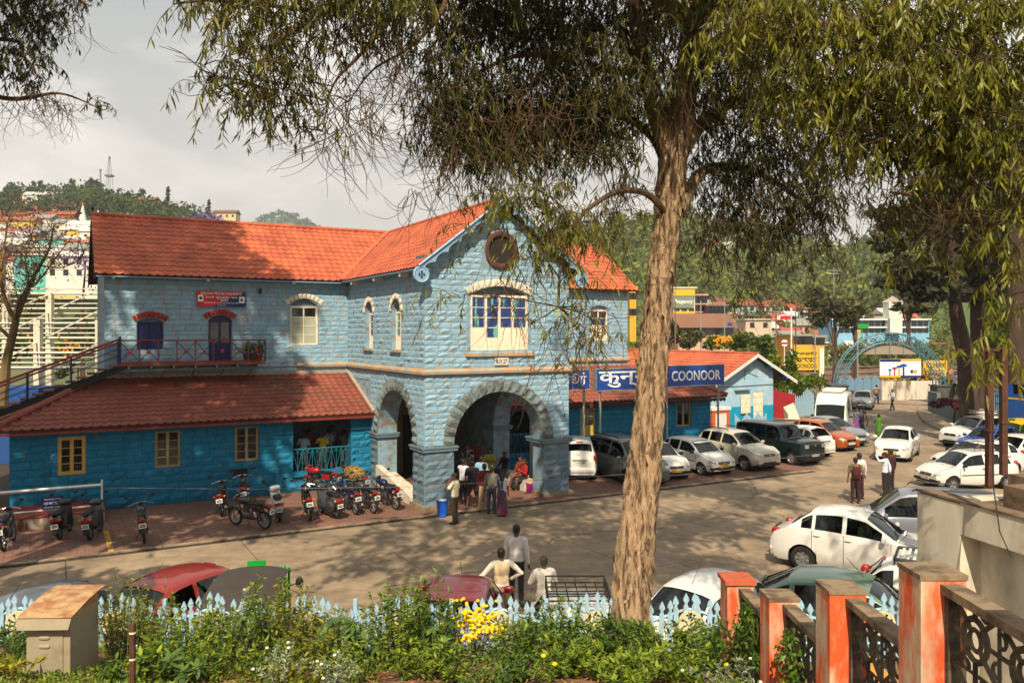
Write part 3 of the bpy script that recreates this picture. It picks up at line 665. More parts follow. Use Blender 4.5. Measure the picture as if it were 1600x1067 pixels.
for sx in (MS0-.37, MS1+.33):
 b.T = RF(sx+.04, MAINT-ov)
 for (p, q) in (((0, ez), (3.48, RZ)), ((6.96, ez), (3.48, RZ))): b.prism([(p[0], p[1]-.20), (q[0], q[1]-.20), (q[0], q[1]+.05), (p[0], p[1]+.05)], 0, .04, 'y')
b.build('verge_board', M_moss, STN)
b = MB(); b.cyl((MS0-.3, MAINT+3.03, RZ), (MS0-.3, MAINT+3.03, RZ+.22), .03, 6); b.sup((MS0-.3, MAINT+3.03, RZ+.26), (.06, .06, .09)); b.build('finial', M_moss, STN)
# rafter ends and soffit under eaves
b = MB()
for x in np.arange(MS0+.3, -.4, 3.45): b.box(x-.05, x+.05, MAINT-ov+.05, MAINT, ez-.16, ez-.03)
for y in (7.0, 4.2, 1.4): b.box(-ov+.05, 0, y-.06, y+.06, ezp-.2, ezp-.02); b.box(PW, PW+ov-.05, y-.06, y+.06, ezp-.2, ezp-.02)
b.build('rafter_end', M_cream, STN)
b = MB(); b.box(-ov, -.0, -.4, PD-.2, ezp-.055, ezp-.02); b.box(MS0-.3, -ov, MAINT-ov, MAINT-.0, ez-.09, ez-.055); b.build('eave_soffit', M_lblue, STN)
# scalloped bargeboards of the porch gable
M_bb = M_lblue
for sg in (-1, 1):
 b = MB(); L_ = SLp-.05; n = 90; tops, bots = [], []
 for i in range(n+1):
  l = L_*i/n; u = (l % .62)/.62; dpt = .30-.17*math.sqrt(max(0, 1-(2*u-1)**2))
  for (lst_, dz) in ((tops, .03), (bots, -dpt)):
   x = PW/2+sg*(l*cs) + sg*0; z = RZ+.02-l*sn; nx_, nz_ = sg*sn, cs
   lst_.append((x+nx_*dz*1.0, z+nz_*dz))
 vs = [(p[0], -.47, p[1]) for p in tops]+[(p[0], -.47, p[1]) for p in bots]+[(p[0], -.41, p[1]) for p in tops]+[(p[0], -.41, p[1]) for p in bots]; N = n+1
 fs = [(i, i+1, N+i+1, N+i) for i in range(n)]+[(2*N+i, 3*N+i, 3*N+i+1, 2*N+i+1) for i in range(n)]+[(N+i, N+i+1, 3*N+i+1, 3*N+i) for i in range(n)]+[(i, 2*N+i, 2*N+i+1, i+1) for i in range(n)]
 b.add(vs, fs)
 ce = Vector((PW/2+sg*(L_*cs-.10), 0, RZ-L_*sn-.26)); b.lathe([(.0, -.475), (.22, -.475), (.27, -.50), (.30, -.475), (.30, -.405), (0, -.405)], 24, axis='y', c=(ce.x, 0, ce.z))
 bb = b.build('bargeboard', M_bb, STN)
 d = MB()
 for q in range(5):
  o_ = Vector((.085*math.cos(q*math.pi/2), 0, .085*math.sin(q*math.pi/2))) if q < 4 else Vector((0, 0, 0)); d.lathe([(.0, -.506), (.036 if q < 4 else .022, -.506), (.036 if q < 4 else .022, -.47)], 10, axis='y', c=(ce.x+o_.x, 0, ce.z+o_.z))
 d.build('rosette', M_navy, bb)
 # upper moulding strip
 e_ = MB(); p0 = Vector((PW/2, -.50, RZ+.04)); p1 = Vector((PW/2+sg*L_*cs, -.50, RZ+.04-L_*sn)); e_.tube([p0, p1], .045, 4); e_.build('moulding', M_lblue, bb)
# lean-to roofs of the wings
LZ0, LZ1 = 2.98, 4.52; LT0, LT1 = 5.08, MAINT-.02; lw = LT1-LT0; LS = math.hypot(lw, LZ1-LZ0); lc, ls_ = lw/LS, (LZ1-LZ0)/LS
La = 13.25+0.0; hipw = 13.25-9.75
clipL = dict(poly=[(0, 0), (La, 0), (La, LS), (hipw, LS)], f=lambda x, y: x > hipw*y/LS)
r5, _ = roof('wing_roof', (-13.25, LT0, LZ0), (1, 0, 0), (0, lc, ls_), La, LS, .295, .33, M_tiled, clip=clipL, keep=290, label='weathered dull red lean-to roof of the turquoise wing')
r6, _ = roof('hip_roof', (-13.25, MAINT+3.0, LZ0), (0, -1, 0), (lc, 0, ls_), MAINT+3.0-LT0, hipw/lc*1.0, .295, .33, M_tiled, clip=dict(poly=[(0, 0), (MAINT+3-LT0, 0), (3.0, hipw/lc), (0, hipw/lc)], f=lambda x, y: x < MAINT+3-LT0-(LT1-LT0)*y/(hipw/lc)))
ridge_cap((-13.3, LT0-.03, LZ0+.06), (-9.78, LT1, LZ1+.09), M_tiled, STN, .13, 'hip_cap')
Ra = 19.1-PW; hr = 3.0
r7, _ = roof('annex_roof', (PW, LT0, LZ0), (1, 0, 0), (0, lc, ls_), Ra, LS, .30, .34, M_tiled, clip=dict(poly=[(0, 0), (Ra, 0), (Ra-hr, LS), (0, LS)], f=lambda x, y: x < Ra-hr*y/LS), label='dark red lean-to roof behind the blue name signs')
ridge_cap((19.15, LT0-.03, LZ0+.06), (19.1-hr, LT1, LZ1+.09), M_tiled, STN, .12, 'hip_cap')
b = MB(); b.box(-13.2, -.02, LT0-.02, LT0+.02, LZ0-.16, LZ0-.075); b.box(PW+.02, 19.0, LT0-.02, LT0+.02, LZ0-.16, LZ0-.075); b.build('fascia_board', M_railr, STN)
b = MB()   # scalloped valance of the annex eave
for i in range(int(Ra/.22)):
 x = PW+i*.22; b.prism([(x, LZ0-.1), (x+.21, LZ0-.1), (x+.21, LZ0-.2), (x+.105, LZ0-.28), (x, LZ0-.2)], LT0-.05, LT0-.03, 'y')
b.build('valance', M_moss, STN)
b = MB(); b.box(-10.0, -.0, LT1-.16, LT1+.02, LZ1-.03, LZ1+.10); b.box(-.16, .0, LT0, LT1, 0, .01); b.build('roof_flashing', M_band, STN)
b = MB(); b.tube([(-.05, LT0-.02, LZ0+.08), (-.05, LT1, LZ1+.10)], .07, 6); b.tube([(PW+.05, LT0-.02, LZ0+.08), (PW+.05, LT1, LZ1+.10)], .07, 6); b.build('wall_flashing', M_band, STN)
# railing panels of the booking hall openings
def scroll_rail(x0, x1, T, z0, z1, par):
 b = MB(); b.T = T; b.cyl((x0, 0, z1), (x1, 0, z1), .022, 6); b.cyl((x0, 0, z0), (x1, 0, z0), .018, 6); n = max(2, round((x1-x0)/.36)); w = (x1-x0)/n
 for i in range(n):
  a = x0+i*w; c = a+w/2
  for sg in (-1, 1):
   b.tube([(c, 0, z0), (c+sg*w*.30, 0, z0+(z1-z0)*.62), (c+sg*w*.42, 0, z1-.16)], .010, 5)
   b.tube([(c+sg*(w*.25+.075*math.cos(q)), 0, z1-.10+.075*math.sin(q)) for q in np.linspace(-.4, 5.6, 12)], .010, 5)
  b.cyl((c, 0, z0), (c, 0, z1), .010, 5); b.cyl((a, 0, z0), (a, 0, z1), .012, 5)
 return b.build('railing', mat('teal_iron_paint', rgb(20, 112, 130), .5, .1, 5), par)
scroll_rail(bk0, bk1, FR(0, ANT+.05), .78, 1.66, STN); scroll_rail(ar_g[0], ar_g[1], FR(0, ANT+.05), .78, 1.66, STN)
b = MB(); b.T = FR(0, ANT); b.box(bk0-.05, bk1+.05, -.14, .45, .60, .72); b.box(ar_g[0], ar_g[1], -.10, .45, .60, .72); b.build('opening_sill', M_turq, STN)
# ---- balcony and outside stair
BZ = 5.08; bs0, bs1 = s_at(187, 7.5), s_at(414, 7.5)
BAL = empty('balcony', (0, 0, 0)); BAL.parent = STN
b = MB(); b.box(bs0, bs1, 7.42, MAINT-.03, BZ-.07, BZ); b.box(bs0, bs1, 7.40, 7.46, BZ-.10, BZ+.02)
b.build('deck', mat('red_brown_deck', rgb(120, 66, 52), .8, .2, 4), BAL)
b = MB()
for x in np.linspace(bs0+.3, bs1-.3, 7): b.boxc((x, 8.0, BZ-.14), (.06, 1.2, .12))
b.tube([(bs0-.2, 7.55, BZ-.28), (bs1+1.6, 7.55, BZ-.22)], .04, 6); b.tube([(bs0-.2, 7.8, BZ-.30), (bs1+1.8, 7.8, BZ-.24)], .04, 6)
for x in np.linspace(bs0+.5, bs1-.4, 5): b.tube([(x, 7.5, BZ-.12), (x-.12, MAINT, BZ-.75)], .025, 5)
b.build('bracket', M_grpipe, BAL)
def railing(p0, p1, n, par, zf=0.0, h=.88):
 """red square posts and rails with navy saltires and a red boss"""
 p0, p1 = Vector(p0), Vector(p1); b = MB(); c = MB(); d = MB()
 for i in range(n+1):
  q = p0.lerp(p1, i/n); b.boxc(q+Vector((0, 0, h/2)), (.045, .045, h))
 up = Vector((0, 0, h)); b.tube([p0+up, p1+up], .028, 4); b.tube([p0+Vector((0, 0, .06)), p1+Vector((0, 0, .06))], .02, 4)
 for i in range(n):
  a, e_ = p0.lerp(p1, i/n), p0.lerp(p1, (i+1)/n); lo = Vector((0, 0, .09)); hi = Vector((0, 0, h-.05)); m_ = (a+e_)/2+Vector((0, 0, h/2))
  if n > 4 and i == 2:
   for zz in (.3, .6): b.tube([a.lerp(e_, .25)+Vector((0, 0, zz)), a.lerp(e_, .75)+Vector((0, 0, zz))], .014, 4)
   continue
  c.tube([a+lo, e_+hi], .014, 4); c.tube([a+hi, e_+lo], .014, 4)
  d.sup(m_, (.075, .03, .075))
 b.build('railing', M_railr, par); c.build('saltire', M_navy, par); d.build('boss', mat('red_boss_paint', rgb(170, 30, 26), .5), par)
railing((bs0, 7.45, BZ), (bs1, 7.45, BZ), 8, BAL); railing((bs1, 7.45, BZ), (bs1, MAINT-.05, BZ), 1, BAL)
b = MB(); b.boxc((bs0, 7.45, BZ+.5), (.09, .09, 1.05)); b.build('newel_post', M_navy, BAL)
STR = empty('staircase', (0, 0, 0)); STR.parent = STN
se = (-14.6, 7.45, 2.92); n = 15
b = MB()
for i in range(n):
 f = (i+.5)/n; x = bs0+(se[0]-bs0)*f; z = BZ+(se[2]-BZ)*f
 b = MB(); b.boxc((x, 7.95, z), (.36, 1.0, .05)); b.boxc((x+.16, 7.95, z-.03), (.03, 1.0, .10)); b.build('tread', M_deck if i % 3 else mat('red_brown_deck', rgb(120, 66, 52)), STR)
b = MB(); b.prism([(bs0+.15, BZ-.05), (se[0], se[2]-.05), (se[0], se[2]-.25), (bs0+.15, BZ-.25)], 7.42, 7.47, 'y'); b.prism([(bs0+.15, BZ-.05), (se[0], se[2]-.05), (se[0], se[2]-.25), (bs0+.15, BZ-.25)], 8.42, 8.47, 'y'); b.build('stringer', M_blk, STR)
b = MB(); c = MB()
for yy in (7.45, 8.45):
 b.tube([(bs0, yy, BZ+.92), (se[0], yy, se[2]+.92)], .035, 6); b.tube([(bs0, yy, BZ+.8), (se[0], yy, se[2]+.8)], .02, 5)
 for f in (.0, .3, .56, .82, 1): c.boxc((bs0+(se[0]-bs0)*f, yy, BZ+(se[2]-BZ)*f+.45), (.06, .06, .95))
 for hh in (.3, .55): c.tube([(bs0, yy, BZ+hh), (se[0], yy, se[2]+hh)], .012, 4)
b.build('handrail', M_railr, STR); c.build('post', M_navy, STR)
for q, (px, h_) in enumerate(((386, .30), (396, .34), (405, .28))):
 x_ = s_at(px, 7.8); P_ = st_w(x_, 7.8, BZ); r_ = tag(empty('potted_plant', tuple(P_)), ('terracotta pot with green plant by the balcony door', 'terracotta pot with pink flowers in the balcony middle of three', 'red pot with dark plant at the balcony end')[q], 'potted plant'); b = MB(); b.lathe([(0, 0), (.11, 0), (.16, h_), (.14, h_), (0, h_-.03)], 14); b.build('pot', M_rust if q < 2 else M_redst, r_, smooth=True); POTS = globals().setdefault('POTS', []); POTS.append((r_, h_))
# signboard of the security office
sg0, sg1 = s_at(307, MAINT), s_at(383, MAINT); z0, z1 = zf(479, 345), zf(455, 345)
M_sred = mat('sign_red', rgb(190, 24, 40), .5); M_sblue = mat('sign_blue', rgb(20, 30, 90), .5); M_sw = mat('sign_white', rgb(230, 230, 226), .5)
b = MB(); b.T = FR(0, MAINT); b.box(sg0, sg1, -.12, -.06, z0, z1)
SB = tag(b.build('signboard', M_sblue, None), 'red and blue signboard lettered in white above the balcony door', 'sign'); SB.matrix_world = BM
b = MB(); b.T = FR(0, MAINT); b.add([(sg0, -.123, z0), (sg0+.6, -.123, z0), (sg1-.35, -.123, z1-.12), (sg1, -.123, z1-.05), (sg1, -.123, z1), (sg0, -.123, z1)], [(0, 1, 2, 3, 4, 5)]); b.build('red_field', M_sred, SB)
c_ = (sg0+sg1)/2; hh = z1-z0; Tt = lambda x, z: FR(x, MAINT-.126, z) @ Matrix.Rotation(R(90), 4, 'X')
text_obj('lettering', 'RAILWAY PROTECTION FORCE', .15, M_sw, SB, Tt(c_, z1-hh*.17), .001, width=(sg1-sg0)*.84, height=hh*.17)
text_obj('lettering', 'रेलवे सुरक्षा बल', .15, M_sw, SB, Tt(c_, z1-hh*.42), .001, width=(sg1-sg0)*.66, height=hh*.19)
text_obj('lettering', 'कुनूर', .15, M_sw, SB, Tt(c_+.1, z1-hh*.60), .001, width=.34, height=hh*.13)
text_obj('lettering', 'ரயில்வே பாதுகாப்பு படை', .15, M_sw, SB, Tt(c_, z1-hh*.77), .001, width=(sg1-sg0)*.7, height=hh*.15)
text_obj('lettering', 'குன்னூர்', .15, M_sw, SB, Tt(c_, z1-hh*.92), .001, width=.35, height=hh*.09)
for xa, xb, za_, r_ in ((sg0+.05, sg0+.24, z0+.2, .07), (sg1-.27, sg1-.05, z0+.15, .06)):
 b = MB(); b.T = FR(0, MAINT); b.box(xa, xb, -.1265, -.122, za_, za_+.26); eb = b.build('emblem', M_sw, SB); b = MB(); b.T = FR(0, MAINT); b.lathe([(0, -.1285), (r_, -.1285)], 10, axis='y', c=((xa+xb)/2, 0, za_+.13)); b.build('device', M_sblue, eb)
# small dark plate on the wing wall, lamps, wires
b = MB(); a = s_at(373, ANT); b.T = FR(0, ANT); b.box(a-.30, a+.30, -.10, -.05, zl(740, 373), zl(732, 373)); b.build('name_plate', M_blk, STN)
b = MB(); a = s_at(406, MAINT); b.boxc((a, MAINT-.1, zf(455, 406)), (.08, .14, .22)); b.build('wall_lamp', M_blk, STN)
# ------------------------------------------------------------------ vehicles
def paint(name, c, metal=.0): return mat(name, c, .32, .05, 1.2, metal=metal, spec=.5, coat=.6)
P_white = paint('car_white_paint', rgb(206, 204, 198)); P_cream = paint('car_pearl_paint', rgb(186, 180, 162), .1); P_silver = paint('car_silver_paint', rgb(140, 144, 146), .5)
P_grey = paint('car_grey_green_paint', rgb(96, 108, 102), .4); P_dgreen = paint('car_bottle_green_paint', rgb(16, 40, 42), .2); P_orange = paint('car_copper_paint', rgb(176, 90, 34), .3)
P_red = paint('car_brick_red_paint', rgb(138, 34, 20), .15); P_maroon = paint('car_maroon_paint', rgb(112, 12, 24), .15); P_sage = paint('car_sage_green_paint', rgb(104, 134, 112), .3); P_blue = paint('car_blue_paint', rgb(24, 72, 158), .3)
P_mpv = paint('car_slate_silver_paint', rgb(126, 130, 140), .4)
def _carglass(name, tcol):
 m = bpy.data.materials.new(name); m.use_nodes = True; t = m.node_tree; t.nodes.clear(); o = t.nodes.new('ShaderNodeOutputMaterial'); a = t.nodes.new('ShaderNodeBsdfTransparent'); a.inputs[0].default_value = tcol; g_ = t.nodes.new('ShaderNodeBsdfGlossy'); g_.inputs['Roughness'].default_value = .03; g_.inputs[0].default_value = (.9, .95, .95, 1); lw = t.nodes.new('ShaderNodeFresnel'); lw.inputs[0].default_value = 1.55; mx_ = t.nodes.new('ShaderNodeMixShader'); t.links.new(lw.outputs[0], mx_.inputs[0]); t.links.new(a.outputs[0], mx_.inputs[1]); t.links.new(g_.outputs[0], mx_.inputs[2]); t.links.new(mx_.outputs[0], o.inputs[0]); return m
M_cg = _carglass('tinted_car_glass', (.30, .36, .34, 1))
M_cgd = mat('car_glass_clear', rgb(34, 44, 44), .05, .3, 1.5, spec=.9, coat=.3)
M_tyre = mat('tyre_rubber', rgb(26, 25, 24), .9, .15, 8)
M_rim = mat('alloy_rim', rgb(150, 150, 148), .4, .1, 6, metal=.6)
M_plas = mat('black_plastic', rgb(22, 22, 23), .6, .1, 6)
M_lamp = mat('headlamp_lens', rgb(190, 192, 190), .12, .25, 12, spec=.8, metal=.3)
M_tail = mat('tail_lamp_red', rgb(150, 10, 12), .2, .1, 10, spec=.6); M_amber = mat('indicator_amber', rgb(210, 96, 16), .3, .1)
M_pw = mat('white_plate', rgb(214, 214, 206), .5, .05); M_py = mat('yellow_plate', rgb(222, 168, 22), .5, .05); M_chrome = mat('chrome', rgb(190, 190, 190), .18, .05, metal=1.0)
M_seam = mat('panel_gap', rgb(24, 24, 24), .8, 0)
M_seat = mat('seat_fabric', rgb(96, 88, 76), .9, .1)
def interp(pts, x):
 if x <= pts[0][0]: return pts[0][1]
 for (a, b), (c, d) in zip(pts, pts[1:]):
  if x <= c: return b+(d-b)*(x-a)/max(c-a, 1e-9)
 return pts[-1][1]
def sm(pts, x, k=.06):    # profile rounded at its corners
 return sum(interp(pts, x+q*k)*w for q, w in ((-1.5, .12), (-.75, .24), (0, .28), (.75, .24), (1.5, .12)))
TYPES = dict(
 hatch=dict(L=3.72, W=1.62, H=1.50, wb=2.40, r=.29, hood=.96, nose=.70, cowl=.95, rf=.30, rr=-1.32, tail=-1.72, tz=1.02, belt=(.93, 1.02), wins=[(-.98, -.36), (-.26, .70)], q=(-1.45, -1.08), fo=.68),
 indica=dict(L=3.68, W=1.64, H=1.48, wb=2.42, r=.28, hood=.93, nose=.68, cowl=1.00, rf=.34, rr=-1.25, tail=-1.70, tz=.98, belt=(.90, .98), wins=[(-.95, -.32), (-.22, .78)], q=(-1.42, -1.06), fo=.64, strip=True),
 sedan=dict(L=4.20, W=1.69, H=1.50, wb=2.52, r=.30, hood=.98, nose=.70, cowl=1.02, rf=.32, rr=-.98, tail=-1.60, tz=1.08, belt=(.94, 1.04), wins=[(-.86, -.22), (-.12, .80)], q=(-1.22, -.95), fo=.74),
 compact=dict(L=3.99, W=1.69, H=1.53, wb=2.43, r=.30, hood=.98, nose=.70, cowl=.98, rf=.30, rr=-1.02, tail=-1.52, tz=1.08, belt=(.94, 1.05), wins=[(-.88, -.24), (-.14, .76)], q=(-1.22, -.96), fo=.74),
 tall=dict(L=3.60, W=1.50, H=1.68, wb=2.40, r=.28, hood=1.06, nose=.80, cowl=1.05, rf=.55, rr=-1.62, tail=-1.76, tz=1.06, belt=(.98, 1.04), wins=[(-.90, -.22), (-.12, .82)], q=(-1.48, -1.0), fo=.60),
 suv=dict(L=4.00, W=1.76, H=1.68, wb=2.52, r=.34, hood=1.10, nose=.84, cowl=.98, rf=.36, rr=-1.50, tail=-1.86, tz=1.14, belt=(1.04, 1.16), wins=[(-.92, -.26), (-.16, .76)], q=(-1.52, -1.02), fo=.74, clad=True),
 mpv=dict(L=4.56, W=1.78, H=1.76, wb=2.75, r=.32, hood=1.08, nose=.78, cowl=1.40, rf=.66, rr=-1.95, tail=-2.20, tz=1.08, belt=(1.0, 1.06), wins=[(-.84, -.10), (0.0, 1.08)], q=(-1.92, -.94), fo=.80),
 jeep=dict(L=4.40, W=1.70, H=1.84, wb=2.60, r=.35, hood=1.14, nose=1.06, cowl=.92, rf=.60, rr=-2.02, tail=-2.14, tz=1.10, belt=(1.08, 1.10), wins=[(-.78, -.12), (-.02, .72)], q=(-1.98, -.90), fo=.70, clad=True, boxy=True),
 van=dict(L=5.0, W=1.98, H=2.62, wb=3.0, r=.34, hood=1.24, nose=.98, cowl=2.02, rf=1.50, rr=-2.40, tail=-2.48, tz=1.2, belt=(1.20, 1.20), wins=[(-1.0, -.20), (-.08, 1.02)], q=(-2.20, -1.10), fo=.92, boxy=True),
)
CAR_CACHE = {}
def make_car(typ, pm, name='parked_car', plate='w', rack=None, trim=None, tint=None):
 p = TYPES[typ]; L, Wd, H = p['L'], p['W'], p['H']; h2 = L/2; r = p['r']; xf_ = h2-p['fo']; xr = xf_-p['wb']
 boxy = p.get('boxy', False); root = empty(name)
 low = .20 if not p.get('clad') else .27
 zr = H-.05; top = [(-h2, .62), (-h2+.03, .86 if p['tail'] > -h2+.2 else p['tz']-.05), (p['tail']-.02, p['tz']), (p['tail'], p['tz']), (p['rr'], zr-.02), (p['rr']+.35, zr+.03), (.5*(p['rr']+p['rf']), H), (p['rf']-(.3 if typ != 'van' else .9), zr+.02), (p['rf'], zr-.04 if typ != 'van' else 2.0), (p['cowl'], p['hood']), (h2-.55, (p['hood']+p['nose'])/2+.08), (h2-.16, p['nose']+.04), (h2-.04, p['nose']-.06), (h2, p['nose']-.16)]
 top = sorted(set(top))
 tops = lambda x: sm(top, x, .05)
 belt = lambda x: min(p['belt'][0]+(p['belt'][1]-p['belt'][0])*(xf_-x)/p['wb'], tops(x)-.015)
 def plan(x, hgt=0):
  d = h2-abs(x); d0 = .62 if x > 0 else .42
  if boxy: d0 *= .55
  return 1-(.20 if x > 0 else .13)*(max(0, d0-d)/d0)**2.2
 def topw(x):
  gw = (.60 if not boxy else .72)*Wd/1.0*.5*2*.5; roofw = Wd*(.355 if not boxy else .43); hoodw = Wd*.42
  if x >= p['cowl']: return hoodw*plan(x)
  if x > p['rf']: f = (p['cowl']-x)/(p['cowl']-p['rf']); return hoodw+(roofw-hoodw)*f
  if x >= p['rr']: return roofw
  if x > p['tail']: f = (p['rr']-x)/(p['rr']-p['tail']); return roofw+(Wd*.41-roofw)*f
  return Wd*.41*plan(x)
 Ra = r+.055
 xs = set(np.linspace(-h2, h2, 40).tolist())
 for w in p['wins']+[p['q']]: xs |= {w[0], w[1]}
 xs |= {p['cowl'], p['rf'], p['rr'], p['tail'], -h2+.012, -h2+.04, -h2+.09, h2-.012, h2-.04, h2-.09, h2-.16}
 for xw in (xf_, xr): xs |= {xw+Ra*math.cos(a) for a in np.linspace(0, math.pi, 15)}
 xs = sorted(x for x in xs if -h2 <= x <= h2)
 xs = [x for i, x in enumerate(xs) if i == 0 or x-xs[i-1] > .004]
 def section(x, off=0.0):
  zs = low+(.06 if abs(x) > h2-.1 else 0)
  for xw in (xf_, xr):
   d = abs(x-xw)
   if d < Ra: zs = max(zs, r+math.sqrt(Ra*Ra-d*d))
  e = plan(x); zt = tops(x); zb = belt(x); wt = min(topw(x), Wd*.49*e)
  bump_ = 0.0
  for xw in (xf_, xr): bump_ = max(bump_, .018*max(0, 1-(abs(x-xw)/(Ra+.16))**2))
  zb = max(zb, zs+.03) if zb < zt else zt
  zm = max(.50, zs+.012); zm = min(zm, zb-.01); zq = zm+(zb-zm)*.62
  gh = max(0, zt-zb)
  gw = Wd*.478*e
  pts = [(Wd*.455*e, zs), (Wd*.488*e+bump_, zs+(zm-zs)*.35), (Wd*.498*e+bump_, zm), (Wd*.492*e+bump_*.5, zq), (gw, zb)]
  if gh > .06:
   a = (gw, zb); c = (wt+.0, zt-.045*min(1, gh/.4))
   pts += [(a[0]+(c[0]-a[0])*.05-.008, a[1]+(c[1]-a[1])*.08), (a[0]+(c[0]-a[0])*.55-.002, a[1]+(c[1]-a[1])*.52), (a[0]+(c[0]-a[0])*.90, a[1]+(c[1]-a[1])*.91), c, (wt-.055, zt-.012)]
  else:
   c = (wt, zt-.012); pts += [(gw+(wt-gw)*t, zb+(zt-.012-zb)*t) for t in (.2, .4, .6, .8)]+[(wt-.06 if wt > .1 else wt, zt)]
  wt2 = pts[-1][0]; pts += [(wt2*.66, zt+.018), (wt2*.33, zt+.028), (0, zt+.032)]
  return pts
 NS = 13; secs = [section(x) for x in xs]; body = MB(); glass = {}
 def zone(x0, x1, j):
  xm = (x0+x1)/2; gh = tops(xm)-belt(xm)
  if 5 <= j <= 6 and gh > .20:
   for k, w in enumerate(p['wins']+[p['q']]):
    if w[0]-1e-6 <= xm <= w[1]+1e-6: return 'side%d' % k
  if typ == 'van' and 5 <= j <= 6 and p['q'][0] < xm < p['q'][1]: return 'side2'
  if j >= 9:
   if p['rf']+.02 < xm < p['cowl']-.02: return 'windscreen'
   if p['tail']+.03 < xm < p['rr']-.02 and typ != 'van': return 'rear_window'
  if j in (7,) and False: return None
  return None
 Vs = [];
 for sgn in (1, -1):
  idx = {}
  for i, x in enumerate(xs):
   for j, (y, z) in enumerate(secs[i]): idx[i, j] = (x, sgn*y, z)
  for i in range(len(xs)-1):
   for j in range(NS-1):
    q = [idx[i, j], idx[i+1, j], idx[i+1, j+1], idx[i, j+1]]
    if sgn > 0: q = q[::-1]
    zn = zone(xs[i], xs[i+1], j)
    if zn: glass.setdefault((zn, sgn if zn[:4] == 'side' else 0), MB()).add(q, [(0, 1, 2, 3)])
    else: body.add(q, [(0, 1, 2, 3)])
 for i, fl in ((0, False), (len(xs)-1, True)):
  ring = [(xs[i], y, z) for (y, z) in secs[i]]+[(xs[i], -y, z) for (y, z) in secs[i][::-1][1:]]
  body.add(ring, [tuple(range(len(ring))) if fl else tuple(range(len(ring)-1, -1, -1))])
 def weld(b):
  bm = bmesh.new(); vv = [bm.verts.new(v) for v in b.v]
  for f in b.f:
   try: bm.faces.new([vv[i] for i in f])
   except Exception: pass
  bmesh.ops.remove_doubles(bm, verts=bm.verts, dist=.002); bmesh.ops.recalc_face_normals(bm, faces=bm.faces)
  o = MB(); bm.verts.ensure_lookup_table(); bm.verts.index_update(); o.v = [tuple(v.co) for v in bm.verts]; o.f = [tuple(v.index for v in f.verts) for f in bm.faces]; o.m = [0]*len(o.f); bm.free(); return o
 bo = weld(body).build('body', pm, root, smooth=True, ang=38)
 for (zn, sg), gb in glass.items():
  gb = weld(gb); nm = 'side_window' if zn[:4] == 'side' else zn
  # sink the pane a little behind the body skin
  ins = .014; gb.v = [(v[0]-(ins if zn == 'windscreen' else (-ins if zn == 'rear_window' else 0)), v[1]-(math.copysign(ins, v[1]) if zn[:4] == 'side' else 0), v[2]-(.010 if zn[:4] != 'side' else 0)) for v in gb.v]
  gb.build(nm, tint or M_cg, root, smooth=True)
 # black rubber round the glass is what shows in the gap; under-body and wheel housings
 b = MB(); b.box(-h2+.12, h2-.14, -Wd*.44, Wd*.44, low-.02, low+.04)
 for xw in (xf_, xr):
  for sg in (1, -1): b.lathe([(Ra-.012, sg*Wd*.47), (Ra-.012, sg*(Wd*.47-.24)), (0, sg*(Wd*.47-.24))], 20, axis='y', c=(xw, 0, r))
 cab = [(x, tops(x)-.09) for x in np.linspace(p['tail']+.15, p['cowl']-.2, 10)]
 b.build('underbody', M_plas, root)
 cb = MB(); ws_ = Wd*.40
 for xx in (.15, -.75):
  for yy in (-.36, .36):
   cb = MB(); cb.sup((xx, yy, .88), (.09, .23, .34), 4, nu=10, nv=8); cb.sup((xx-.02, yy, 1.22), (.06, .13, .09), 3, nu=8, nv=6); cb.sup((xx+.25, yy, .58), (.26, .24, .10), 4, nu=10, nv=6); cb.build('car_seat', M_seat, root, smooth=True)
 cb = MB()
 for sg in (1, -1): cb.box(p['rr']+.1, p['cowl']-.1, sg*Wd*.435-.01, sg*Wd*.435+.01, low, p['belt'][0]-.06)
 cb.box(p['rf']+.05, p['cowl']-.02, -Wd*.42, Wd*.42, .5, p['hood']-.06); cb.box(p['rr']+.05, p['rr']+.12, -Wd*.4, Wd*.4, low, p['tz']-.12); cb.build('cabin_trim', M_plas, root)
 cb = MB(); cb.tube([(p['rf']-.02+.05*math.sin(a), -.36+.17*math.cos(a), .93+.16*math.sin(a)) for a in np.linspace(0, 2*math.pi, 15)], .014, 5); cb.build('steering_wheel', M_plas, root)
 # door seams, handles, strips
 b = MB()
 for xd in ([p['wins'][0][0]-.06, p['wins'][0][1]+.05, p['wins'][1][1]+.12]):
  for sg in (1, -1):
   se_ = section(xd); pl = [(xd, sg*(y+.003), z) for (y, z) in se_[0:5]]; pl[0] = (xd, pl[0][1], max(pl[0][2], .3)); b.tube(pl, .006, 4)
 b.tube([(p['cowl']+.04, -topw(p['cowl'])*.95, p['hood']+.0), (p['cowl']+.10, 0, tops(p['cowl']+.1)+.034), (p['cowl']+.04, topw(p['cowl'])*.95, p['hood'])], .008, 4)
 for sg in (1, -1):
  b.tube([(x, sg*topw(x)*.93, tops(x)+.002) for x in np.linspace(p['cowl']+.05, h2-.2, 8)], .006, 4)
  if p.get('strip'): b.tube([(x, sg*(section(x)[3][0]+.006), .60) for x in np.linspace(xr+Ra+.02, xf_-Ra-.02, 6)], .022, 4)
 b.build('panel_gap', M_seam, root)
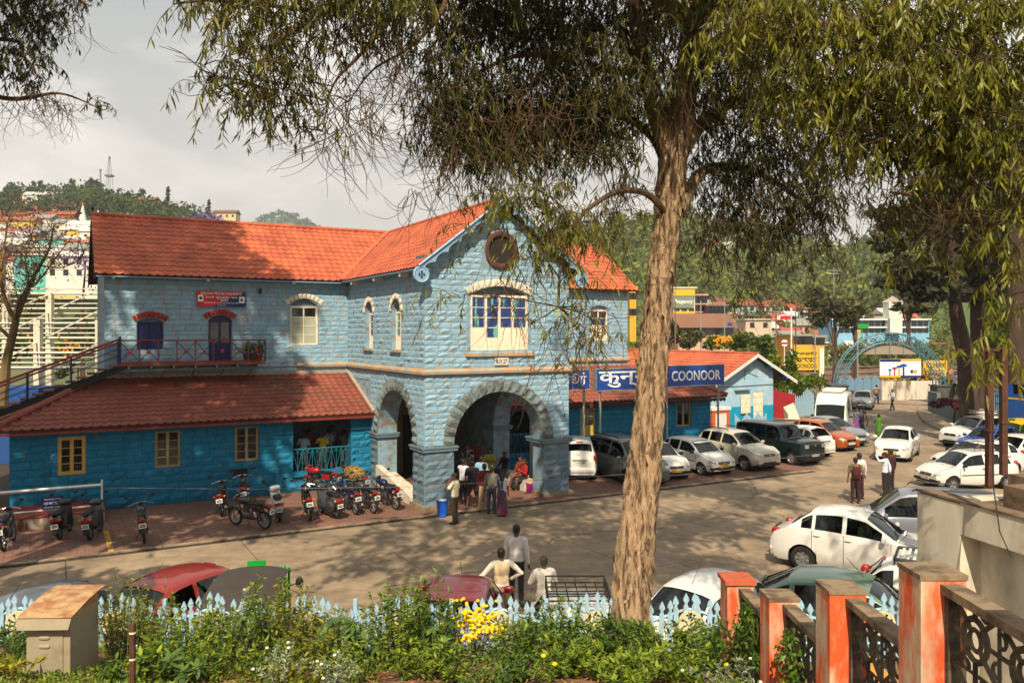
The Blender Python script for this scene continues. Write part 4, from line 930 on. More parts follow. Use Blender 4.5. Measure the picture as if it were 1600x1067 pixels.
 for sg in (1, -1):
  for w in p['wins']:
   b = MB(); x = w[0]+.06; z = belt(x)-.10; y = section(x)[3][0]; b.sup((x, sg*(y+.015), z), (.085, .018, .016), 4, nu=8, nv=4); b.build('door_handle', pm if typ != 'indica' else M_plas, root)
  b = MB(); xm = p['wins'][1][1]-.02; b.sup((xm, sg*(Wd*.5+.085), belt(xm)+.085), (.055, .105, .075), 3, nu=10, nv=6); b.tube([(xm, sg*Wd*.46, belt(xm)+.02), (xm, sg*(Wd*.5+.05), belt(xm)+.06)], .018, 5)
  b.build('wing_mirror', pm if typ in ('sedan', 'hatch', 'compact', 'mpv', 'suv') else M_plas, root, smooth=True)
 # front: grille, lamps, bumper, plate
 zn = p['nose']; xx = h2
 b = MB(); b.sup((xx-.045, 0, zn-.10), (.06, Wd*.22, .06), 5, nu=12, nv=6); b.sup((xx-.03, 0, low+.13), (.045, Wd*.27, .055), 5, nu=12, nv=6)
 if p.get('clad'): b.sup((xx-.10, 0, low+.05), (.12, Wd*.43, .08), 5, nu=14, nv=6)
 if typ == 'indica': b.sup((xx-.06, 0, low+.16), (.09, Wd*.47, .07), 5, nu=14, nv=6)
 gr = b.build('grille', M_plas, root, smooth=True)
 b = MB()
 for k in (-1, 0, 1): b.boxc((xx+.016, 0, zn-.10+k*.035), (.012, Wd*.40, .010))
 b.sup((xx+.02, 0, zn-.10), (.014, .05, .04), 2, nu=10, nv=6); b.build('grille_bar', M_chrome, gr)
 for sg in (1, -1):
  b = MB()
  if boxy: b.boxc((xx-.03, sg*Wd*.33, zn-.12), (.07, .24, .17))
  else: b.sup((xx-.15, sg*Wd*.365, zn-.035), (.19, .115, .075), 2.6, nu=14, nv=8, rot=Euler((0, .20, -sg*.50)).to_matrix())
  b.build('headlight', M_lamp, root, smooth=not boxy)
  b = MB(); b.sup((xx-.05, sg*Wd*.34, low+.13), (.04, .05, .045), 2, nu=10, nv=6); b.build('fog_lamp', M_lamp, root, smooth=True)
 yb_ = MB(); yb_.boxc((xx+.02, 0, low+.24), (.014, .50, .11)); fp = yb_.build('number_plate', M_py if plate == 'y' else M_pw, root)
 text_obj('lettering', 'TN 43 %s %d' % (rnd.choice(['A', 'B', 'C', 'E']), rnd.randint(1000, 9999)), .1, M_seam, fp, Matrix.Translation((xx+.028, 0, low+.24)) @ Matrix(((0, 0, 1, 0), (1, 0, 0, 0), (0, 1, 0, 0), (0, 0, 0, 1))), .0005, width=.44, height=.07)
 # wipers, antenna
 for yy in (-.45, .1): b = MB(); b.tube([(p['cowl']+.02, yy, p['hood']+.02), (p['cowl']-.14, yy+.45, tops(p['cowl']-.14)+.035)], .009, 4); b.build('wiper', M_seam, root)
 b = MB(); b.tube([(p['rf']-.15, .0, H), (p['rf']-.42, 0, H+.30)], .005, 4); b.build('aerial', M_seam, root)
 # rear: lamps, bumper, plate
 for sg in (1, -1):
  b = MB()
  if typ in ('sedan', 'compact'): b.sup((-xx+.13, sg*Wd*.385, .88), (.11, .085, .10), 3, nu=12, nv=8, rot=Euler((0, 0, sg*.5)).to_matrix())
  elif typ in ('tall', 'mpv', 'jeep', 'van'): b.sup((-xx+.10, sg*Wd*.425, 1.0 if typ != 'tall' else .92), (.09, .07, .20), 4, nu=10, nv=8)
  else: b.sup((-xx+.14, sg*Wd*.41, .98), (.13, .07, .13), 2.8, nu=12, nv=8, rot=Euler((0, .2, sg*.4)).to_matrix())
  b.build('tail_light', M_tail, root, smooth=True)
 zb_ = p['tz']-.28 if typ not in ('sedan', 'compact') else .78
 b = MB(); b.boxc((-xx-.004, 0, zb_), (.02, .50, .12)); rp = b.build('number_plate', M_py if plate == 'y' else M_pw, root)
 text_obj('lettering', 'TN 43 %s %d' % (rnd.choice(['A', 'B', 'C', 'E']), rnd.randint(1000, 9999)), .1, M_seam, rp, Matrix.Translation((-xx-.016, 0, zb_)) @ Matrix(((0, 0, -1, 0), (-1, 0, 0, 0), (0, 1, 0, 0), (0, 0, 0, 1))), .0005, width=.44, height=.07)
 b = MB(); b.sup((-xx+.06, 0, .46), (.10, Wd*.46, .12), 5, nu=16, nv=6); b.build('rear_bumper', pm, root, smooth=True)
 b = MB(); b.boxc((-xx-.012, 0, zb_+.11), (.03, .62, .035)); b.tube([(-xx+.02 if typ in ('tall', 'jeep', 'van') else p['tail']+.02, 0, p['tz']+.04), (p['tail']+.05 if typ not in ('tall', 'jeep', 'van') else -xx+.10, .30, p['tz']+.12)], .009, 4); b.build('tailgate_trim', M_plas if typ not in ('tall',) else M_chrome, root)
 if typ not in ('sedan', 'compact'):
  b = MB(); b.boxc((p['rr']+.02, 0, H-.045), (.05, .28, .03)); b.build('brake_light', M_tail, root)
 # wheels
 tm = rm = None
 for i, (xw, sg) in enumerate([(xf_, 1), (xf_, -1), (xr, 1), (xr, -1)]):
  w = empty('wheel', (xw, sg*(Wd*.5-.11), r), 0 if sg > 0 else math.pi); w.parent = root
  if tm is None:
   b = MB(); b.lathe([(r*.60, .085), (r*.66, .10), (r*.90, .098), (r*.985, .07), (r, .03), (r, -.03), (r*.985, -.07), (r*.9, -.098), (r*.62, -.09)], 28, axis='y'); t_ = b.build('tyre', M_tyre, w, smooth=True); tm = t_.data
   b = MB(); b.lathe([(r*.62, .085), (r*.58, .072), (r*.54, .03), (0, .025)], 24, axis='y')
   for k in range(7):
    a = 2*math.pi*k/7; ca, sa = math.cos(a), math.sin(a); n_ = Vector((-sa, 0, ca)); d_ = Vector((ca, 0, sa))
    P_ = [Vector((0, .062, 0))+d_*(r*.10)-n_*(r*.085), Vector((0, .062, 0))+d_*(r*.10)+n_*(r*.085), Vector((0, .080, 0))+d_*(r*.60)+n_*(r*.06), Vector((0, .080, 0))+d_*(r*.60)-n_*(r*.06)]
    b.add([tuple(q) for q in P_]+[(q.x, q.y-.03, q.z) for q in P_], [(0, 1, 2, 3), (0, 4, 5, 1), (1, 5, 6, 2), (2, 6, 7, 3), (3, 7, 4, 0)])
   b.lathe([(r*.16, .03), (r*.16, .072), (r*.10, .080), (0, .080)], 12, axis='y'); q = b.build('rim', M_rim, w, smooth=True, ang=30); rm = q.data
  else: link('tyre', tm, w); link('rim', rm, w)
 if rack:
  b = MB(); z0 = H+.05; xa, xb = p['rr']+.25, p['rf']-.30; yw = Wd*.33
  if rack == 'flat':
   for sg in (1, -1): b.tube([(xa, sg*yw, z0+.05), (xb, sg*yw, z0+.05)], .035, 6)
   for x in (xa, xb): b.tube([(x, sg*yw, z0-.06), (x, sg*yw, z0+.05)], .02, 4); b.tube([(x, -yw, z0+.05), (x, yw, z0+.05)], .03, 5)
   c_ = MB()
   for x in np.linspace(xa+.12, xb-.12, 8): c_.boxc((x, 0, z0+.055), (.055, yw*2, .018))
   c_.build('rack_slats', M_wpaint, root)
  elif rack == 'rails':
   for sg in (1, -1): b.tube([(xa, sg*yw, z0-.03), (xa+.1, sg*yw, z0+.03), (xb-.1, sg*yw, z0+.03), (xb, sg*yw, z0-.03)], .022, 6)
  else:
   zz = z0+.10
   for sg in (1, -1):
    b.tube([(xa, sg*yw, zz), (xb, sg*yw, zz)], .018, 5); b.tube([(xa, sg*yw, zz+.12), (xb, sg*yw, zz+.12)], .016, 5)
   for x in (xa, xb): b.tube([(x, -yw, zz+.12), (x, yw, zz+.12)], .016, 5)
   for x in np.linspace(xa, xb, 5):
    b.tube([(x, -yw, zz), (x, yw, zz)], .014, 5)
    for sg in (1, -1): b.tube([(x, sg*yw, zz-.12), (x, sg*yw, zz+.12)], .012, 4)
   for y in np.linspace(-yw, yw, 7): b.tube([(xa, y, zz+.015), (xb, y, zz+.015)], .010, 4)
  b.build('roof_rack', M_plas if rack != 'white' else M_wpaint, root)
 if trim == 'sunstrip':
  b = MB(); xa, xb = p['rf']+.06, p['rf']+.17; b.add([(xa, -.5, tops(xa)+.042), (xb, -.53, tops(xb)+.042), (xb, .53, tops(xb)+.042), (xa, .5, tops(xa)+.042)], [(0, 1, 2, 3)]); b.build('windscreen_strip', M_pw, root)
 return root
def put_car(typ, pm, px, py, hd, label, cat='car', name='parked_car', ref='front', group=None, **k):
 """px,py: picture point of the ground under the front (or rear) bumper centre; hd: heading"""
 root = make_car(typ, pm, name, **k); d = Vector((hd[0], hd[1], 0)).normalized(); g = G(px, py); L = TYPES[typ]['L']
 c = g-d*(L/2) if ref == 'front' else (g+d*(L/2) if ref == 'rear' else g)
 root.location = (c.x, c.y, .0); root.rotation_euler = (0, 0, math.atan2(d.y, d.x)); tag(root, label, cat, group)
 return root
row = 'cars parked in a row before the annex'; PH = (.42, -.91)
put_car('tall', P_white, 906, 752, (.02, 1), 'white tall hatchback seen from behind beside the porch pier', ref='rear', group=row)
put_car('mpv', P_grey, 1024, 762, (.40, -.92), 'grey green people carrier half hidden by the tree trunk', group=row, rack='rails')
put_car('indica', P_white, 1058, 752, (.36, -.93), 'white taxi hatchback just right of the tree trunk', group=row, plate='y')
put_car('indica', P_white, 1132, 744, (.50, -.86), 'white taxi hatchback with black side strip and sun strip', group=row, plate='y', trim='sunstrip')
put_car('suv', P_cream, 1203, 737, (.52, -.85), 'cream compact off-roader with black cladding', group=row, rack='rails')
put_car('jeep', P_dgreen, 1274, 728, (.52, -.85), 'dark bottle green boxy wagon with pale lower body', group=row)
put_car('hatch', P_white, 1291, 716, (-.50, .86), 'white hatchback reversed in showing its red tail light', ref='rear', group=row)
put_car('hatch', P_orange, 1331, 706, (.50, -.86), 'copper orange hatchback in the parked row', group=row)
put_car('sedan', P_silver, 1346, 699, (.45, -.89), 'silver saloon at the far end of the parked row', group=row)
VAN = put_car('van', P_white, 1295, 688, (-.45, -.89), 'white tall passenger minibus with a roof box', 'minibus', 'minibus')
b = MB(); b.box(-1.9, .5, -.55, .55, 2.68, 2.78)
for x in np.linspace(-1.8, .4, 7): b.box(x-.02, x+.02, -.60, .60, 2.78, 2.82)
b.build('roof_box', M_wpaint, VAN)
put_car('hatch', P_silver, 1346, 641, (-.45, -.89), 'silver car behind the white minibus')
put_car('sedan', P_white, 1392, 722, (-.55, -.835), 'white saloon taxi driving toward the camera on open concrete', name='moving_car', plate='y')
right = 'cars on the right side of the forecourt'
put_car('suv', P_white, 1484, 700, (-.93, -.36), 'white off-roader with silver bonnet and roof bars by the kerb', group=right, rack='white')
put_car('hatch', P_blue, 1511, 716, (-.88, -.47), 'bright blue hatchback beside the white off-roader', group=right)
put_car('sedan', P_white, 1545, 735, (-.88, -.47), 'white saloon right of the blue hatchback', group=right)
put_car('indica', P_white, 1446, 762, (-.985, -.17), 'white hatchback with roof rack seen side-on behind rusty posts', group=right, rack='black')
put_car('indica', P_white, 1468, 742, (-.985, -.17), 'white hatchback hidden behind the side-on white one', group=right)
put_car('mpv', P_mpv, 1310, 848, (-.94, .34), 'slate silver people carrier with roof rack beside the concrete tank', group=right, rack='rails')
_c = put_car('compact', P_white, 1222, 872, (.83, -.56), 'white saloon with dark windscreen and hubcaps near the green saloon', ref='rear', group=right)
near = 'cars behind the picket fence'
_g = put_car('sedan', P_sage, 1160, 998, (.87, -.49), 'sage green saloon behind the orange fence posts', ref='rear', group=near); _g.scale = (1.1, 1.1, 1.07); _c.scale = (1.05, 1.05, 1.04)
put_car('hatch', P_white, 1338, 972, (.87, -.49), 'white wagon with black roof bars beyond the green saloon', ref='rear', group=near, rack='flat')
put_car('hatch', P_white, 994, 1078, (-.72, -.69), 'white hatchback right of the tree trunk behind the fence', group=near, ref='front')
put_car('indica', P_white, 912, 1122, (.0, 1), 'white hatchback with black roof rack left of the trunk', group=near, rack='black', ref='rear')
put_car('hatch', P_maroon, 700, 1084, (.06, 1), 'maroon hatchback with black mirrors behind the fence', group=near, ref='rear')
put_car('hatch', P_red, 112, 1085, (-.42, -.91), 'brick red hatchback behind the fence left of the rickshaw', group=near)
put_car('hatch', P_silver, -150, 1135, (-.42, -.91), 'silver car partly hidden by the grey metal cabinet', group=near)
# auto-rickshaws
M_can = mat('rickshaw_canvas', rgb(58, 50, 44), .75, .18, 3, .4, 30); M_rg = mat('rickshaw_green', rgb(20, 140, 50), .4); M_ry = mat('rickshaw_yellow', rgb(214, 160, 30), .4, .1)
def rickshaw(label, x, y, hd, yellow=False):
 r_ = empty('auto_rickshaw', (x, y, 0), math.atan2(hd[1], hd[0]), label, 'auto rickshaw')
 b = MB(); b.prism([(-1.25, .35), (-1.25, 1.0), (-.9, 1.05), (.2, .95), (.45, .5), (1.05, .5), (1.25, .95), (1.32, .9), (1.30, .35)], -.62, .62, 'y'); b.build('body', M_ry, r_)
 b = MB(); n = 12; vs = []
 prof_ = [(-1.30, .98), (-1.32, 1.3), (-1.22, 1.62), (-.9, 1.74), (-.2, 1.78), (.5, 1.76), (.98, 1.68), (1.10, 1.60)]
 for (xx, zz) in prof_:
  for q in range(9):
   a = -1+2*q/8; vs.append((xx, .64*a*(1-.06*(1-abs(a))), zz-.10*abs(a)**3-(.0)))
 fs = [(i*9+j, i*9+j+1, (i+1)*9+j+1, (i+1)*9+j) for i in range(len(prof_)-1) for j in range(8)]; b.add(vs, fs)
 for sg in (-1, 1): b.add([(-1.3, sg*.64, .95), (-.35, sg*.66, .95), (-.35, sg*.64, 1.68), (-1.2, sg*.64, 1.55)], [(0, 1, 2, 3)])
 c = b.build('canopy', M_can if not yellow else M_ry, r_, smooth=True)
 b = MB(); b.boxc((-1.335, 0, 1.28), (.02, .66, .22)); b.build('rear_window', M_cgd, r_)
 b = MB()
 for i in range(9): b.sup((-1.35, -.32+.08*i, 1.42-.02*abs(i-4)), (.02, .035, .03), 2, nu=6, nv=4, mi=i % 3)
 b.build('garland', [M_rg, M_ry, M_sred], r_)
 b = MB(); b.tube([(1.10, -.6, 1.6), (1.28, -.58, .95)], .025, 5); b.tube([(1.10, .6, 1.6), (1.28, .58, .95)], .025, 5); b.tube([(.2, .66, .9), (.2, .64, 1.68)], .02, 5); b.tube([(.2, -.66, .9), (.2, -.64, 1.68)], .02, 5); b.build('frame', M_rg, r_)
 b = MB(); b.boxc((.95, 0, 1.745), (.08, .34, .09)); b.sup((1.05, -.5, 1.58), (.05, .06, .09)); b.build('roof_sign', M_rg, r_)
 b = MB()
 for sg in (-1, 1): b.sup((1.15, sg*.80, 1.28), (.03, .08, .11)); b.tube([(1.18, sg*.6, 1.2), (1.15, sg*.8, 1.28)], .01, 4)
 b.build('mirror', M_plas, r_)
 for (xx, yy) in ((-.85, .52), (-.85, -.52), (1.12, 0)):
  b = MB(); b.lathe([(.10, .05), (.19, .06), (.215, .03), (.215, -.03), (.19, -.06), (.10, -.05)], 20, axis='y', c=(xx, yy, .215)); b.build('wheel', M_tyre, r_, smooth=True)
 b = MB(); b.boxc((-.6, 0, .85), (.5, 1.1, .35)); b.build('seat', M_blk, r_)
 return r_
p = P3(392, 940, 14.6); rickshaw('auto rickshaw with brown canvas hood and green trim behind the fence', -4.86, 15.1, (-.15, .98))
p = G(1600, 706); rickshaw('yellow auto rickshaw between parked cars at the picture edge', p.x, p.y, (-.9, -.4), True)
# ------------------------------------------------------------------ two-wheelers
M_eng = mat('engine_metal', rgb(90, 90, 90), .45, .2, 14, metal=.7); M_helm = mat('black_helmet', rgb(30, 28, 28), .25, .05, coat=.5)
M_bseat = mat('vinyl_seat', rgb(20, 19, 19), .5, .1, 8, .2, 30)
def bpaint(c, n): return mat(n, c, .3, .05, coat=.5)
BK = {'black': bpaint(rgb(20, 20, 22), 'bike_black_paint'), 'blue': bpaint(rgb(12, 22, 66), 'bike_blue_paint'), 'red': bpaint(rgb(150, 16, 18), 'bike_red_paint'), 'silver': bpaint(rgb(150, 150, 152), 'bike_silver_paint'), 'white': bpaint(rgb(200, 200, 196), 'bike_white_paint'), 'olive': bpaint(rgb(70, 66, 48), 'bike_olive_paint'), 'grey': bpaint(rgb(54, 54, 56), 'bike_grey_paint')}
def wheel_2(x, r, par, spokes=True, w=.045):
 e_ = empty('wheel', (x, 0, r)); e_.parent = par
 b = MB(); b.lathe([(r-.07, w*.7), (r-.03, w), (r, w*.35), (r, -w*.35), (r-.03, -w), (r-.07, -w*.7), (r-.07, w*.7)], 26, axis='y'); b.build('tyre', M_tyre, e_, smooth=True)
 b = MB(); b.lathe([(r-.07, .022), (r-.095, .02), (r-.095, -.02), (r-.07, -.022)], 24, axis='y')
 if spokes:
  for k in range(12):
   a = 2*math.pi*k/12; b.tube([(.03*math.cos(a+.4), .02*(-1)**k, .03*math.sin(a+.4)), ((r-.09)*math.cos(a), 0, (r-.09)*math.sin(a))], .004, 3)
 else:
  for k in range(5):
   a = 2*math.pi*k/5; b.tube([(0, 0, 0), ((r-.09)*math.cos(a), 0, (r-.09)*math.sin(a))], .022, 4)
 b.cyl((0, -.05, 0), (0, .05, 0), .045, 10); b.build('rim', M_rim, e_)
def motorbike(name, col, helmet=False, carrier=False, cover=None):
 r_ = empty(name); m = BK[col]; wr = .30
 wheel_2(.64, wr, r_, col not in ('blue', 'red')); wheel_2(-.62, wr, r_, col not in ('blue', 'red'))
 b = MB(); b.tube([(.42, 0, .88), (.30, 0, .80), (-.25, 0, .62), (-.35, 0, .40)], .022, 6); b.tube([(.42, 0, .85), (.36, 0, .42), (0, 0, .26), (-.3, 0, .30)], .02, 6)
 for sg in (-1, 1):
  b.tube([(-.62, sg*.08, .30), (-.30, sg*.09, .33)], .022, 6); b.tube([(-.60, sg*.10, .34), (-.48, sg*.10, .68)], .024, 6); b.tube([(-.30, sg*.10, .68), (-.85, sg*.09, .80)], .016, 5)
 b.tube([(-.05, .08, .28), (-.15, .25, .02)], .012, 5); b.build('frame', M_plas, r_)
 b = MB(); b.sup((.08, 0, .40), (.19, .12, .13), 4, nu=10, nv=6); b.cyl((.10, 0, .48), (.18, 0, .66), .085, 10)
 for k in range(5): b.lathe([(.0, 0), (.11, 0), (.11, .01), (0, .01)], 10, c=(.13, 0, .52+.03*k))
 b.build('engine', M_eng, r_, smooth=True)
 b = MB(); b.sup((.20, 0, .86), (.27, .135, .12), 2.5, nu=14, nv=8); b.build('fuel_tank', m, r_, smooth=True)
 b = MB(); b.sup((-.25, 0, .80), (.36, .115, .055), 3.5, nu=14, nv=6); b.sup((-.50, 0, .835), (.16, .10, .04), 3, nu=10, nv=5); b.build('seat', M_bseat, r_, smooth=True)
 b = MB(); b.sup((-.42, .105, .66), (.22, .025, .10), 3, nu=10, nv=6); b.sup((-.42, -.105, .66), (.22, .025, .10), 3, nu=10, nv=6); b.sup((-.74, 0, .78), (.14, .09, .055), 3, nu=10, nv=6); b.build('side_cowl', m, r_, smooth=True)
 b = MB(); b.tube([(-.80, 0, .74), (-.93, 0, .56), (-.98, 0, .40)], [.05, .055, .05], 6); b.build('mudguard', M_plas, r_)
 b = MB(); b.tube([(.64+.30*math.cos(a)*1.1, 0, .30+.30*math.sin(a)*1.1) for a in np.linspace(.5, 2.4, 7)], .045, 6); b.build('mudguard', m, r_)
 b = MB(); b.sup((-.90, 0, .76), (.04, .085, .045), 3, nu=10, nv=6); b.build('tail_light', M_tail, r_)
 for sg in (-1, 1):
  b = MB(); b.sup((-.84, sg*.17, .72), (.03, .035, .03)); b.tube([(-.84, 0, .73), (-.84, sg*.15, .72)], .008, 4); b.build('indicator', M_amber, r_)
 b = MB(); b.boxc((-.99, 0, .60), (.012, .21, .14)); b.build('number_plate', M_pw, r_)
 b = MB(); b.boxc((-.998, 0, .625), (.004, .14, .025)); b.boxc((-.998, 0, .58), (.004, .16, .03)); b.build('lettering', M_seam, r_)
 b = MB()
 for sg in (-1, 1): b.tube([(.64, sg*.09, .30), (.42, sg*.09, .92)], .024, 6)
 b.build('fork', M_chrome, r_)
 b = MB(); b.tube([(.30, -.36, .98), (.40, -.14, 1.04), (.40, .14, 1.04), (.30, .36, .98)], .014, 6); b.build('handlebar', M_chrome, r_)
 b = MB(); b.tube([(.30, -.36, .98), (.25, -.42, .975)], .02, 6); b.tube([(.30, .36, .98), (.25, .42, .975)], .02, 6); b.sup((.50, 0, .90), (.10, .105, .11), 2.4, nu=12, nv=8); b.sup((.44, 0, 1.02), (.06, .09, .05), 3); b.build('headlight', m if col != 'grey' else M_plas, r_, smooth=True)
 b = MB(); b.sup((.585, 0, .90), (.03, .08, .08), 2); b.build('lens', M_lamp, r_)
 for sg in (-1, 1):
  b = MB(); b.tube([(.36, sg*.22, 1.03), (.38, sg*.34, 1.20)], .007, 4); b.sup((.37, sg*.38, 1.24), (.018, .07, .045), 2, nu=10, nv=6); b.build('mirror', M_plas, r_, smooth=True)
 b = MB(); b.tube([(.20, -.08, .42), (.26, -.13, .28), (-.1, -.15, .24), (-.35, -.16, .28), (-.85, -.17, .36)], [.02, .02, .022, .04, .045], 8); b.build('exhaust', M_chrome, r_, smooth=True)
 if helmet:
  b = MB(); b.sup((-.28, 0, .99), (.15, .125, .135), 2.2, nu=16, nv=10); b.sup((-.42, 0, .97), (.02, .09, .05), 3); b.build('pillion_helmet', M_helm, r_, smooth=True)
 if cover:
  b = MB(); b.sup((-.15, 0, .82), (.62, .25, .30), 2.4, nu=18, nv=10); c = b.build('cover', cover, r_, smooth=True)
 return r_
def scooter(name, col, old=False):
 r_ = empty(name); m = BK[col]; wr = .225
 wheel_2(.60, wr, r_, False, .05); wheel_2(-.52, wr, r_, False, .05)
 b = MB(); n = 12
 prof_ = [(-.86, .10, .55, .72), (-.74, .16, .40, .80), (-.50, .19, .34, .80), (-.22, .17, .30, .78), (-.05, .12, .28, .70)]
 vs = []
 for (x, w, z0, z1) in prof_:
  for q in range(n): a = 2*math.pi*q/n; vs.append((x, w*math.copysign(abs(math.cos(a))**.7, math.cos(a)), (z0+z1)/2+(z1-z0)/2*math.copysign(abs(math.sin(a))**.7, math.sin(a))))
 b.add(vs, [(i*n+j, i*n+(j+1) % n, (i+1)*n+(j+1) % n, (i+1)*n+j) for i in range(len(prof_)-1) for j in range(n)]+[tuple(range(n-1, -1, -1)), tuple(range((len(prof_)-1)*n, len(prof_)*n))])
 if old:
  for sg in (-1, 1): b.sup((-.50, sg*.19, .46), (.27, .09, .19), 2.3, nu=14, nv=8)
 b.build('rear_body', m, r_, smooth=True)
 b = MB(); b.box(-.12, .34, -.17, .17, .22, .29); b.build('floorboard', M_plas, r_)
 b = MB(); b.hexa([(.30, -.20, .26), (.36, -.20, .26), (.36, .20, .26), (.30, .20, .26), (.44, -.16, .90), (.50, -.16, .90), (.50, .16, .90), (.44, .16, .90)]); b.sup((.60, 0, .40), (.22, .11, .10), 2.5, nu=12, nv=6); b.sup((.44, 0, .96), (.13, .20, .10), 2.6, nu=12, nv=8); b.build('front_apron', m, r_, smooth=True, ang=50)
 b = MB(); b.sup((-.42, 0, .82), (.40, .14, .055), 3.2, nu=14, nv=6); b.build('seat', M_bseat, r_, smooth=True)
 b = MB(); b.tube([(.60, .08, .22), (.50, .06, .6), (.40, 0, 1.0)], .022, 6); b.tube([(.34, -.34, .98), (.40, 0, 1.01), (.34, .34, .98)], .02, 6); b.tube([(-.80, -.12, .84), (-.96, -.10, .90), (-.96, .10, .90), (-.80, .12, .84)], .014, 5); b.build('handlebar', M_plas, r_)
 b = MB(); b.sup((-.88, 0, .66), (.04, .13, .055), 3, nu=12, nv=6); b.build('tail_light', M_tail, r_)
 for sg in (-1, 1):
  b = MB(); b.sup((-.84, sg*.14, .66), (.04, .04, .045)); b.build('indicator', M_amber, r_)
  b = MB(); b.tube([(.38, sg*.22, 1.02), (.38, sg*.32, 1.20)], .007, 4); b.sup((.37, sg*.34, 1.25), (.018, .065, .05), 2, nu=10, nv=6); b.build('mirror', M_plas, r_, smooth=True)
 b = MB(); b.boxc((-.90, 0, .48), (.012, .20, .14)); b.build('number_plate', M_pw, r_)
 b = MB(); b.boxc((-.908, 0, .505), (.004, .14, .025)); b.boxc((-.908, 0, .46), (.004, .16, .03)); b.build('lettering', M_seam, r_)
 b = MB(); b.tube([(-.2, -.17, .25), (-.75, -.20, .30)], [.03, .05], 8); b.sup((-.45, .10, .25), (.22, .08, .09), 3); b.build('exhaust', M_eng, r_)
 b = MB(); b.boxc((-.86, 0, .38), (.02, .16, .2)); b.build('mudguard', M_plas, r_)
 return r_
M_camo = mat('camouflage_seat_cloth', rgb(150, 118, 60), .8, .2, 6, col2=rgb(60, 50, 34), amt=.5, c2scale=14, sharp=.03)
VB = (-.487, .873)
def put_bike(o, px, py, hd, label, lean=.10):
 g = G(px, py); d = Vector((hd[0], hd[1], 0)).normalized(); c = g+d*.62
 o.location = (c.x, c.y, .028); o.rotation_euler = (-lean, 0, math.atan2(d.y, d.x)); o.rotation_mode = 'XYZ'
 o.rotation_euler = (Matrix.Rotation(math.atan2(d.y, d.x), 3, 'Z') @ Matrix.Rotation(-lean, 3, 'X')).to_euler()
 tag(o, label, 'scooter' if 'scooter' in label else 'motorbike', 'two-wheelers parked before the turquoise wing')
put_bike(motorbike('motorbike', 'grey'), 6, 862, (-.35, .94), 'dark motorbike cut by the picture edge beside the white rail')
put_bike(scooter('scooter', 'black'), 92, 846, (-.25, .97), 'black scooter before the blue notice on the white rail')
put_bike(scooter('scooter', 'grey'), 140, 846, (-.22, .97), 'dark grey scooter at the end of the white rail')
put_bike(motorbike('motorbike', 'black'), 226, 850, (-.42, .9), 'lone black motorbike on the clay paving')
put_bike(motorbike('motorbike', 'black'), 347, 808, (-.25, .97), 'black motorbike below the small dark wall plate')
put_bike(motorbike('motorbike', 'grey'), 383, 796, (-.30, .95), 'grey motorbike close against the turquoise wall')
put_bike(motorbike('motorbike', 'black'), 414, 828, (-.88, .47), 'black spoke-wheeled motorbike turned side-on')
put_bike(scooter('scooter', 'white'), 438, 818, (-.35, .94), 'white scooter beside the side-on black motorbike')
put_bike(motorbike('motorbike', 'black', helmet=True), 485, 814, (-.35, .94), 'black motorbike with a dark helmet on its seat')
put_bike(motorbike('motorbike', 'red'), 520, 772, (-.90, .43), 'red motorbike under the barred booking opening')
put_bike(scooter('scooter', 'grey', old=True), 528, 812, (-.62, .78), 'old grey round-sided scooter')
put_bike(motorbike('motorbike', 'blue'), 556, 805, (-.55, .83), 'blue motorbike beside the old grey scooter')
put_bike(motorbike('motorbike', 'grey'), 584, 803, (-.62, .78), 'dark motorbike between two blue ones')
put_bike(motorbike('motorbike', 'blue'), 619, 797, (-.62, .78), 'dark blue motorbike nearest the white ramp')
put_bike(motorbike('motorbike', 'olive', cover=M_camo, helmet=True), 568, 776, (-.7, .7), 'motorbike with camouflage patterned seat cloth')
# ------------------------------------------------------------------ people
M_skin = mat('brown_skin', rgb(112, 70, 48), .55, .06, 6); M_hair = mat('black_hair', rgb(18, 15, 14), .6, .1, 20); M_hairg = mat('greying_hair', rgb(60, 56, 52), .7, .2, 20); M_shoe = mat('dark_shoe', rgb(26, 22, 20), .5)
_cl = {}
def cloth(c, c2=None, sc=8):
 k = (c, c2)
 if k not in _cl: _cl[k] = mat('cloth_%s' % '_'.join(map(str, c)), rgb(*c), .85, .10, 7, .35, 9, col2=rgb(*c2) if c2 else None, amt=.45, c2scale=sc, sharp=.03)
 return _cl[k]
def remesh(mb, name, m, par, vox=.016, smooth=3):
 me = bpy.data.meshes.new(name); me.from_pydata(mb.v, [], mb.f); me.update()
 o = bpy.data.objects.new(name, me); COL.objects.link(o)
 r = o.modifiers.new('r', 'REMESH'); r.mode = 'VOXEL'; r.voxel_size = vox
 if smooth: q = o.modifiers.new('s', 'SMOOTH'); q.iterations = smooth; q.factor = .5
 dg = bpy.context.evaluated_depsgraph_get(); nm = bpy.data.meshes.new_from_object(o.evaluated_get(dg)); bpy.data.objects.remove(o)
 nm.name = name; nm.materials.clear(); nm.materials.append(m); nm.polygons.foreach_set('use_smooth', [True]*len(nm.polygons))
 return link(name, nm, par)
V3 = Vector
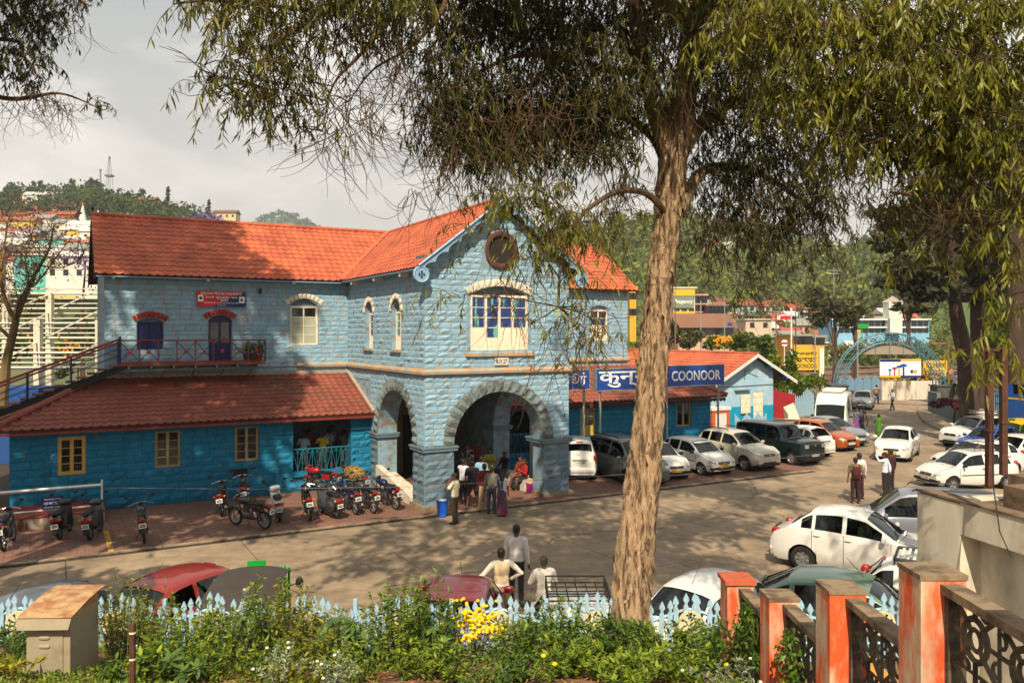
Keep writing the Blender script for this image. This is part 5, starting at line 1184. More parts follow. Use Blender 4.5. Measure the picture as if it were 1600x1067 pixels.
ARM = {  # elbow and wrist offsets from the shoulder: (forward, outward, up)
 'down': ((-.02, .06, -.28), (.04, .08, -.53)), 'hip': ((-.10, .22, -.20), (.06, .02, -.36)), 'reach': ((.12, .18, -.20), (.30, .34, -.36)), 'phone': ((.16, .10, -.22), (.14, -.03, .06)),
 'fold': ((.10, .10, -.25), (.24, -.14, -.22)), 'fwd': ((.16, .06, -.22), (.36, .0, -.22)), 'back': ((-.10, .08, -.26), (-.16, -.08, -.44)), 'raise': ((.14, .12, .0), (.26, .14, .24)), 'swingf': ((.08, .06, -.27), (.22, .06, -.48)), 'swingb': ((-.12, .07, -.25), (-.14, .08, -.50)), 'lap': ((.10, .06, -.26), (.34, -.06, -.34)), 'side': ((.0, .22, -.22), (.02, .46, -.36)), 'hold': ((.08, .10, -.26), (.26, -.04, -.12))}
def person(label, x, y, face, h=1.68, shirt=(200, 200, 200), pants=(50, 50, 60), arms=('down', 'down'), sleeve='short', stance='stand', female=False, skirt=None, shirt2=None, skirt2=None, hair='short', z=0.0, detail=False, group=None, vest=None, bag=None, plait=False, turn=0.0, sc=8, shorts=False, tunic=0):
 """face: world heading (dx, dy) the body looks along"""
 k = h/1.68; root = empty('person', (x, y, z), math.atan2(face[1], face[0]), label, 'person', group); root.scale = (k, k, k)
 sit = stance == 'sit'; dz = -.44 if sit else 0.0
 sw = .185 if not female else .165; hz = .90+dz; shz = 1.37+dz; vox = .0095 if detail else .015
 lean = .0
 sh = {sg: V3((0, sg*sw, shz)) for sg in (1, -1)}; hp = {sg: V3((0, sg*.09, hz)) for sg in (1, -1)}
 legs = {}
 for sg in (1, -1):
  if sit: kn = hp[sg]+V3((.42, sg*.04, .02)); an = kn+V3((.02, 0, -.44))
  elif stance == 'walk': f = .20*sg; kn = hp[sg]+V3((f*.6+.05, 0, -.41)); an = hp[sg]+V3((f*1.1, 0, -.82))
  elif stance == 'wide': kn = hp[sg]+V3((.02, sg*.05, -.42)); an = hp[sg]+V3((-.01, sg*.09, -.83))
  else: kn = hp[sg]+V3((.015, sg*.01, -.42)); an = hp[sg]+V3((-.02, sg*.02, -.83))
  legs[sg] = (kn, an)
 armp = {}
 for sg, a in zip((1, -1), arms):
  e_, w_ = ARM[a]; armp[sg] = (sh[sg]+V3((e_[0], sg*e_[1], e_[2])), sh[sg]+V3((w_[0], sg*w_[1], w_[2])))
 hr_ = Matrix.Rotation(turn, 3, 'Z'); hc = V3((.02, 0, 1.565+dz))
 b = MB()
 H_ = lambda p: tuple(hc+hr_ @ V3(p))
 b.sup(hc, (.095, .076, .118), 2.1, nu=16, nv=12, rot=hr_); b.sup(H_((.035, 0, -.055)), (.058, .052, .062), 2.2, nu=12, nv=8, rot=hr_)
 b.sup(H_((.098, 0, -.012)), (.018, .014, .026), 2, nu=8, nv=6); b.sup(H_((.080, 0, .028)), (.018, .05, .012), 2, nu=8, nv=6)
 b.sup(H_((.088, 0, -.060)), (.012, .024, .009), 2, nu=8, nv=6)
 for sg in (1, -1): b.sup(H_((-.005, sg*.078, -.01)), (.022, .010, .032), 2, nu=8, nv=6)
 b.tube([V3((-.005, 0, 1.34+dz)), V3((.0, 0, 1.42+dz)), V3((.015, 0, 1.50+dz))], [.062, .054, .052], 10)
 b.sup((0, 0, 1.25+dz), (.095, .15, .17), 2.3, nu=14, nv=10); b.sup((0, 0, 1.02+dz), (.085, .125, .16), 2.2, nu=14, nv=8); b.sup((0, 0, .90+dz), (.10, .145, .12), 2.3, nu=14, nv=8)
 for sg in (1, -1):
  el, wr = armp[sg]; b.tube([sh[sg]-V3((0, sg*.03, 0)), sh[sg].lerp(el, .5), el], [.046, .044, .036], 10); b.tube([el, el.lerp(wr, .35), wr], [.036, .036, .024], 10); b.sup(sh[sg]-V3((0, sg*.02, .015)), (.048, .048, .048), 2, nu=10, nv=8); b.sup(el, (.037, .037, .037), 2, nu=8, nv=6)
  d = (wr-el).normalized(); sd = V3((1, 0, 0)) if abs(d.x) < .7 else V3((0, 0, 1)); sd = (sd-d*sd.dot(d)).normalized(); nn = d.cross(sd)
  pc = wr+d*.05; b.tube([wr, wr+d*.04, wr+d*.085], [.024, .034, .032], 8)
  curl = -nn*sg
  for q, (off, ln) in enumerate(((-.030, .060), (-.010, .074), (.010, .070), (.028, .054))):
   p0 = wr+d*.075+sd*off; fr = .0095 if not detail else .0085; b.tube([p0, p0+d*ln*.5+curl*.006, p0+d*ln*.9+curl*.028], [fr, fr*.95, fr*.8], 6)
  p0 = wr+d*.025+sd*.028; b.tube([p0, p0+sd*.022+d*.025, p0+sd*.030+d*.055+curl*.01], [.013, .011, .009], 6)
  kn, an = legs[sg]; b.tube([hp[sg], hp[sg].lerp(kn, .5), kn], [.082, .070, .050], 10); b.tube([kn, kn.lerp(an, .35), an], [.050, .052, .030], 10); b.sup(kn, (.05, .05, .05), 2, nu=8, nv=6)
  b.sup(an+V3((.05, 0, -.035)), (.125, .045, .035), 2.4, nu=12, nv=6)
 body = remesh(b, 'body', M_skin, root, vox, 2)
 # shirt
 b = MB(); el_ = lambda v, s: v
 b.sup((0, 0, 1.26+dz), (.108, .168, .175), 2.5, nu=16, nv=10); b.sup((0, 0, 1.08+dz), (.106, .152, .22), 2.6, nu=16, nv=10); b.sup((0, 0, .93+dz-.02*tunic), (.112, .160, .12+.04*tunic), 2.8, nu=16, nv=8)
 if female: b.sup((.055, 0, 1.24+dz), (.07, .12, .07), 2.2, nu=12, nv=8)
 b.tube([V3((0, 0, 1.36+dz)), V3((.003, 0, 1.425+dz))], [.085, .064], 10)
 for sg in (1, -1):
  el, wr = armp[sg]; b.sup(sh[sg]-V3((0, sg*.012, .004)), (.070, .068, .064), 2, nu=10, nv=8)
  if sleeve == 'long': b.tube([sh[sg], sh[sg].lerp(el, .5), el, el.lerp(wr, .5), el.lerp(wr, .97)], [.066, .060, .050, .043, .035], 10); b.sup(el, (.050, .050, .050), 2, nu=8, nv=6)
  elif sleeve == 'short': b.tube([sh[sg], sh[sg].lerp(el, .5), sh[sg].lerp(el, .82)], [.066, .062, .062], 10)
  b.tube([sh[sg]+V3((0, -sg*.02, .025)), V3((0, sg*.04, 1.40+dz))], [.052, .048], 8)
 if tunic and not sit:
  b.lathe([(0.0, 1.0), (.145, .98), (.165, .80), (.185, .62-.2*(tunic-1)), (0.0, .62-.2*(tunic-1))], 16)
 remesh(b, 'shirt' if not female else 'blouse', cloth(shirt, shirt2, sc), root, .0125 if detail else .016, 3)
 if vest:
  b = MB(); b.sup((0, 0, 1.25+dz), (.122, .172, .18), 2.6, nu=16, nv=10); b.sup((0, 0, 1.05+dz), (.118, .160, .18), 2.5, nu=16, nv=10); remesh(b, 'sleeveless_pullover', cloth(vest), root, .0125, 3)
 # legs
 b = MB()
 if skirt:
  if sit: b.sup((.22, 0, hz-.02), (.30, .19, .13), 3, nu=14, nv=8); b.tube([V3((.40, 0, hz-.03)), V3((.42, 0, .10))], [.15, .19], 14)
  else:
   n = 22; rings = [(1.0, .12, .15), (.86, .13, .18), (.55, .15, .19), (.25, .17, .21), (.06, .19, .23)]; vs = []
   for i, (zz, rx, ry) in enumerate(rings):
    for q in range(n): a = 2*math.pi*q/n; f = 1+.05*i/4*math.sin(a*7); vs.append((rx*f*math.cos(a), ry*f*math.sin(a), zz))
   b.add(vs, [(i*n+j, i*n+(j+1) % n, (i+1)*n+(j+1) % n, (i+1)*n+j) for i in range(4) for j in range(n)]+[tuple(range(n)), tuple(range(5*n-1, 4*n-1, -1))])
  if sit: remesh(b, 'skirt', cloth(skirt, skirt2, sc), root, .02, 3)
  else: b.build('skirt', cloth(skirt, skirt2, sc), root, smooth=True, ang=70)
  if skirt2:
   b = MB(); b.tube([V3((.10, -.15, 1.0+dz)), V3((.13, -.02, 1.15+dz)), V3((.10, .12, 1.36+dz)), V3((-.06, .15, 1.40+dz)), V3((-.14, .12, 1.1+dz)), V3((-.17, .10, .75+dz*.6))], [.045, .06, .055, .05, .06, .05], 8); b.build('sash', cloth(skirt2), root, smooth=True)
 else:
  b.sup((0, 0, .90+dz), (.112, .155, .13), 2.8, nu=16, nv=8)
  for sg in (1, -1):
   kn, an = legs[sg]; b.tube([hp[sg], hp[sg].lerp(kn, .5), kn], [.095, .086, .070], 10); b.sup(kn, (.07, .068, .07), 2, nu=10, nv=6)
   if not shorts: b.tube([kn, kn.lerp(an, .5), kn.lerp(an, .97)], [.069, .064, .060], 10)
  remesh(b, 'trousers' if not shorts else 'shorts', cloth(pants), root, .0125 if detail else .016, 2)
 b = MB()
 for sg in (1, -1): an = legs[sg][1]; b.sup(an+V3((.055, 0, -.040)), (.14, .052, .034), 2.8, nu=12, nv=6)
 b.build('shoes', M_shoe, root, smooth=True)
 # hair and eyes
 hm = M_hairg if hair == 'grey' else M_hair; b = MB()
 b.sup(H_((-.012, 0, .040)), (.099, .083, .090), 2.15, nu=16, nv=12, rot=hr_); b.sup(H_((-.052, 0, -.012)), (.052, .074, .062), 2.2, nu=12, nv=8, rot=hr_)
 if hair == 'bald': b = MB(); b.sup(H_((-.040, 0, -.02)), (.066, .082, .075), 2.2, nu=12, nv=8, rot=hr_)
 if hair == 'bun': b.sup(H_((-.115, 0, .0)), (.045, .05, .05), 2, nu=10, nv=8)
 if plait: b.tube([H_((-.09, 0, 0)), V3((-.12, 0, 1.42+dz)), V3((-.145, 0, 1.22+dz)), V3((-.15, 0, 1.02+dz))], [.05, .042, .04, .015], 8)
 if hair == 'long': b.sup((-.075, 0, 1.44+dz), (.05, .09, .17), 2.4, nu=12, nv=8)
 b.build('hair', hm, root, smooth=True)
 b = MB()
 for sg in (1, -1): b.sup(H_((.083, sg*.032, .006)), (.008, .014, .008), 2, nu=8, nv=4)
 b.build('eyes', M_hair, root)
 if bag:
  b = MB(); b.sup((-.19, 0, 1.17), (.09, .15, .21), 3, nu=12, nv=8)
  for sg in (1, -1): b.tube([(-.12, sg*.11, 1.34), (.02, sg*.12, 1.42), (.11, sg*.12, 1.30), (.10, sg*.14, 1.1)], .022, 6)
  tag(b.build('backpack', cloth(bag), None, smooth=True), 'maroon backpack worn by the man in the patterned shirt', 'backpack').matrix_world = Matrix.Translation((x, y, z)) @ Matrix.Rotation(math.atan2(face[1], face[0]), 4, 'Z') @ Matrix.Scale(k, 4)
 return root
def pg(px, py): p = G(px, py); return p.x, p.y
pc = 'people crowding under the porch'
# three men by the picket fence
person('man in cream pullover and olive trousers leaning on the maroon car', -.22, 17.3, (-.25, .97), 1.70, (214, 204, 190), (92, 78, 34), ('side', 'hip'), 'long', 'wide', vest=(206, 186, 148), detail=True, turn=-.5)
person('tall man in white shirt and dark trousers behind the man in cream', .10, 19.0, (.25, .97), 1.80, (212, 208, 206), (30, 24, 26), ('down', 'down'), 'long', 'stand', detail=True)
person('grey haired man in white shirt and white cloth with folded arms', .66, 16.9, (-.2, .98), 1.64, (220, 212, 200), (206, 196, 186), ('fold', 'fold'), 'long', 'stand', hair='grey', detail=True)
# queue before the pier
x, y = pg(711, 818); person('man in pale shirt holding a phone to his ear beside the blue bin', x, y, (-.95, .3), 1.66, (216, 204, 176), (74, 56, 44), ('phone', 'down'), 'short', detail=True, turn=.3)
x, y = pg(738, 793); person('man in black t-shirt and knee shorts with his back turned', x, y, (.1, 1), 1.68, (22, 22, 30), (20, 20, 26), ('down', 'down'), 'short', 'wide', shorts=True, group=pc)
x, y = pg(724, 789); person('man in white long-sleeved shirt bending at the queue', x, y, (.5, .86), 1.68, (196, 190, 200), (34, 30, 34), ('fwd', 'hip'), 'long', group=pc)
x, y = pg(757, 800); person('man in maroon shirt and beige trousers', x, y, (-.2, .98), 1.70, (96, 18, 28), (176, 150, 116), ('down', 'down'), 'long', 'wide', group=pc)
x, y = pg(768, 802); person('man in grey shirt and blue jeans', x, y, (.15, .98), 1.62, (112, 104, 94), (50, 74, 96), ('down', 'fwd'), 'long', group=pc)
x, y = pg(784, 806); person('woman in white top with a black plait and magenta and teal skirt', x, y, (-.1, .99), 1.52, (206, 198, 204), skirt=(112, 18, 60), skirt2=(20, 78, 100), arms=('down', 'down'), female=True, plait=True, hair='long', group=pc)
x, y = pg(719, 776); person('man in dark blue shirt inside the porch by the pier', x, y, (.3, .95), 1.66, (30, 52, 74), (40, 36, 34), ('down', 'down'), 'long', group=pc)
x, y = pg(727, 772); person('person in taupe top behind the queue', x, y, (.2, .95), 1.64, (110, 96, 84), (60, 56, 50), ('down', 'down'), 'short', group=pc)
x, y = pg(752, 780); person('man in pale blue shirt hidden in the queue', x, y, (.2, .95), 1.62, (130, 166, 190), (50, 46, 50), ('down', 'down'), 'long', group=pc)
x, y = pg(730, 758); person('man in black and white striped shirt in the porch shade', x, y, (-.1, -1), 1.70, (40, 40, 44), (30, 30, 34), ('down', 'down'), 'short', shirt2=(170, 170, 174), group=pc)
x, y = pg(765, 762); person('woman in lime green tunic facing out of the porch', x, y, (-.1, -1), 1.60, (150, 158, 60), skirt=(158, 160, 70), arms=('fold', 'fold'), female=True, tunic=1.4, hair='bun', group=pc)
x, y = pg(745, 748); person('person in dark red top deep in the porch', x, y, (.4, -.9), 1.62, (96, 22, 22), (50, 40, 40), ('down', 'down'), 'short', group=pc)
# seated on the white bench
M_bench = mat('whitewashed_bench', rgb(180, 172, 156), .85, .15, 3, .3, 20)
p0, p1 = w_st(G(778, 757)), w_st(G(832, 751))
b = MB(); b.box(5.15, 5.6, 2.3, 4.6, 0, .42); q = b.build('stone_bench', M_bench, None); q.matrix_world = BM; tag(q, 'low whitewashed masonry bench under the porch', 'bench')
b = MB(); b.hexa([(4.75, 1.25, 0), (5.3, 1.25, 0), (5.3, 2.0, 0), (4.75, 2.0, 0), (4.8, 1.3, .44), (5.25, 1.3, .44), (5.25, 1.95, .44), (4.8, 1.95, .44)]); q = b.build('stone_bench', M_bench, None); q.matrix_world = BM; tag(q, 'small white masonry seat beside the right porch pier', 'bench')
def seat(label, s, t, face, **k): p = st_w(s, t); return person(label, p.x, p.y, face, stance='sit', group=pc, **k)
seat('man in black jacket and jeans seated on the stone bench', 5.25, t_at(789, 5.25), (-.75, -.66), shirt=(20, 20, 28), pants=(52, 66, 86), arms=('lap', 'lap'), sleeve='long')
seat('woman in rust red shawl and patterned dress seated on the bench', 5.25, t_at(814, 5.25), (-.7, -.7), shirt=(120, 40, 28), female=True, skirt=(110, 84, 70), skirt2=(120, 34, 26), arms=('lap', 'lap'), hair='bun')
seat('woman in red top and black skirt seated beside the right pier', 5.0, 1.6, (-.9, -.4), shirt=(150, 14, 26), female=True, skirt=(20, 18, 20), arms=('hold', 'lap'), sleeve='long', hair='long')
# side arch and ramp
p = st_w(1.0, 2.2); person('woman in black dotted top and orange skirt at the side arch', p.x, p.y, (.6, .8), 1.55, (34, 30, 32), skirt=(196, 62, 30), female=True, arms=('hold', 'down'), shirt2=(200, 190, 180), sc=26, hair='bun', z=.25)
p = st_w(1.1, 1.65); person('child in navy tunic at the side arch', p.x, p.y, (.6, .8), 1.40, (34, 40, 60), (60, 56, 60), ('down', 'down'), 'short', z=.12)
# booking hall
bh = 'people seen from behind in the barred booking opening'
for i, (px, c, lb, fem) in enumerate([(472, (150, 170, 186), 'person in pale blue shirt at the left of the booking opening', 0), (481, (84, 50, 32), 'person in brown shawl in the booking opening', 1), (491, (150, 50, 84), 'woman in pink top in the booking opening', 1), (502, (196, 170, 60), 'man in yellow shirt with a black shoulder strap in the booking opening', 0), (517, (60, 130, 130), 'woman in teal patterned dress in the booking opening', 1), (526, (160, 110, 140), 'person in mauve top in the booking opening', 1), (537, (70, 84, 60), 'person in grey green jacket in the booking opening', 0)]):
 s_ = s_at(px, 6.5); p = st_w(s_, 6.3+.5*(i % 3)); person(lb, p.x, p.y, (-.4+.1*(i % 3), .9), 1.60+.05*(i % 3), c, (50, 46, 50), ('fwd', 'down'), 'short', female=bool(fem), z=.62, group=bh, skirt=(50, 44, 60) if fem else None, shirt2=(200, 220, 210) if i == 4 else None, sc=20)
# right side walkers
x, y = pg(1337, 786); person('man in patterned olive shirt wearing a maroon backpack', x, y, (.2, .98), 1.68, (110, 104, 66), (44, 16, 22), ('down', 'down'), 'short', shirt2=(60, 58, 40), sc=20, bag=(70, 16, 24))
x, y = pg(1343, 779); person('man in white shirt hidden beside the backpacker', x, y, (-.2, .98), 1.72, (196, 190, 190), (40, 20, 26), ('down', 'down'), 'long')
x, y = pg(1383, 774); person('man in white shirt gesturing with a raised hand', x, y, (-.75, .65), 1.66, (196, 200, 214), (26, 24, 26), ('raise', 'back'), 'long')
x, y = pg(1392, 769); person('man in dark maroon shirt beside the gesturing man', x, y, (-.5, .86), 1.68, (48, 12, 24), (30, 26, 28), ('down', 'down'), 'long')
fg = 'family walking beside the minibus'
for (px, py, h, c, sk, lb) in ((1338, 676, 1.55, (44, 46, 60), (110, 60, 130), 'woman with grey patterned shawl and violet skirt beside the minibus'), (1346, 674, 1.66, (60, 50, 70), (70, 60, 90), 'woman in dark tunic behind the child'), ):
 x, y = pg(px, py); person(lb, x, y, (.3, -.95), h, c, skirt=sk, female=True, arms=('hold', 'down'), hair='long', group=fg, shirt2=(120, 130, 140), sc=22)
x, y = pg(1354, 677); person('small child in grey shirt with raised arm near the minibus', x, y, (.2, -.98), 1.05, (110, 112, 114), (90, 100, 110), ('raise', 'down'), 'short', group=fg)
x, y = pg(1373, 690); person('woman in bright green dress carrying a child', x, y, (.5, .86), 1.60, (60, 110, 24), skirt=(58, 100, 26), female=True, arms=('hold', 'hold'), hair='bun', tunic=1.2)
x, y = pg(1369.5, 631); person('man in tan shirt walking away on the far road', x, y, (.1, 1), 1.68, (168, 136, 104), (30, 36, 50), ('down', 'swingf'), 'short', 'walk')
x, y = pg(1394.5, 641); person('man in white shirt striding across the far road', x, y, (-.9, -.2), 1.68, (176, 176, 190), (20, 20, 24), ('hold', 'swingb'), 'long', 'walk')
p = P3(1493, 600, 52); person('distant person in white shirt beside the dark trunks', p.x, p.y, (-.3, -.9), 1.65, (200, 190, 194), (50, 46, 50), ('down', 'down'), 'short', z=p.z-.85)
# bins by the pier
def bucket(label, px, py, c, name='bin', r=.20, h=.55, lid=None):
 x, y = pg(px, py); b = MB(); b.lathe([(0, .0), (r*.78, .0), (r*.98, h*.92), (r*1.06, h*.93), (r*1.06, h), (r*.94, h), (r*.72, .04), (0, .04)], 24); o = b.build(name, mat('plastic_%s' % label.split()[0], rgb(*c), .4, .06), None, smooth=True); o.location = (x, y, .02); tag(o, label, 'bin')
 b = MB(); b.tube([(-r*1.0, 0, h*.9), (-r*1.12, 0, h*.6), (r*-.9, 0, h*.45)], .008, 5); b.build('handle', M_wpaint, o)
 b = MB(); b.sup((0, 0, h*.95), (r*.8, r*.7, h*.10), 2.5); b.build('liner_bag', lid or M_pw, o, smooth=True)
bucket('blue plastic waste bin with white liner beside the front pier', 691, 807, (24, 88, 190)); bucket('magenta plastic bucket with yellow rim by the small white seat', 828, 770, (150, 40, 130), 'bucket', .16, .38, M_ry)
# ------------------------------------------------------------------ trees
from mathutils import noise as mnoise
M_bark = mat('stringy_bark', rgb(172, 144, 112), .95, .30, 7, 1.6, 20, col2=rgb(92, 72, 54), amt=.44, c2scale=5.5, sharp=.06, stretch=(3.2, 3.2, .5), detail=9)
M_barkd = mat('dark_bark', rgb(62, 46, 38), .95, .25, 3, .8, 16, col2=rgb(104, 84, 66), amt=.25, c2scale=1.6, stretch=(2, 2, .4))
M_twig = mat('twig_bark', rgb(84, 62, 40), .9, .2, 3)
L_euc = leafmat('eucalyptus_leaf', rgb(30, 46, 14), rgb(142, 142, 44), .38)  # dark colour for shaded leaves, yellow green for sunlit, mixed by tint
L_cyp = leafmat('dark_feathery_leaf', rgb(34, 44, 26), rgb(84, 84, 36), .25, .6)
L_green = leafmat('bright_leaf', rgb(50, 82, 20), rgb(120, 136, 30), .35)
L_hill = leafmat('hill_leaf', rgb(40, 60, 26), rgb(122, 130, 46), .25, .8)
def rot_rand(n, spread=.45, down=True):
 d = npr.normal(0, spread, (n, 3)); d[:, 2] = -1 if down else 1; d /= np.linalg.norm(d, axis=1)[:, None]; return d
def leaf_geo(base, d, L, Wd, bend=.25, side=None):
 n = len(base)
 if side is None: side = npr.normal(0, 1, (n, 3))
 side = side-d*np.sum(side*d, 1)[:, None]; side /= np.linalg.norm(side, axis=1)[:, None]+1e-9
 nr = np.cross(d, side); L = np.broadcast_to(np.asarray(L, float), (n,))[:, None]; Wd = np.broadcast_to(np.asarray(Wd, float), (n,))[:, None]
 bn = npr.normal(0, bend, (n, 1)); bs = npr.normal(0, bend, (n, 1))
 def at(t): return base+d*L*t+nr*(L*bn*t*t)+side*(L*bs*t*t*.8)
 V = np.stack([at(0), at(.32)-side*Wd*.5, at(.32)+side*Wd*.5, at(.70)-side*Wd*.38, at(.70)+side*Wd*.38, at(1.0)], 1)
 Fq = np.array([[0, 2, 1], [1, 2, 4], [1, 4, 3], [3, 4, 5]]); Fq = (Fq[None]+(np.arange(n)*6)[:, None, None]).reshape(-1, 3)
 return V.reshape(-1, 3), Fq
def tints(n, k, lo=0, hi=1, v=(.7, 1.25)):
 t = np.zeros((n, 3)); t[:, 0] = npr.uniform(lo, hi, n); t[:, 1] = npr.uniform(v[0], v[1], n); return np.repeat(t, k, 0)
def tube_np(paths, r0, r1, n=4):
 """paths (m,k,3); tapered tubes"""
 m, k, _ = paths.shape; d = np.gradient(paths, axis=1); d /= np.linalg.norm(d, axis=2)[..., None]+1e-9
 ref = np.array([.3, .9, .31]); a = np.cross(d, ref); a /= np.linalg.norm(a, axis=2)[..., None]+1e-9; b = np.cross(d, a)
 rr = np.linspace(0, 1, k)[None, :, None]; r0 = np.asarray(r0).reshape(-1, 1, 1); r1 = np.asarray(r1).reshape(-1, 1, 1); r = r0+(r1-r0)*rr
 V = np.stack([paths+(a*math.cos(2*math.pi*j/n)+b*math.sin(2*math.pi*j/n))*r for j in range(n)], 2).reshape(-1, 3)
 F = []
 for i in range(k-1):
  for j in range(n): F.append([i*n+j, i*n+(j+1) % n, (i+1)*n+(j+1) % n, (i+1)*n+j])
 F = np.array(F)[None]+(np.arange(m)*k*n)[:, None, None]; return V, F.reshape(-1, 4)
class Foliage:
 def __init__(s): s.lv = []; s.lt = []; s.tw = []
 def sprays(s, P, n_leaf=14, ln=.8, leaf=(.13, .020), tint=(0, .6), out=None, vb=(.7, 1.25), twr=.004):
  m = len(P); k = 7
  hd = npr.normal(0, 1, (m, 3)); hd[:, 2] = npr.uniform(-.3, .6, m)
  if out is not None: hd += out
  hd /= np.linalg.norm(hd, axis=1)[:, None]; Ls = ln*npr.uniform(.55, 1.25, m)
  pts = [P]; dcur = hd.copy()
  for i in range(k-1):
   pts.append(pts[-1]+dcur*(Ls/(k-1))[:, None]); dcur = dcur+np.array([0, 0, -.42]); dcur /= np.linalg.norm(dcur, axis=1)[:, None]
  path = np.stack(pts, 1); s.tw.append((path, twr))
  u = npr.uniform(.12, 1.0, (m, n_leaf))*(k-1); i0 = np.minimum(u.astype(int), k-2); f = (u-i0)[..., None]
  ar = np.arange(m)[:, None]; B = path[ar, i0]*(1-f)+path[ar, i0+1]*f; B = B.reshape(-1, 3); n = len(B)
  d = rot_rand(n, .42); V, _ = leaf_geo(B, d, leaf[0]*npr.uniform(.6, 1.3, n), leaf[1]*npr.uniform(.7, 1.3, n), .16)
  s.lv.append(V); t = np.zeros((m, n_leaf, 3)); c = npr.uniform(tint[0], tint[1], (m, 1)); t[..., 0] = np.clip(c+npr.normal(0, .15, (m, n_leaf)), 0, 1.3); t[..., 1] = npr.uniform(vb[0], vb[1], (m, n_leaf))
  s.lt.append(np.repeat(t.reshape(-1, 3), 6, 0))
 def build(s, par, lm, tm, name='crown', tname='twigs'):
  V = np.concatenate(s.lv); n = len(V)//6; Fq = np.array([[0, 2, 1], [1, 2, 4], [1, 4, 3], [3, 4, 5]]); Fq = (Fq[None]+(np.arange(n)*6)[:, None, None]).reshape(-1, 3)
  np_mesh(name, V, Fq, lm, par, np.concatenate(s.lt), kind='stuff')
  if s.tw:
   VV, FF, o = [], [], 0
   for path, r in s.tw:
    v, f = tube_np(path, np.full(len(path), r*1.5), np.full(len(path), r*.5), 3); VV.append(v); FF.append(f+o); o += len(v)
   np_mesh(tname, np.concatenate(VV), np.concatenate(FF), tm, par, kind='stuff')
def ell(c, r, n):
 d = npr.normal(0, 1, (n, 3)); d /= np.linalg.norm(d, axis=1)[:, None]; return np.array(c)+d*np.array(r)*(npr.uniform(0, 1, (n, 1))**.45)
def smooth_path(P, k=6):
 P = [Vector(p) for p in P]; o = []
 for i in range(len(P)-1):
  p0, p1, p2, p3 = P[max(i-1, 0)], P[i], P[i+1], P[min(i+2, len(P)-1)]
  for j in range(k):
   t = j/k; o.append(.5*((2*p1)+(p2-p0)*t+(2*p0-5*p1+4*p2-p3)*t*t+(3*p1-p0-3*p2+p3)*t**3))
 o.append(P[-1]); return o
def limb(par, pts, r0, r1, m, name='limb', n=8, wob=.03, k=6):
 P = smooth_path(pts, k); P = [p+mnoise.noise_vector(p*1.3)*wob for p in P]; b = MB(); b.tube(P, [r0+(r1-r0)*i/(len(P)-1) for i in range(len(P))], n); b.build(name, m, par, smooth=True); return P
def bark_trunk(par, pts, rad, m, nseg=64, rings=240, amp=.052, name='trunk', freq=5.5):
 P = smooth_path(pts, 12); cum = [0]
 for a, c in zip(P, P[1:]): cum.append(cum[-1]+(c-a).length)
 R_ = np.interp(np.linspace(0, cum[-1], rings), [cum[min(i*12, len(cum)-1)] for i in range(len(pts))], rad)
 V = [];
 for i in range(rings):
  l = cum[-1]*i/(rings-1); x = np.array([np.interp(l, cum, [p[q] for p in P]) for q in range(3)])
  for j in range(nseg):
   a = 2*math.pi*j/nseg; ca, sa = math.cos(a), math.sin(a)
   tw = l*.35
   h = mnoise.noise((math.cos(a+tw)*freq*.6, math.sin(a+tw)*freq*.6, l*1.1))*.8+abs(mnoise.noise((math.cos(a+tw)*freq*1.8, math.sin(a+tw)*freq*1.8, l*2.4)))*-1.1+.5*mnoise.noise((math.cos(a+tw)*freq*3.2, math.sin(a+tw)*freq*3.2, l*4.5))
   rr = R_[i]*(1+.07*math.sin(2*a+l*.8)+.05*math.sin(3*a-l))+amp*h
   V.append((x[0]+ca*rr, x[1]+sa*rr, x[2]))
 F_ = [(i*nseg+j, i*nseg+(j+1) % nseg, (i+1)*nseg+(j+1) % nseg, (i+1)*nseg+j) for i in range(rings-1) for j in range(nseg)]
 return np_mesh(name, V, F_, m, par, smooth=True)
TD = 12.2
T1 = tag(empty('eucalyptus_tree', (0, 0, 0)), 'big eucalyptus with leaning tan bark trunk rising before the forecourt', 'tree')
tp = [P3(984, 1010, TD), P3(985, 965, TD), P3(992, 880, TD), P3(1000, 800, TD), P3(1013, 650, TD), P3(1025, 500, TD), P3(1036, 400, TD), P3(1048, 300, TD), P3(1060, 200, TD), P3(1078, 90, TD+.1), P3(1096, -40, TD+.2), P3(1110, -200, TD+.3)]
bark_trunk(T1, tp, [.38, .31, .275, .25, .225, .22, .22, .225, .225, .18, .15, .12], M_bark)
b = MB()   # loose bark flakes and scars standing off the trunk
for _ in range(300):
 f = rnd.random(); i = f*(len(tp)-2); i0 = int(i); c = tp[i0].lerp(tp[i0+1], i-i0); rr = np.interp(i, range(12), [.38, .31, .275, .25, .225, .22, .22, .225, .225, .18, .15, .12])*1.03
 a = rnd.uniform(math.pi*.95, math.pi*2.05); n_ = Vector((math.cos(a), math.sin(a), 0)); t_ = Vector((-math.sin(a), math.cos(a), 0)); L_ = rnd.uniform(.04, .30)**1.1; w_ = rnd.uniform(.005, .022); p0 = c+n_*(rr-.01); up = Vector((rnd.uniform(-.3, .3)*t_.x, rnd.uniform(-.3, .3)*t_.y, 1)).normalized()
 o_ = rnd.uniform(.012, .035); b.add([tuple(p0-t_*w_), tuple(p0+t_*w_), tuple(p0+up*L_*-1+t_*w_*.6+n_*o_), tuple(p0-up*L_-t_*w_*.6+n_*o_)], [(0, 1, 2, 3)])
b.build('bark_flakes', M_bark, T1, kind='stuff')
def PL(*a): return [P3(x, y, d) for (x, y, d) in a]
limbs = []
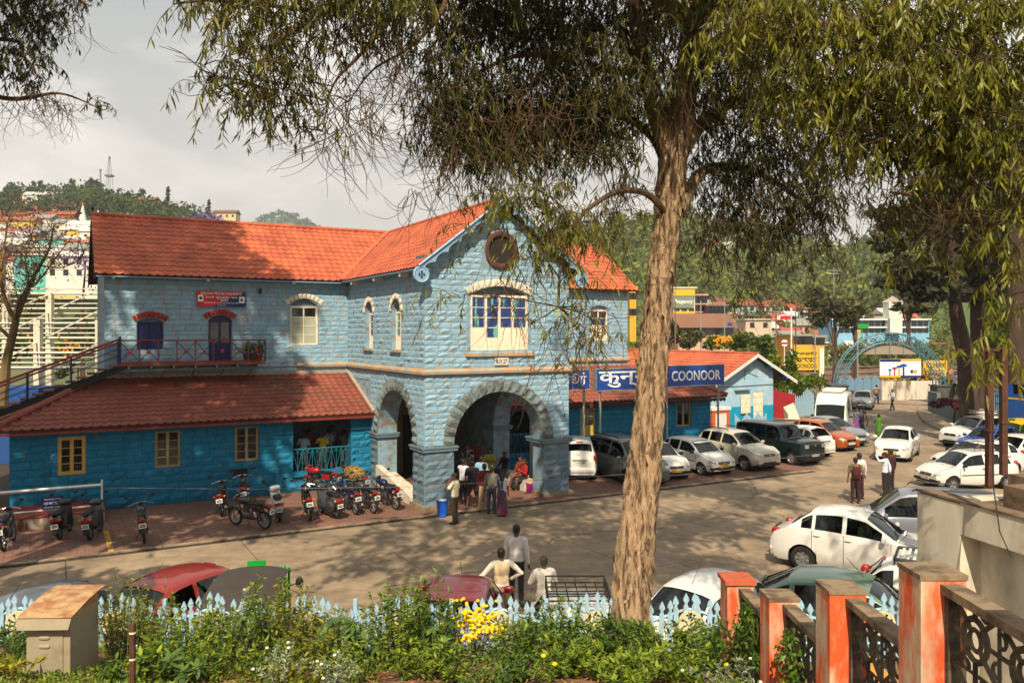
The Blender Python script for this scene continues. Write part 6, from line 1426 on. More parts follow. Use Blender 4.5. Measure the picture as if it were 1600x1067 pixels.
LM = [(PL((1048, 345, 12.1), (1015, 305, 11.8), (975, 296, 11.4), (935, 314, 11.1), (900, 350, 10.9), (878, 410, 10.8), (872, 480, 10.7)), .055, .014),
 (PL((1052, 290, 12.2), (1020, 215, 12.3), (975, 182, 12.4), (925, 176, 12.5), (870, 205, 12.6), (800, 235, 12.6)), .085, .02),
 (PL((1058, 210, 12.2), (1010, 125, 12.0), (945, 108, 11.8), (880, 92, 11.7), (815, 86, 11.6), (750, 112, 11.5), (690, 160, 11.4)), .08, .015),
 (PL((1050, 255, 12.2), (1020, 160, 12.0), (1000, 60, 11.9), (982, -40, 11.8), (960, -180, 11.8)), .14, .08),
 (PL((1062, 330, 12.3), (1082, 285, 12.5), (1112, 262, 12.8), (1175, 268, 13), (1240, 305, 13.2), (1290, 350, 13.4)), .11, .02),
 (PL((1062, 245, 12.2), (1105, 185, 12.3), (1180, 150, 12.4), (1270, 170, 12.5), (1330, 220, 12.6)), .12, .02),
 (PL((1075, 120, 12.3), (1140, 50, 12.1), (1230, 0, 11.8), (1330, -20, 11.6)), .12, .03),
 (PL((1085, 40, 12.3), (900, -90, 11.5), (760, -70, 10.8), (620, -30, 10.2), (500, 20, 9.8), (430, 70, 9.6), (390, 130, 9.6)), .13, .012),
 (PL((640, -35, 10.2), (600, 40, 10.0), (560, 90, 9.9), (520, 135, 9.9), (505, 205, 9.9)), .035, .006),
 (PL((700, -55, 10.4), (690, 20, 10.3), (640, 75, 10.2), (585, 110, 10.1), (545, 160, 10.1)), .035, .006),
 (PL((500, 20, 9.8), (430, 10, 9.5), (340, 0, 9.3), (270, 5, 9.2)), .03, .008),
 (PL((872, 92, 11.7), (800, 160, 11.3), (740, 200, 11.0), (690, 270, 10.8)), .05, .008)]
for pts, r0, r1 in LM: limbs.append(limb(T1, pts, r0, r1, M_bark if r0 > .1 else M_twig))
FO = Foliage()
allp = np.array([list(p) for P in limbs for p in P])
def clump(F_, px, py, rx, ry, d, n, tint=(0, .35), leaf=(.15, .019), ln=.75, nl=14, dd=.9, branches=3, par=T1, allp_=None, vb=(.7, 1.2)):
 c = P3(px, py-ln*.42*F/d, d); k = d/F; r = (rx*k, dd, ry*k); P = ell(tuple(c), r, n); F_.sprays(P, nl, ln, leaf, tint, vb=vb)
 ap = allp if allp_ is None else allp_
 for _ in range(branches):
  q = np.array(list(c))+npr.normal(0, .5, 3)*np.array(r); j = np.argmin(np.linalg.norm(ap-q, axis=1)); a = ap[j]; m_ = (a+q)/2+np.array([0, 0, .15*np.linalg.norm(a-q)]); m_ += npr.normal(0, .08, 3)
  t = np.linspace(0, 1, 8)[:, None]; path = (1-t)**2*a+2*t*(1-t)*m_+t*t*q; F_.tw.append((path[None], .008))
  for s_ in range(3):
   e = path[5]+npr.normal(0, .6, 3)*np.array(r); F_.tw.append((np.linspace(path[5], e, 5)[None]+npr.normal(0, .03, (1, 5, 3)), .006))
CL = [ # px, py, rx, ry, d, sprays, tint (low paints shaded boughs, high paints sunlit ones)
 (300, -15, 70, 30, 9.2, 26, (.2, .8)), (360, 25, 60, 40, 9.3, 40, (.2, .8)), (440, 15, 90, 45, 9.5, 70, (.2, .8)), (540, 10, 80, 45, 9.8, 70, (.2, .8)), (375, 95, 45, 35, 9.5, 22, (.2, .7)), (430, 85, 60, 45, 9.6, 46, (.2, .7)), (385, 150, 60, 38, 9.6, 30, (.2, .6)), (330, 190, 12, 12, 9.5, 5, (.2, .7)), (430, 165, 60, 35, 9.7, 34, (.2, .6)), (395, 200, 60, 16, 9.7, 22, (.3, .8)), (448, 228, 6, 6, 9.6, 3, (.3, .9)), (460, 165, 10, 20, 9.6, 4, (.3, .9)),
 (520, 75, 45, 40, 9.9, 26, (0, .4)), (570, 80, 30, 30, 10, 16, (0, .3)), (615, 50, 60, 45, 10.1, 44, (.2, .8)), (640, 20, 60, 40, 10.2, 50, (.3, .9)), (590, 20, 70, 30, 10, 36, (.2, .8)),
 (700, 40, 60, 60, 11.3, 80, (0, .3)), (690, 130, 50, 70, 11.2, 80, (0, .3)), (760, 60, 80, 70, 11.6, 120, (0, .25)), (740, 170, 70, 60, 11.4, 120, (0, .25)), (700, 215, 45, 50, 11, 60, (0, .3)), (830, 60, 80, 80, 11.8, 120, (0, .25)), (900, 60, 80, 70, 12, 120, (0, .3)), (820, 190, 80, 50, 12, 120, (0, .3)), (900, 200, 70, 60, 12.4, 100, (0, .25)), (760, 250, 90, 50, 11.8, 130, (0, .25)), (850, 265, 90, 45, 12, 130, (0, .3)), (940, 250, 60, 50, 12.2, 80, (.0, .3)), (720, 285, 45, 35, 11, 40, (0, .3)), (800, 295, 60, 30, 11.2, 50, (0, .4)),
 (960, 60, 60, 70, 12.6, 70, (0, .3)), (980, 330, 30, 30, 12.6, 18, (0, .3)), (1000, 100, 40, 60, 11.6, 50, (0, .4)), (1040, 150, 40, 60, 11.5, 26, (.1, .5)), (960, 180, 50, 50, 11.6, 60, (0, .3)), (900, 130, 60, 40, 11.4, 60, (0, .3)), (1100, 120, 30, 50, 11.6, 40, (.2, .7)), (1060, 40, 40, 50, 11.5, 40, (.1, .6)), (950, 290, 50, 24, 11.2, 30, (0, .4)),
 (790, 345, 40, 32, 10.8, 34, (.1, .7)), (850, 345, 50, 40, 10.8, 54, (.1, .7)), (905, 385, 40, 35, 10.8, 34, (.2, .9)), (865, 415, 40, 40, 10.6, 38, (.2, .9)), (830, 440, 20, 20, 10.6, 10, (.3, .9)), (960, 380, 26, 26, 11.2, 14, (.1, .6)), (905, 470, 26, 26, 10.5, 12, (.3, 1)), (715, 505, 18, 12, 10.2, 6, (.3, 1)), (735, 400, 26, 18, 10.8, 8, (.1, .6)), (820, 545, 8, 8, 10.2, 3, (.4, 1)), (905, 575, 14, 10, 10.2, 5, (.3, .9)), (955, 560, 18, 12, 10.3, 6, (.3, .9)), (900, 520, 10, 14, 10.3, 5, (.3, .9)),
 (1120, 180, 60, 70, 12.4, 70, (0, .4)), (1180, 210, 80, 60, 12.6, 110, (0, .25)), (1120, 300, 60, 60, 12.8, 80, (0, .2)), (1190, 290, 80, 70, 12.8, 150, (0, .2)), (1260, 300, 60, 70, 12.9, 110, (0, .2)), (1230, 370, 70, 45, 13, 90, (0, .2)), (1150, 370, 60, 40, 12.9, 70, (0, .2)), (1290, 350, 35, 50, 13, 40, (0, .2)), (1100, 410, 30, 24, 12.8, 14, (0, .2)), (1180, 420, 30, 20, 12.8, 14, (0, .2)), (1260, 430, 24, 20, 12.8, 12, (0, .2)), (1300, 200, 60, 60, 12.6, 70, (0, .3)), (1190, 475, 8, 10, 12.5, 4, (0, .2)), (1350, 270, 40, 50, 12.6, 30, (0, .3)),
 (1110, 60, 60, 80, 12.2, 70, (.1, .5)), (1180, 100, 70, 60, 11.6, 90, (.1, .6)), (1150, 20, 70, 50, 11.8, 60, (.1, .6)), (1020, 30, 50, 50, 12.5, 40, (.1, .5)),
]
for c in CL:
 if 670 < c[0] < 980 and 230 <= c[1] < 330: c = (c[0], c[1]-24, *c[2:])
 clump(FO, *c[:5], int(c[5]*(1.45 if c[1] < 230 and 740 < c[0] else (.85 if c[0] > 670 and c[0] < 980 else .95))), tint=c[6], branches=5 if c[1] < 280 else 1)
# unseen crown above the picture, added and thickened to shade the forecourt
for (x, y, z, n) in [(-3, 11, 14, 60), (-1, 13, 15, 90), (1, 13, 16.5, 90), (3, 12, 16, 90), (2, 14, 18, 90), (4.5, 13.5, 14.5, 90), (0, 10.5, 15.5, 60), (5.5, 12, 16, 60), (2.5, 12.5, 20, 60), (-4.5, 10, 13, 40), (4, 14.5, 12.5, 60), (.8, 14.5, 13.2, 60), (-1.5, 14.5, 13, 50)]:
 FO.sprays(ell((x, y, z), (1.8, 1.6, 1.3), n), 14, .9, (.15, .03), (0, .6))
for (x, y, z, n) in [(1, 12, 21, 110), (3.5, 12, 22, 110), (6, 12.5, 21, 110), (2, 12.5, 25, 110), (5, 13, 26, 110), (8, 13, 24, 110), (0, 12, 18, 90), (7.5, 13, 18, 90), (5, 12, 14.5, 90), (2, 11, 13.5, 90), (-.5, 10.5, 12.6, 70), (4.5, 12.5, 30, 110), (8, 13, 30, 110), (11, 13, 28, 90), (7, 12, 34, 90), (-2.5, 12, 17, 60)]:
 FO.sprays(ell((x, y, z), (1.9, 1.7, 1.5), int(n*1.6)), 12, 1.0, (.38, .14), (0, .5))
for x in (-5.5, -3.8, -2, -.4, 1.2, 2.8):
 for z in (13.2, 15.4, 17.6): FO.sprays(ell((x, 8.8, z), (1.2, 1.0, 1.2), 40), 12, .9, (.32, .10), (0, .5))  # unseen boughs added before the tree to shade its main crown
# bare straggling twigs hanging below the foliage
def stragglers(F_, px, py, rx, ry, d, n, ln=.9, r=.004):
 k = d/F; P = ell(tuple(P3(px, py, d)), (rx*k, .5, ry*k), n); dcur = npr.normal(0, .5, (n, 3)); dcur[:, 2] = -npr.uniform(.3, 1.2, n); dcur /= np.linalg.norm(dcur, axis=1)[:, None]; pts = [P]; cu = npr.normal(0, .32, (n, 3))
 for i in range(9):
  pts.append(pts[-1]+dcur*ln/9); dcur = dcur+cu*.5+npr.normal(0, .16, (n, 3)); dcur /= np.linalg.norm(dcur, axis=1)[:, None]
 F_.tw.append((np.stack(pts, 1), r))
for q in [(560, 150, 70, 60, 9.9, 80), (520, 200, 50, 40, 9.9, 34), (630, 110, 40, 40, 10, 30), (590, 60, 60, 40, 9.9, 40), (690, 250, 40, 50, 10.8, 40), (680, 200, 40, 30, 10.8, 24), (800, 210, 110, 80, 10.6, 60), (880, 160, 90, 60, 10.8, 36), (800, 440, 60, 60, 10.6, 34), (900, 500, 70, 60, 10.5, 40), (860, 560, 60, 30, 10.4, 16), (1200, 420, 90, 50, 12.6, 60), (1150, 330, 60, 50, 12, 40), (960, 320, 60, 60, 11.4, 40), (1050, 140, 60, 80, 11.6, 40), (650, 300, 20, 20, 10.8, 12)]: stragglers(FO, *q)
FO.build(T1, L_euc, M_twig)
# right-hand eucalyptus, nearer, its trunk outside the picture
T2 = tag(empty('eucalyptus_tree', (0, 0, 0)), 'sunlit yellow green eucalyptus boughs filling the upper right corner', 'tree')
bark_trunk(T2, [(9.6, 10.0, 1.0), (9.4, 10.2, 6), (9.0, 10.2, 11), (8.6, 10, 17)], [.4, .33, .26, .15], M_bark, 24, 40)
lb2 = [limb(T2, p, r0, r1, M_twig) for p, r0, r1 in [
 ([(9.3, 10.2, 8)]+PL((1610, 330, 9.2), (1560, 345, 9.0), (1500, 342, 8.8), (1440, 310, 8.7), (1390, 300, 8.7)), .07, .012),
 ([(9.2, 10.2, 9)]+PL((1600, 150, 9), (1500, 120, 8.7), (1400, 90, 8.6), (1280, 60, 8.8), (1180, 60, 9)), .08, .012),
 ([(9.2, 10.2, 10)]+PL((1560, 20, 9), (1400, -30, 8.8), (1250, -20, 9.2)), .07, .012), ([(9.3, 10.2, 8.4)]+PL((1590, 240, 9), (1500, 230, 8.6), (1400, 215, 8.6), (1320, 240, 8.8)), .05, .01)]]
ap2 = np.array([list(p) for P in lb2 for p in P]); F2 = Foliage()
for (px, py, rx, ry, d, n, ti) in [(1170, 60, 60, 60, 9.2, 60, (.3, 1.1)), (1240, 40, 70, 60, 9, 80, (.3, 1.1)), (1320, 60, 80, 70, 8.8, 110, (.3, 1.1)), (1400, 50, 80, 70, 8.6, 110, (.3, 1.1)), (1480, 60, 80, 70, 8.5, 110, (.3, 1.1)), (1560, 60, 80, 80, 8.5, 110, (.3, 1.1)), (1260, 140, 70, 50, 9, 80, (.2, 1)), (1340, 160, 70, 50, 8.8, 90, (.3, 1.1)), (1420, 160, 80, 60, 8.6, 110, (.3, 1.1)), (1510, 160, 80, 60, 8.6, 110, (.3, 1.1)), (1590, 170, 60, 60, 8.6, 80, (.3, 1.1)), (1400, 240, 80, 40, 8.8, 50, (.2, .9)), (1480, 240, 70, 45, 8.7, 70, (.2, 1)), (1560, 250, 70, 50, 8.6, 80, (.2, 1)), (1330, 230, 60, 40, 9, 40, (.1, .8)), (1590, 320, 40, 60, 8.6, 50, (.3, 1)), (1500, 320, 60, 30, 8.9, 26, (.1, .8)), (1420, 310, 40, 24, 8.9, 12, (.1, .7)), (1565, 420, 30, 50, 8.6, 20, (.3, 1)), (1590, 480, 16, 50, 8.4, 14, (.4, 1)), (1400, 350, 40, 24, 9.2, 12, (.1, .6)), (1440, 400, 30, 30, 9.2, 8, (.2, .8)), (1210, 180, 40, 30, 9.2, 16, (.3, 1)), (1530, 570, 6, 14, 8.2, 3, (.6, 1)), (1555, 590, 10, 20, 8.2, 4, (.6, 1)), (1580, 600, 14, 24, 7.8, 7, (.4, 1)), (1382, 440, 6, 6, 9, 2, (.4, .9)), (1585, 380, 26, 40, 8.4, 22, (.3, 1))]:
 clump(F2, px, py, rx, ry, d, int(n*1.05), tint=ti, leaf=(.135, .021), ln=.55, nl=15, dd=.8, branches=2 if py < 300 else 0, par=T2, allp_=ap2)  # high tints paint these boughs as sunlit
for q in [(1400, 280, 90, 50, 8.9, 60), (1480, 330, 70, 50, 8.8, 60), (1320, 200, 70, 50, 9, 30), (1560, 300, 60, 50, 8.6, 30)]: stragglers(F2, *q, ln=.6)
for (x, y, z, n) in [(6.5, 9, 12, 60), (5, 9.5, 11.5, 60), (8, 10, 12.5, 60), (7.5, 11, 10, 50)]: F2.sprays(ell((x, y, z), (1.5, 1.2, 1), n), 14, .7, (.14, .024), (.2, 1))
F2.build(T2, L_euc, M_twig)
# left-hand tree: only its fringe is in the picture, its shade lies over the wing
T3 = tag(empty('eucalyptus_tree', (0, 0, 0)), 'eucalyptus fringe and bare drooping bough in the upper left corner', 'tree')
bark_trunk(T3, [(-14.5, 13.5, .6), (-14.2, 13.6, 8), (-14, 14, 14), (-13.8, 14, 30)], [.55, .45, .36, .15], M_bark, 24, 50)
lb3 = [limb(T3, p, r0, r1, M_twig) for p, r0, r1 in [([(-14.1, 13.9, 10)]+PL((-60, 130, 15), (0, 152, 15), (50, 152, 14.8), (100, 148, 14.6), (160, 172, 14.5)), .07, .008), ([(-14, 14, 11)]+PL((-20, 60, 15), (40, 90, 14.6), (60, 120, 14.5)), .06, .01), ([(-14, 14, 13)]+PL((0, -20, 14.8), (100, -10, 14.4), (140, 10, 14.2)), .06, .01)]]
ap3 = np.array([list(p) for P in lb3 for p in P]); F3 = Foliage()
for (px, py, rx, ry, d, n) in [(15, 30, 40, 45, 14.8, 90), (50, 40, 36, 45, 14.6, 90), (10, 95, 36, 36, 14.8, 50), (60, 105, 14, 20, 14.5, 20), (30, 130, 40, 14, 14.8, 26), (115, 4, 20, 14, 14.3, 18), (80, 10, 36, 16, 14.4, 40), (165, 180, 9, 6, 14.4, 6), (50, 160, 6, 6, 14.7, 4)]:
 clump(F3, px, py, rx, ry, d, n, tint=(0, .35), leaf=(.12, .022), ln=.5, nl=14, dd=.8, branches=1, allp_=ap3)
for q in [(60, 150, 50, 8, 14.6, 30), (100, 160, 40, 10, 14.5, 30), (30, 165, 30, 10, 14.7, 14), (120, 30, 20, 10, 14.3, 14)]: stragglers(F3, *q, ln=.8)
# the crown out of the picture, placed so that its shade falls over the upper facade and the left of the forecourt
for z in np.arange(9.5, 34, 2.2):
 for x in np.arange(-23, -9.0 if z < 16 else -11.2, 2.6):
  if z > 30 and x > -13: continue
  if z < 13 and x < -19: continue
  y = 12.5+rnd.uniform(-1, 1.2) if z > 12.5 else 8.2
  F3.sprays(ell((x+rnd.uniform(-.6, .6), y, z), (1.7, 1.6, 1.5), 100), 12, 1.0, (.46, .19), (0, .4))
F3.build(T3, L_euc, M_twig)
# dark trees by the exit
def quad_cloud(P, sz, tint=(0, 1), v=(.6, 1.2), flat=0.0):
 n = len(P); a = npr.normal(0, 1, (n, 3)); a /= np.linalg.norm(a, axis=1)[:, None]; b_ = npr.normal(0, 1, (n, 3)); b_[:, 2] *= (1-flat); b_ -= a*np.sum(a*b_, 1)[:, None]; b_ /= np.linalg.norm(b_, axis=1)[:, None]
 s_ = (sz*npr.uniform(.6, 1.4, n))[:, None]; V = np.stack([P-a*s_, P+b_*s_*.45, P+a*s_, P-b_*s_*.45], 1).reshape(-1, 3)
 return V, np.arange(4*n).reshape(-1, 4), tints(n, 4, tint[0], tint[1], v)
def cloud_obj(name, clumps, sz, m, par=None, tint=(0, 1), kind=None, v=(.6, 1.2), shell=.55):
 Ps, T_ = [], []
 for (c, r, n) in clumps:
  Pq = ell(c, r, n); Ps.append(Pq); t = tints(n, 4, tint[0], tint[1], v); t[:, 0] = np.clip(t[:, 0]*.6+.4*npr.uniform(tint[0], tint[1]), 0, 1.2); t[:, 1] *= npr.uniform(.85, 1.15); T_.append(t)
 P = np.concatenate(Ps); V, F_, _ = quad_cloud(P, sz); return np_mesh(name, V, F_, m, par, np.concatenate(T_), kind=kind)
def dark_tree(label, tr, rad, clumps, m, sz=.3, tint=(0, .8)):
 r_ = tag(empty('evergreen_tree', (0, 0, 0)), label, 'tree'); bark_trunk(r_, tr, rad, M_barkd, 20, 50, .05, freq=3)
 cloud_obj('crown', clumps, sz, m, r_, tint, kind='stuff'); return r_
def cl(px, py, rx, ry, d, n, dd=2.0): c = P3(px, py, d); k = d/F; return (tuple(c), (rx*k, dd, ry*k), n)
DT = 46
dark_tree('dark feathery evergreen with leaning trunk left of its pair by the exit', PL((1516, 655, DT), (1508, 560, DT), (1494, 480, DT), (1488, 380, DT), (1484, 250, DT)), [.55, .45, .38, .3, .2],
 [cl(1440, 350, 60, 30, DT, 500), cl(1480, 300, 60, 50, DT, 700), cl(1440, 420, 60, 26, DT-1, 560), cl(1395, 380, 34, 16, DT, 160), cl(1460, 455, 50, 16, DT-1, 420), cl(1400, 440, 36, 12, DT, 160), cl(1500, 400, 40, 60, DT+1, 600), cl(1470, 230, 50, 50, DT, 500), cl(1430, 480, 30, 8, DT-1, 120), cl(1390, 330, 30, 14, DT, 120), cl(1500, 160, 50, 50, DT, 300)], L_cyp, .28)
dark_tree('dark evergreen with straight trunk right of its pair by the exit', PL((1534, 655, DT+2), (1530, 560, DT+2), (1527, 450, DT+2), (1527, 300, DT+2)), [.5, .42, .4, .3],
 [cl(1540, 400, 36, 60, DT+2, 700), cl(1560, 330, 50, 50, DT+2, 600), cl(1550, 260, 60, 50, DT+2, 500), cl(1530, 460, 26, 12, DT+1, 160), cl(1590, 400, 30, 50, DT+2, 300)], L_cyp, .28)
dark_tree('pale grey trunk tree at the right picture edge behind the blue coach', PL((1592, 600, 40), (1590, 500, 40), (1588, 400, 40), (1588, 250, 40)), [.5, .46, .42, .3],
 [cl(1600, 300, 40, 60, 41, 400), cl(1610, 200, 60, 60, 41, 400)], L_cyp, .25)
dark_tree('bushy bright green tree behind the railway coach', PL((1560, 620, 62), (1560, 520, 62), (1562, 480, 62)), [.4, .3, .2], [cl(1560, 480, 34, 30, 62, 500), cl(1585, 520, 30, 34, 62, 500), cl(1545, 530, 20, 30, 62, 300), cl(1575, 560, 36, 20, 62, 300), cl(1570, 430, 30, 30, 62, 300)], L_green, .32, (0, .6))
# ------------------------------------------------------------------ terrace garden, picket fence, balustrade
M_soil = mat('garden_soil', rgb(108, 74, 48), .95, .3, 1.6, .8, 9, col2=rgb(150, 112, 72), amt=.4, c2scale=1.8)
GY = [(-3, 4.62), (3, 4.3), (5.3, 3.55), (7, 3.0), (8.4, 2.52), (10.4, 1.95), (12.35, 1.48)]
def gz(x, y): return interp(GY, y)+.05*mnoise.noise((x*.8, y*.8, 3.1))+(.12*max(0, (-x-4))*.1)
nx, ny = 90, 60; V = []; F_ = []
xs_ = np.linspace(-14, 2.62, nx); ys_ = np.linspace(-3, 12.35, ny)
for y in ys_:
 for x in xs_: V.append((x, y, gz(x, y)))
F_ = [(j*nx+i, j*nx+i+1, (j+1)*nx+i+1, (j+1)*nx+i) for j in range(ny-1) for i in range(nx-1)]
np_mesh('garden_ground', V, F_, M_soil, None, smooth=True, kind='structure')
b = MB(); b.box(-14, 7.5, 12.35, 12.55, 0, 1.46); b.build('retaining_wall', M_kerb, kind='structure')
b = MB(); b.box(3.2, 9, 2, 12.3, .4, .9); b.build('lower_terrace', M_kerb, kind='structure')
M_pick = mat('pale_blue_picket_paint', rgb(150, 186, 208), .6, .10, 5, .15, 20, col2=rgb(132, 128, 112), amt=.3, c2scale=5)
M_whl = mat('cream_wheel_paint', rgb(206, 194, 160), .6, .1, 5, .2, 20)
FY = 12.15
FEN = tag(empty('picket_fence', (0, 0, 0)), 'pale blue picket fence with scalloped top and cream wheel motifs', 'fence')
def picket_mesh(h):
 w = .036; P = [(-w, 0), (w, 0), (w, h-.20), (w*.55, h-.17), (w*.55, h-.14), (w*1.25, h-.11), (w*1.0, h-.07), (0, h), (-w*1.0, h-.07), (-w*1.25, h-.11), (-w*.55, h-.14), (-w*.55, h-.17), (-w, h-.20)]
 b = MB(); b.prism(P, -.012, .012, 'y'); return b
pcache = {}
x = -9.6; PER = 1.42; k = 0
top_f = lambda x: .99-.24*abs(((x-2.64)/PER+.5) % 1-.5)*2
while x < 6.6:
 h = round(top_f(x), 2)
 if h not in pcache: o = picket_mesh(h).build('picket', M_pick, FEN); pcache[h] = o.data
 else: o = link('picket', pcache[h], FEN)
 o.location = (x, FY+rnd.uniform(-.004, .004), 1.42+.02*math.sin(x)); o.rotation_euler = (0, rnd.uniform(-.045, .045), 0); o.location.z += rnd.uniform(-.02, .012); x += .118+rnd.uniform(-.006, .006)
for rz_ in (.22, .0):
 b = MB(); P = []
 for xx in np.arange(-9.7, 6.7, .1): P.append((xx, FY+.025, 1.42+(top_f(xx)-.25 if rz_ == 0 else rz_)))
 b.tube(P, .026, 4); b.build('rail', M_pick, FEN)
for xx in np.arange(2.64-PER*8, 6.4, PER):
 w = empty('wheel_motif', (xx, FY-.04, 1.96)); w.parent = FEN; b = MB()
 b.lathe([(.16, -.02), (.185, -.02), (.185, .02), (.15, .02), (.15, -.02), (.16, -.02)], 24, axis='y'); b.lathe([(0, -.022), (.045, -.022), (.045, .02)], 10, axis='y')
 for q in range(8):
  a = 2*math.pi*q/8; d_ = Vector((math.cos(a), 0, math.sin(a))); t_ = Vector((-math.sin(a), 0, math.cos(a)))
  b.add([tuple(d_*.03-t_*.012+Vector((0, -.016, 0))), tuple(d_*.03+t_*.012+Vector((0, -.016, 0))), tuple(d_*.155+t_*.038+Vector((0, -.016, 0))), tuple(d_*.155-t_*.038+Vector((0, -.016, 0)))], [(0, 1, 2, 3)])
 b.build('wheel_face', M_whl, w)
 b = MB(); b.boxc((xx+PER/2, FY+.05, 1.42+.42), (.06, .06, .9)); b.build('post', M_pick, FEN)
# metal cabinet
M_cab = mat('grey_cabinet_paint', rgb(150, 138, 116), .6, .10, 3, .15, 30, col2=rgb(116, 106, 86), amt=.3, c2scale=1.6); M_cabs = mat('rusty_lid', rgb(178, 144, 104), .7, .2, 8, .3, 20, col2=rgb(150, 104, 66), amt=.5, c2scale=6)
CB = tag(empty('utility_cabinet', (-5.66, 9.55, 1.74), R(2)), 'grey metal utility cabinet with rusty orange curved lid in the garden', 'cabinet')
b = MB(); b.box(0, .50, 0, .70, 0, 1.16); b.build('body', M_cab, CB)
b = MB(); b.box(.03, .42, -.012, -.002, .05, 1.06); b.build('door', M_cab, CB)
for zz in (.86, .96):
 b = MB(); b.sup((.21, -.018, zz), (.07, .012, .022), 3, nu=12, nv=6); b.build('louvre', M_cab, CB, smooth=True)
b = MB(); n = 10; vs = []
for i in range(n+1): f = i/n; y = -.10+.92*f; z = 1.22+.09*math.sin(f*math.pi*.62)+.02*f; vs += [(-.06, y, z), (.56, y, z)]
b.add(vs+[(v[0], v[1], v[2]-.015) for v in vs], [(2*i, 2*i+1, 2*i+3, 2*i+2) for i in range(n)]+[(2*n+2+2*i, 2*n+4+2*i, 2*n+5+2*i, 2*n+3+2*i) for i in range(n)]+[(1, 2*n+3, 2*n+5, 3)])
b.prism([(1.16, 0)], 0, 0) if False else None
b.add([(0, 0, 1.16), (.5, 0, 1.16), (.5, 0, 1.20), (0, 0, 1.20), (0, .7, 1.16), (.5, .7, 1.16), (.5, .7, 1.28), (0, .7, 1.28)], [(0, 1, 2, 3), (1, 5, 6, 2), (0, 3, 7, 4), (4, 7, 6, 5)])
b.build('lid', M_cabs, CB)
b = MB(); b.add([(-.06, -.10, 1.21), (.56, -.10, 1.21), (.54, -.13, 1.09), (-.04, -.13, 1.09)], [(0, 1, 2, 3)]); b.build('lid_flap', M_cab, CB)
b = MB(); b.boxc((0, 0, .45), (.05, .04, .95)); o = b.build('garden_stake', M_rust, None); o.location = (P3(207, 1040, 8.4).x, 8.4, 2.35); tag(o, 'short brown wooden stake bound with two ties in the plants', 'stake')
b = MB();
for zz in (.55, .82): b.lathe([(.034, zz), (.034, zz+.02)], 8)
b.build('tie', M_cream, o)
# ---- plants
M_stem = mat('green_stem', rgb(88, 96, 44), .8, .1, 4)
L_herb = leafmat('herb_leaf', rgb(56, 94, 20), rgb(146, 160, 42), .34); L_dherb = leafmat('dark_herb_leaf', rgb(36, 68, 18), rgb(104, 132, 38), .3)
L_silv = leafmat('silver_leaf', rgb(130, 146, 122), rgb(176, 184, 160), .2, .7); L_cast = leafmat('castor_leaf', rgb(60, 90, 40), rgb(104, 130, 60), .25, .4); L_yel = leafmat('yellowing_leaf', rgb(92, 108, 26), rgb(160, 152, 44), .35)
M_mari = mat('marigold_petals', rgb(250, 204, 8), .7, .1, 10); M_wfl = mat('white_petals', rgb(226, 218, 206), .7)
def herb(x, y, h, r, ns, leaf, lm, nl=22, droop=.5, up=.9, label=None, cat='plant', name='leafy_plant', top=None, group=None, wide=.36, tint=(0, 1), stem_r=.006, feather=False):
 z0 = gz(x, y)-.02; root = tag(empty(name, (x, y, z0)), label, cat, group)
 ang = npr.uniform(0, 2*np.pi, ns); rr = r*npr.uniform(.15, 1, ns)**.6; hh = h*npr.uniform(.6, 1.0, ns)*(1-.35*(rr/r)**2); k = 6
 t = np.linspace(0, 1, k)[None, :, None]; base = np.stack([np.cos(ang)*rr*.35, np.sin(ang)*rr*.35, 0*ang], 1)[:, None]; tip = np.stack([np.cos(ang)*rr, np.sin(ang)*rr, hh], 1)[:, None]
 path = base*(1-t)+tip*t; path[..., 2] = (hh[:, None])*(t[..., 0]**.85); path += npr.normal(0, .012, path.shape)*t
 V, F_ = tube_np(path, np.full(ns, stem_r), np.full(ns, stem_r*.5), 4); np_mesh('stems', V, F_, M_stem, root)
 u = npr.uniform(.18, 1.0, (ns, nl))*(k-1); u[:, :5] = (k-1)*npr.uniform(.9, 1, (ns, 5)); i0 = np.minimum(u.astype(int), k-2); f = (u-i0)[..., None]; ar = np.arange(ns)[:, None]
 B = (path[ar, i0]*(1-f)+path[ar, i0+1]*f).reshape(-1, 3); n = len(B)
 a2 = npr.uniform(0, 2*np.pi, n); d = np.stack([np.cos(a2), np.sin(a2), npr.uniform(-droop, up, n)], 1); d /= np.linalg.norm(d, axis=1)[:, None]
 sz = npr.uniform(.55, 1.2, n); side = np.cross(d, np.array([0, 0, 1.0]))+npr.normal(0, .3, (n, 3))
 V, F_ = leaf_geo(B, d, leaf*sz, leaf*wide*sz, .22, side); tt = np.zeros((n, 3)); tt[:, 0] = np.clip(npr.uniform(tint[0], tint[1], n), 0, 1.2); tt[:, 1] = npr.uniform(.65, 1.25, n); np_mesh('leaves', V, F_, lm, root, np.repeat(tt, 6, 0))
 if top:
  m_, nf, fr = top; b = MB()
  for q in range(nf):
   p = tip[q % ns, 0]+npr.normal(0, r*.16, 3)*np.array([1, 1, .3]); b.sup((p[0], p[1], p[2]+.02), (fr, fr, fr*.75), 2, nu=8, nv=4)
  b.build('flower', m_, root, kind='stuff')
 return root
gx = lambda px, y: (px-CX)/F*y
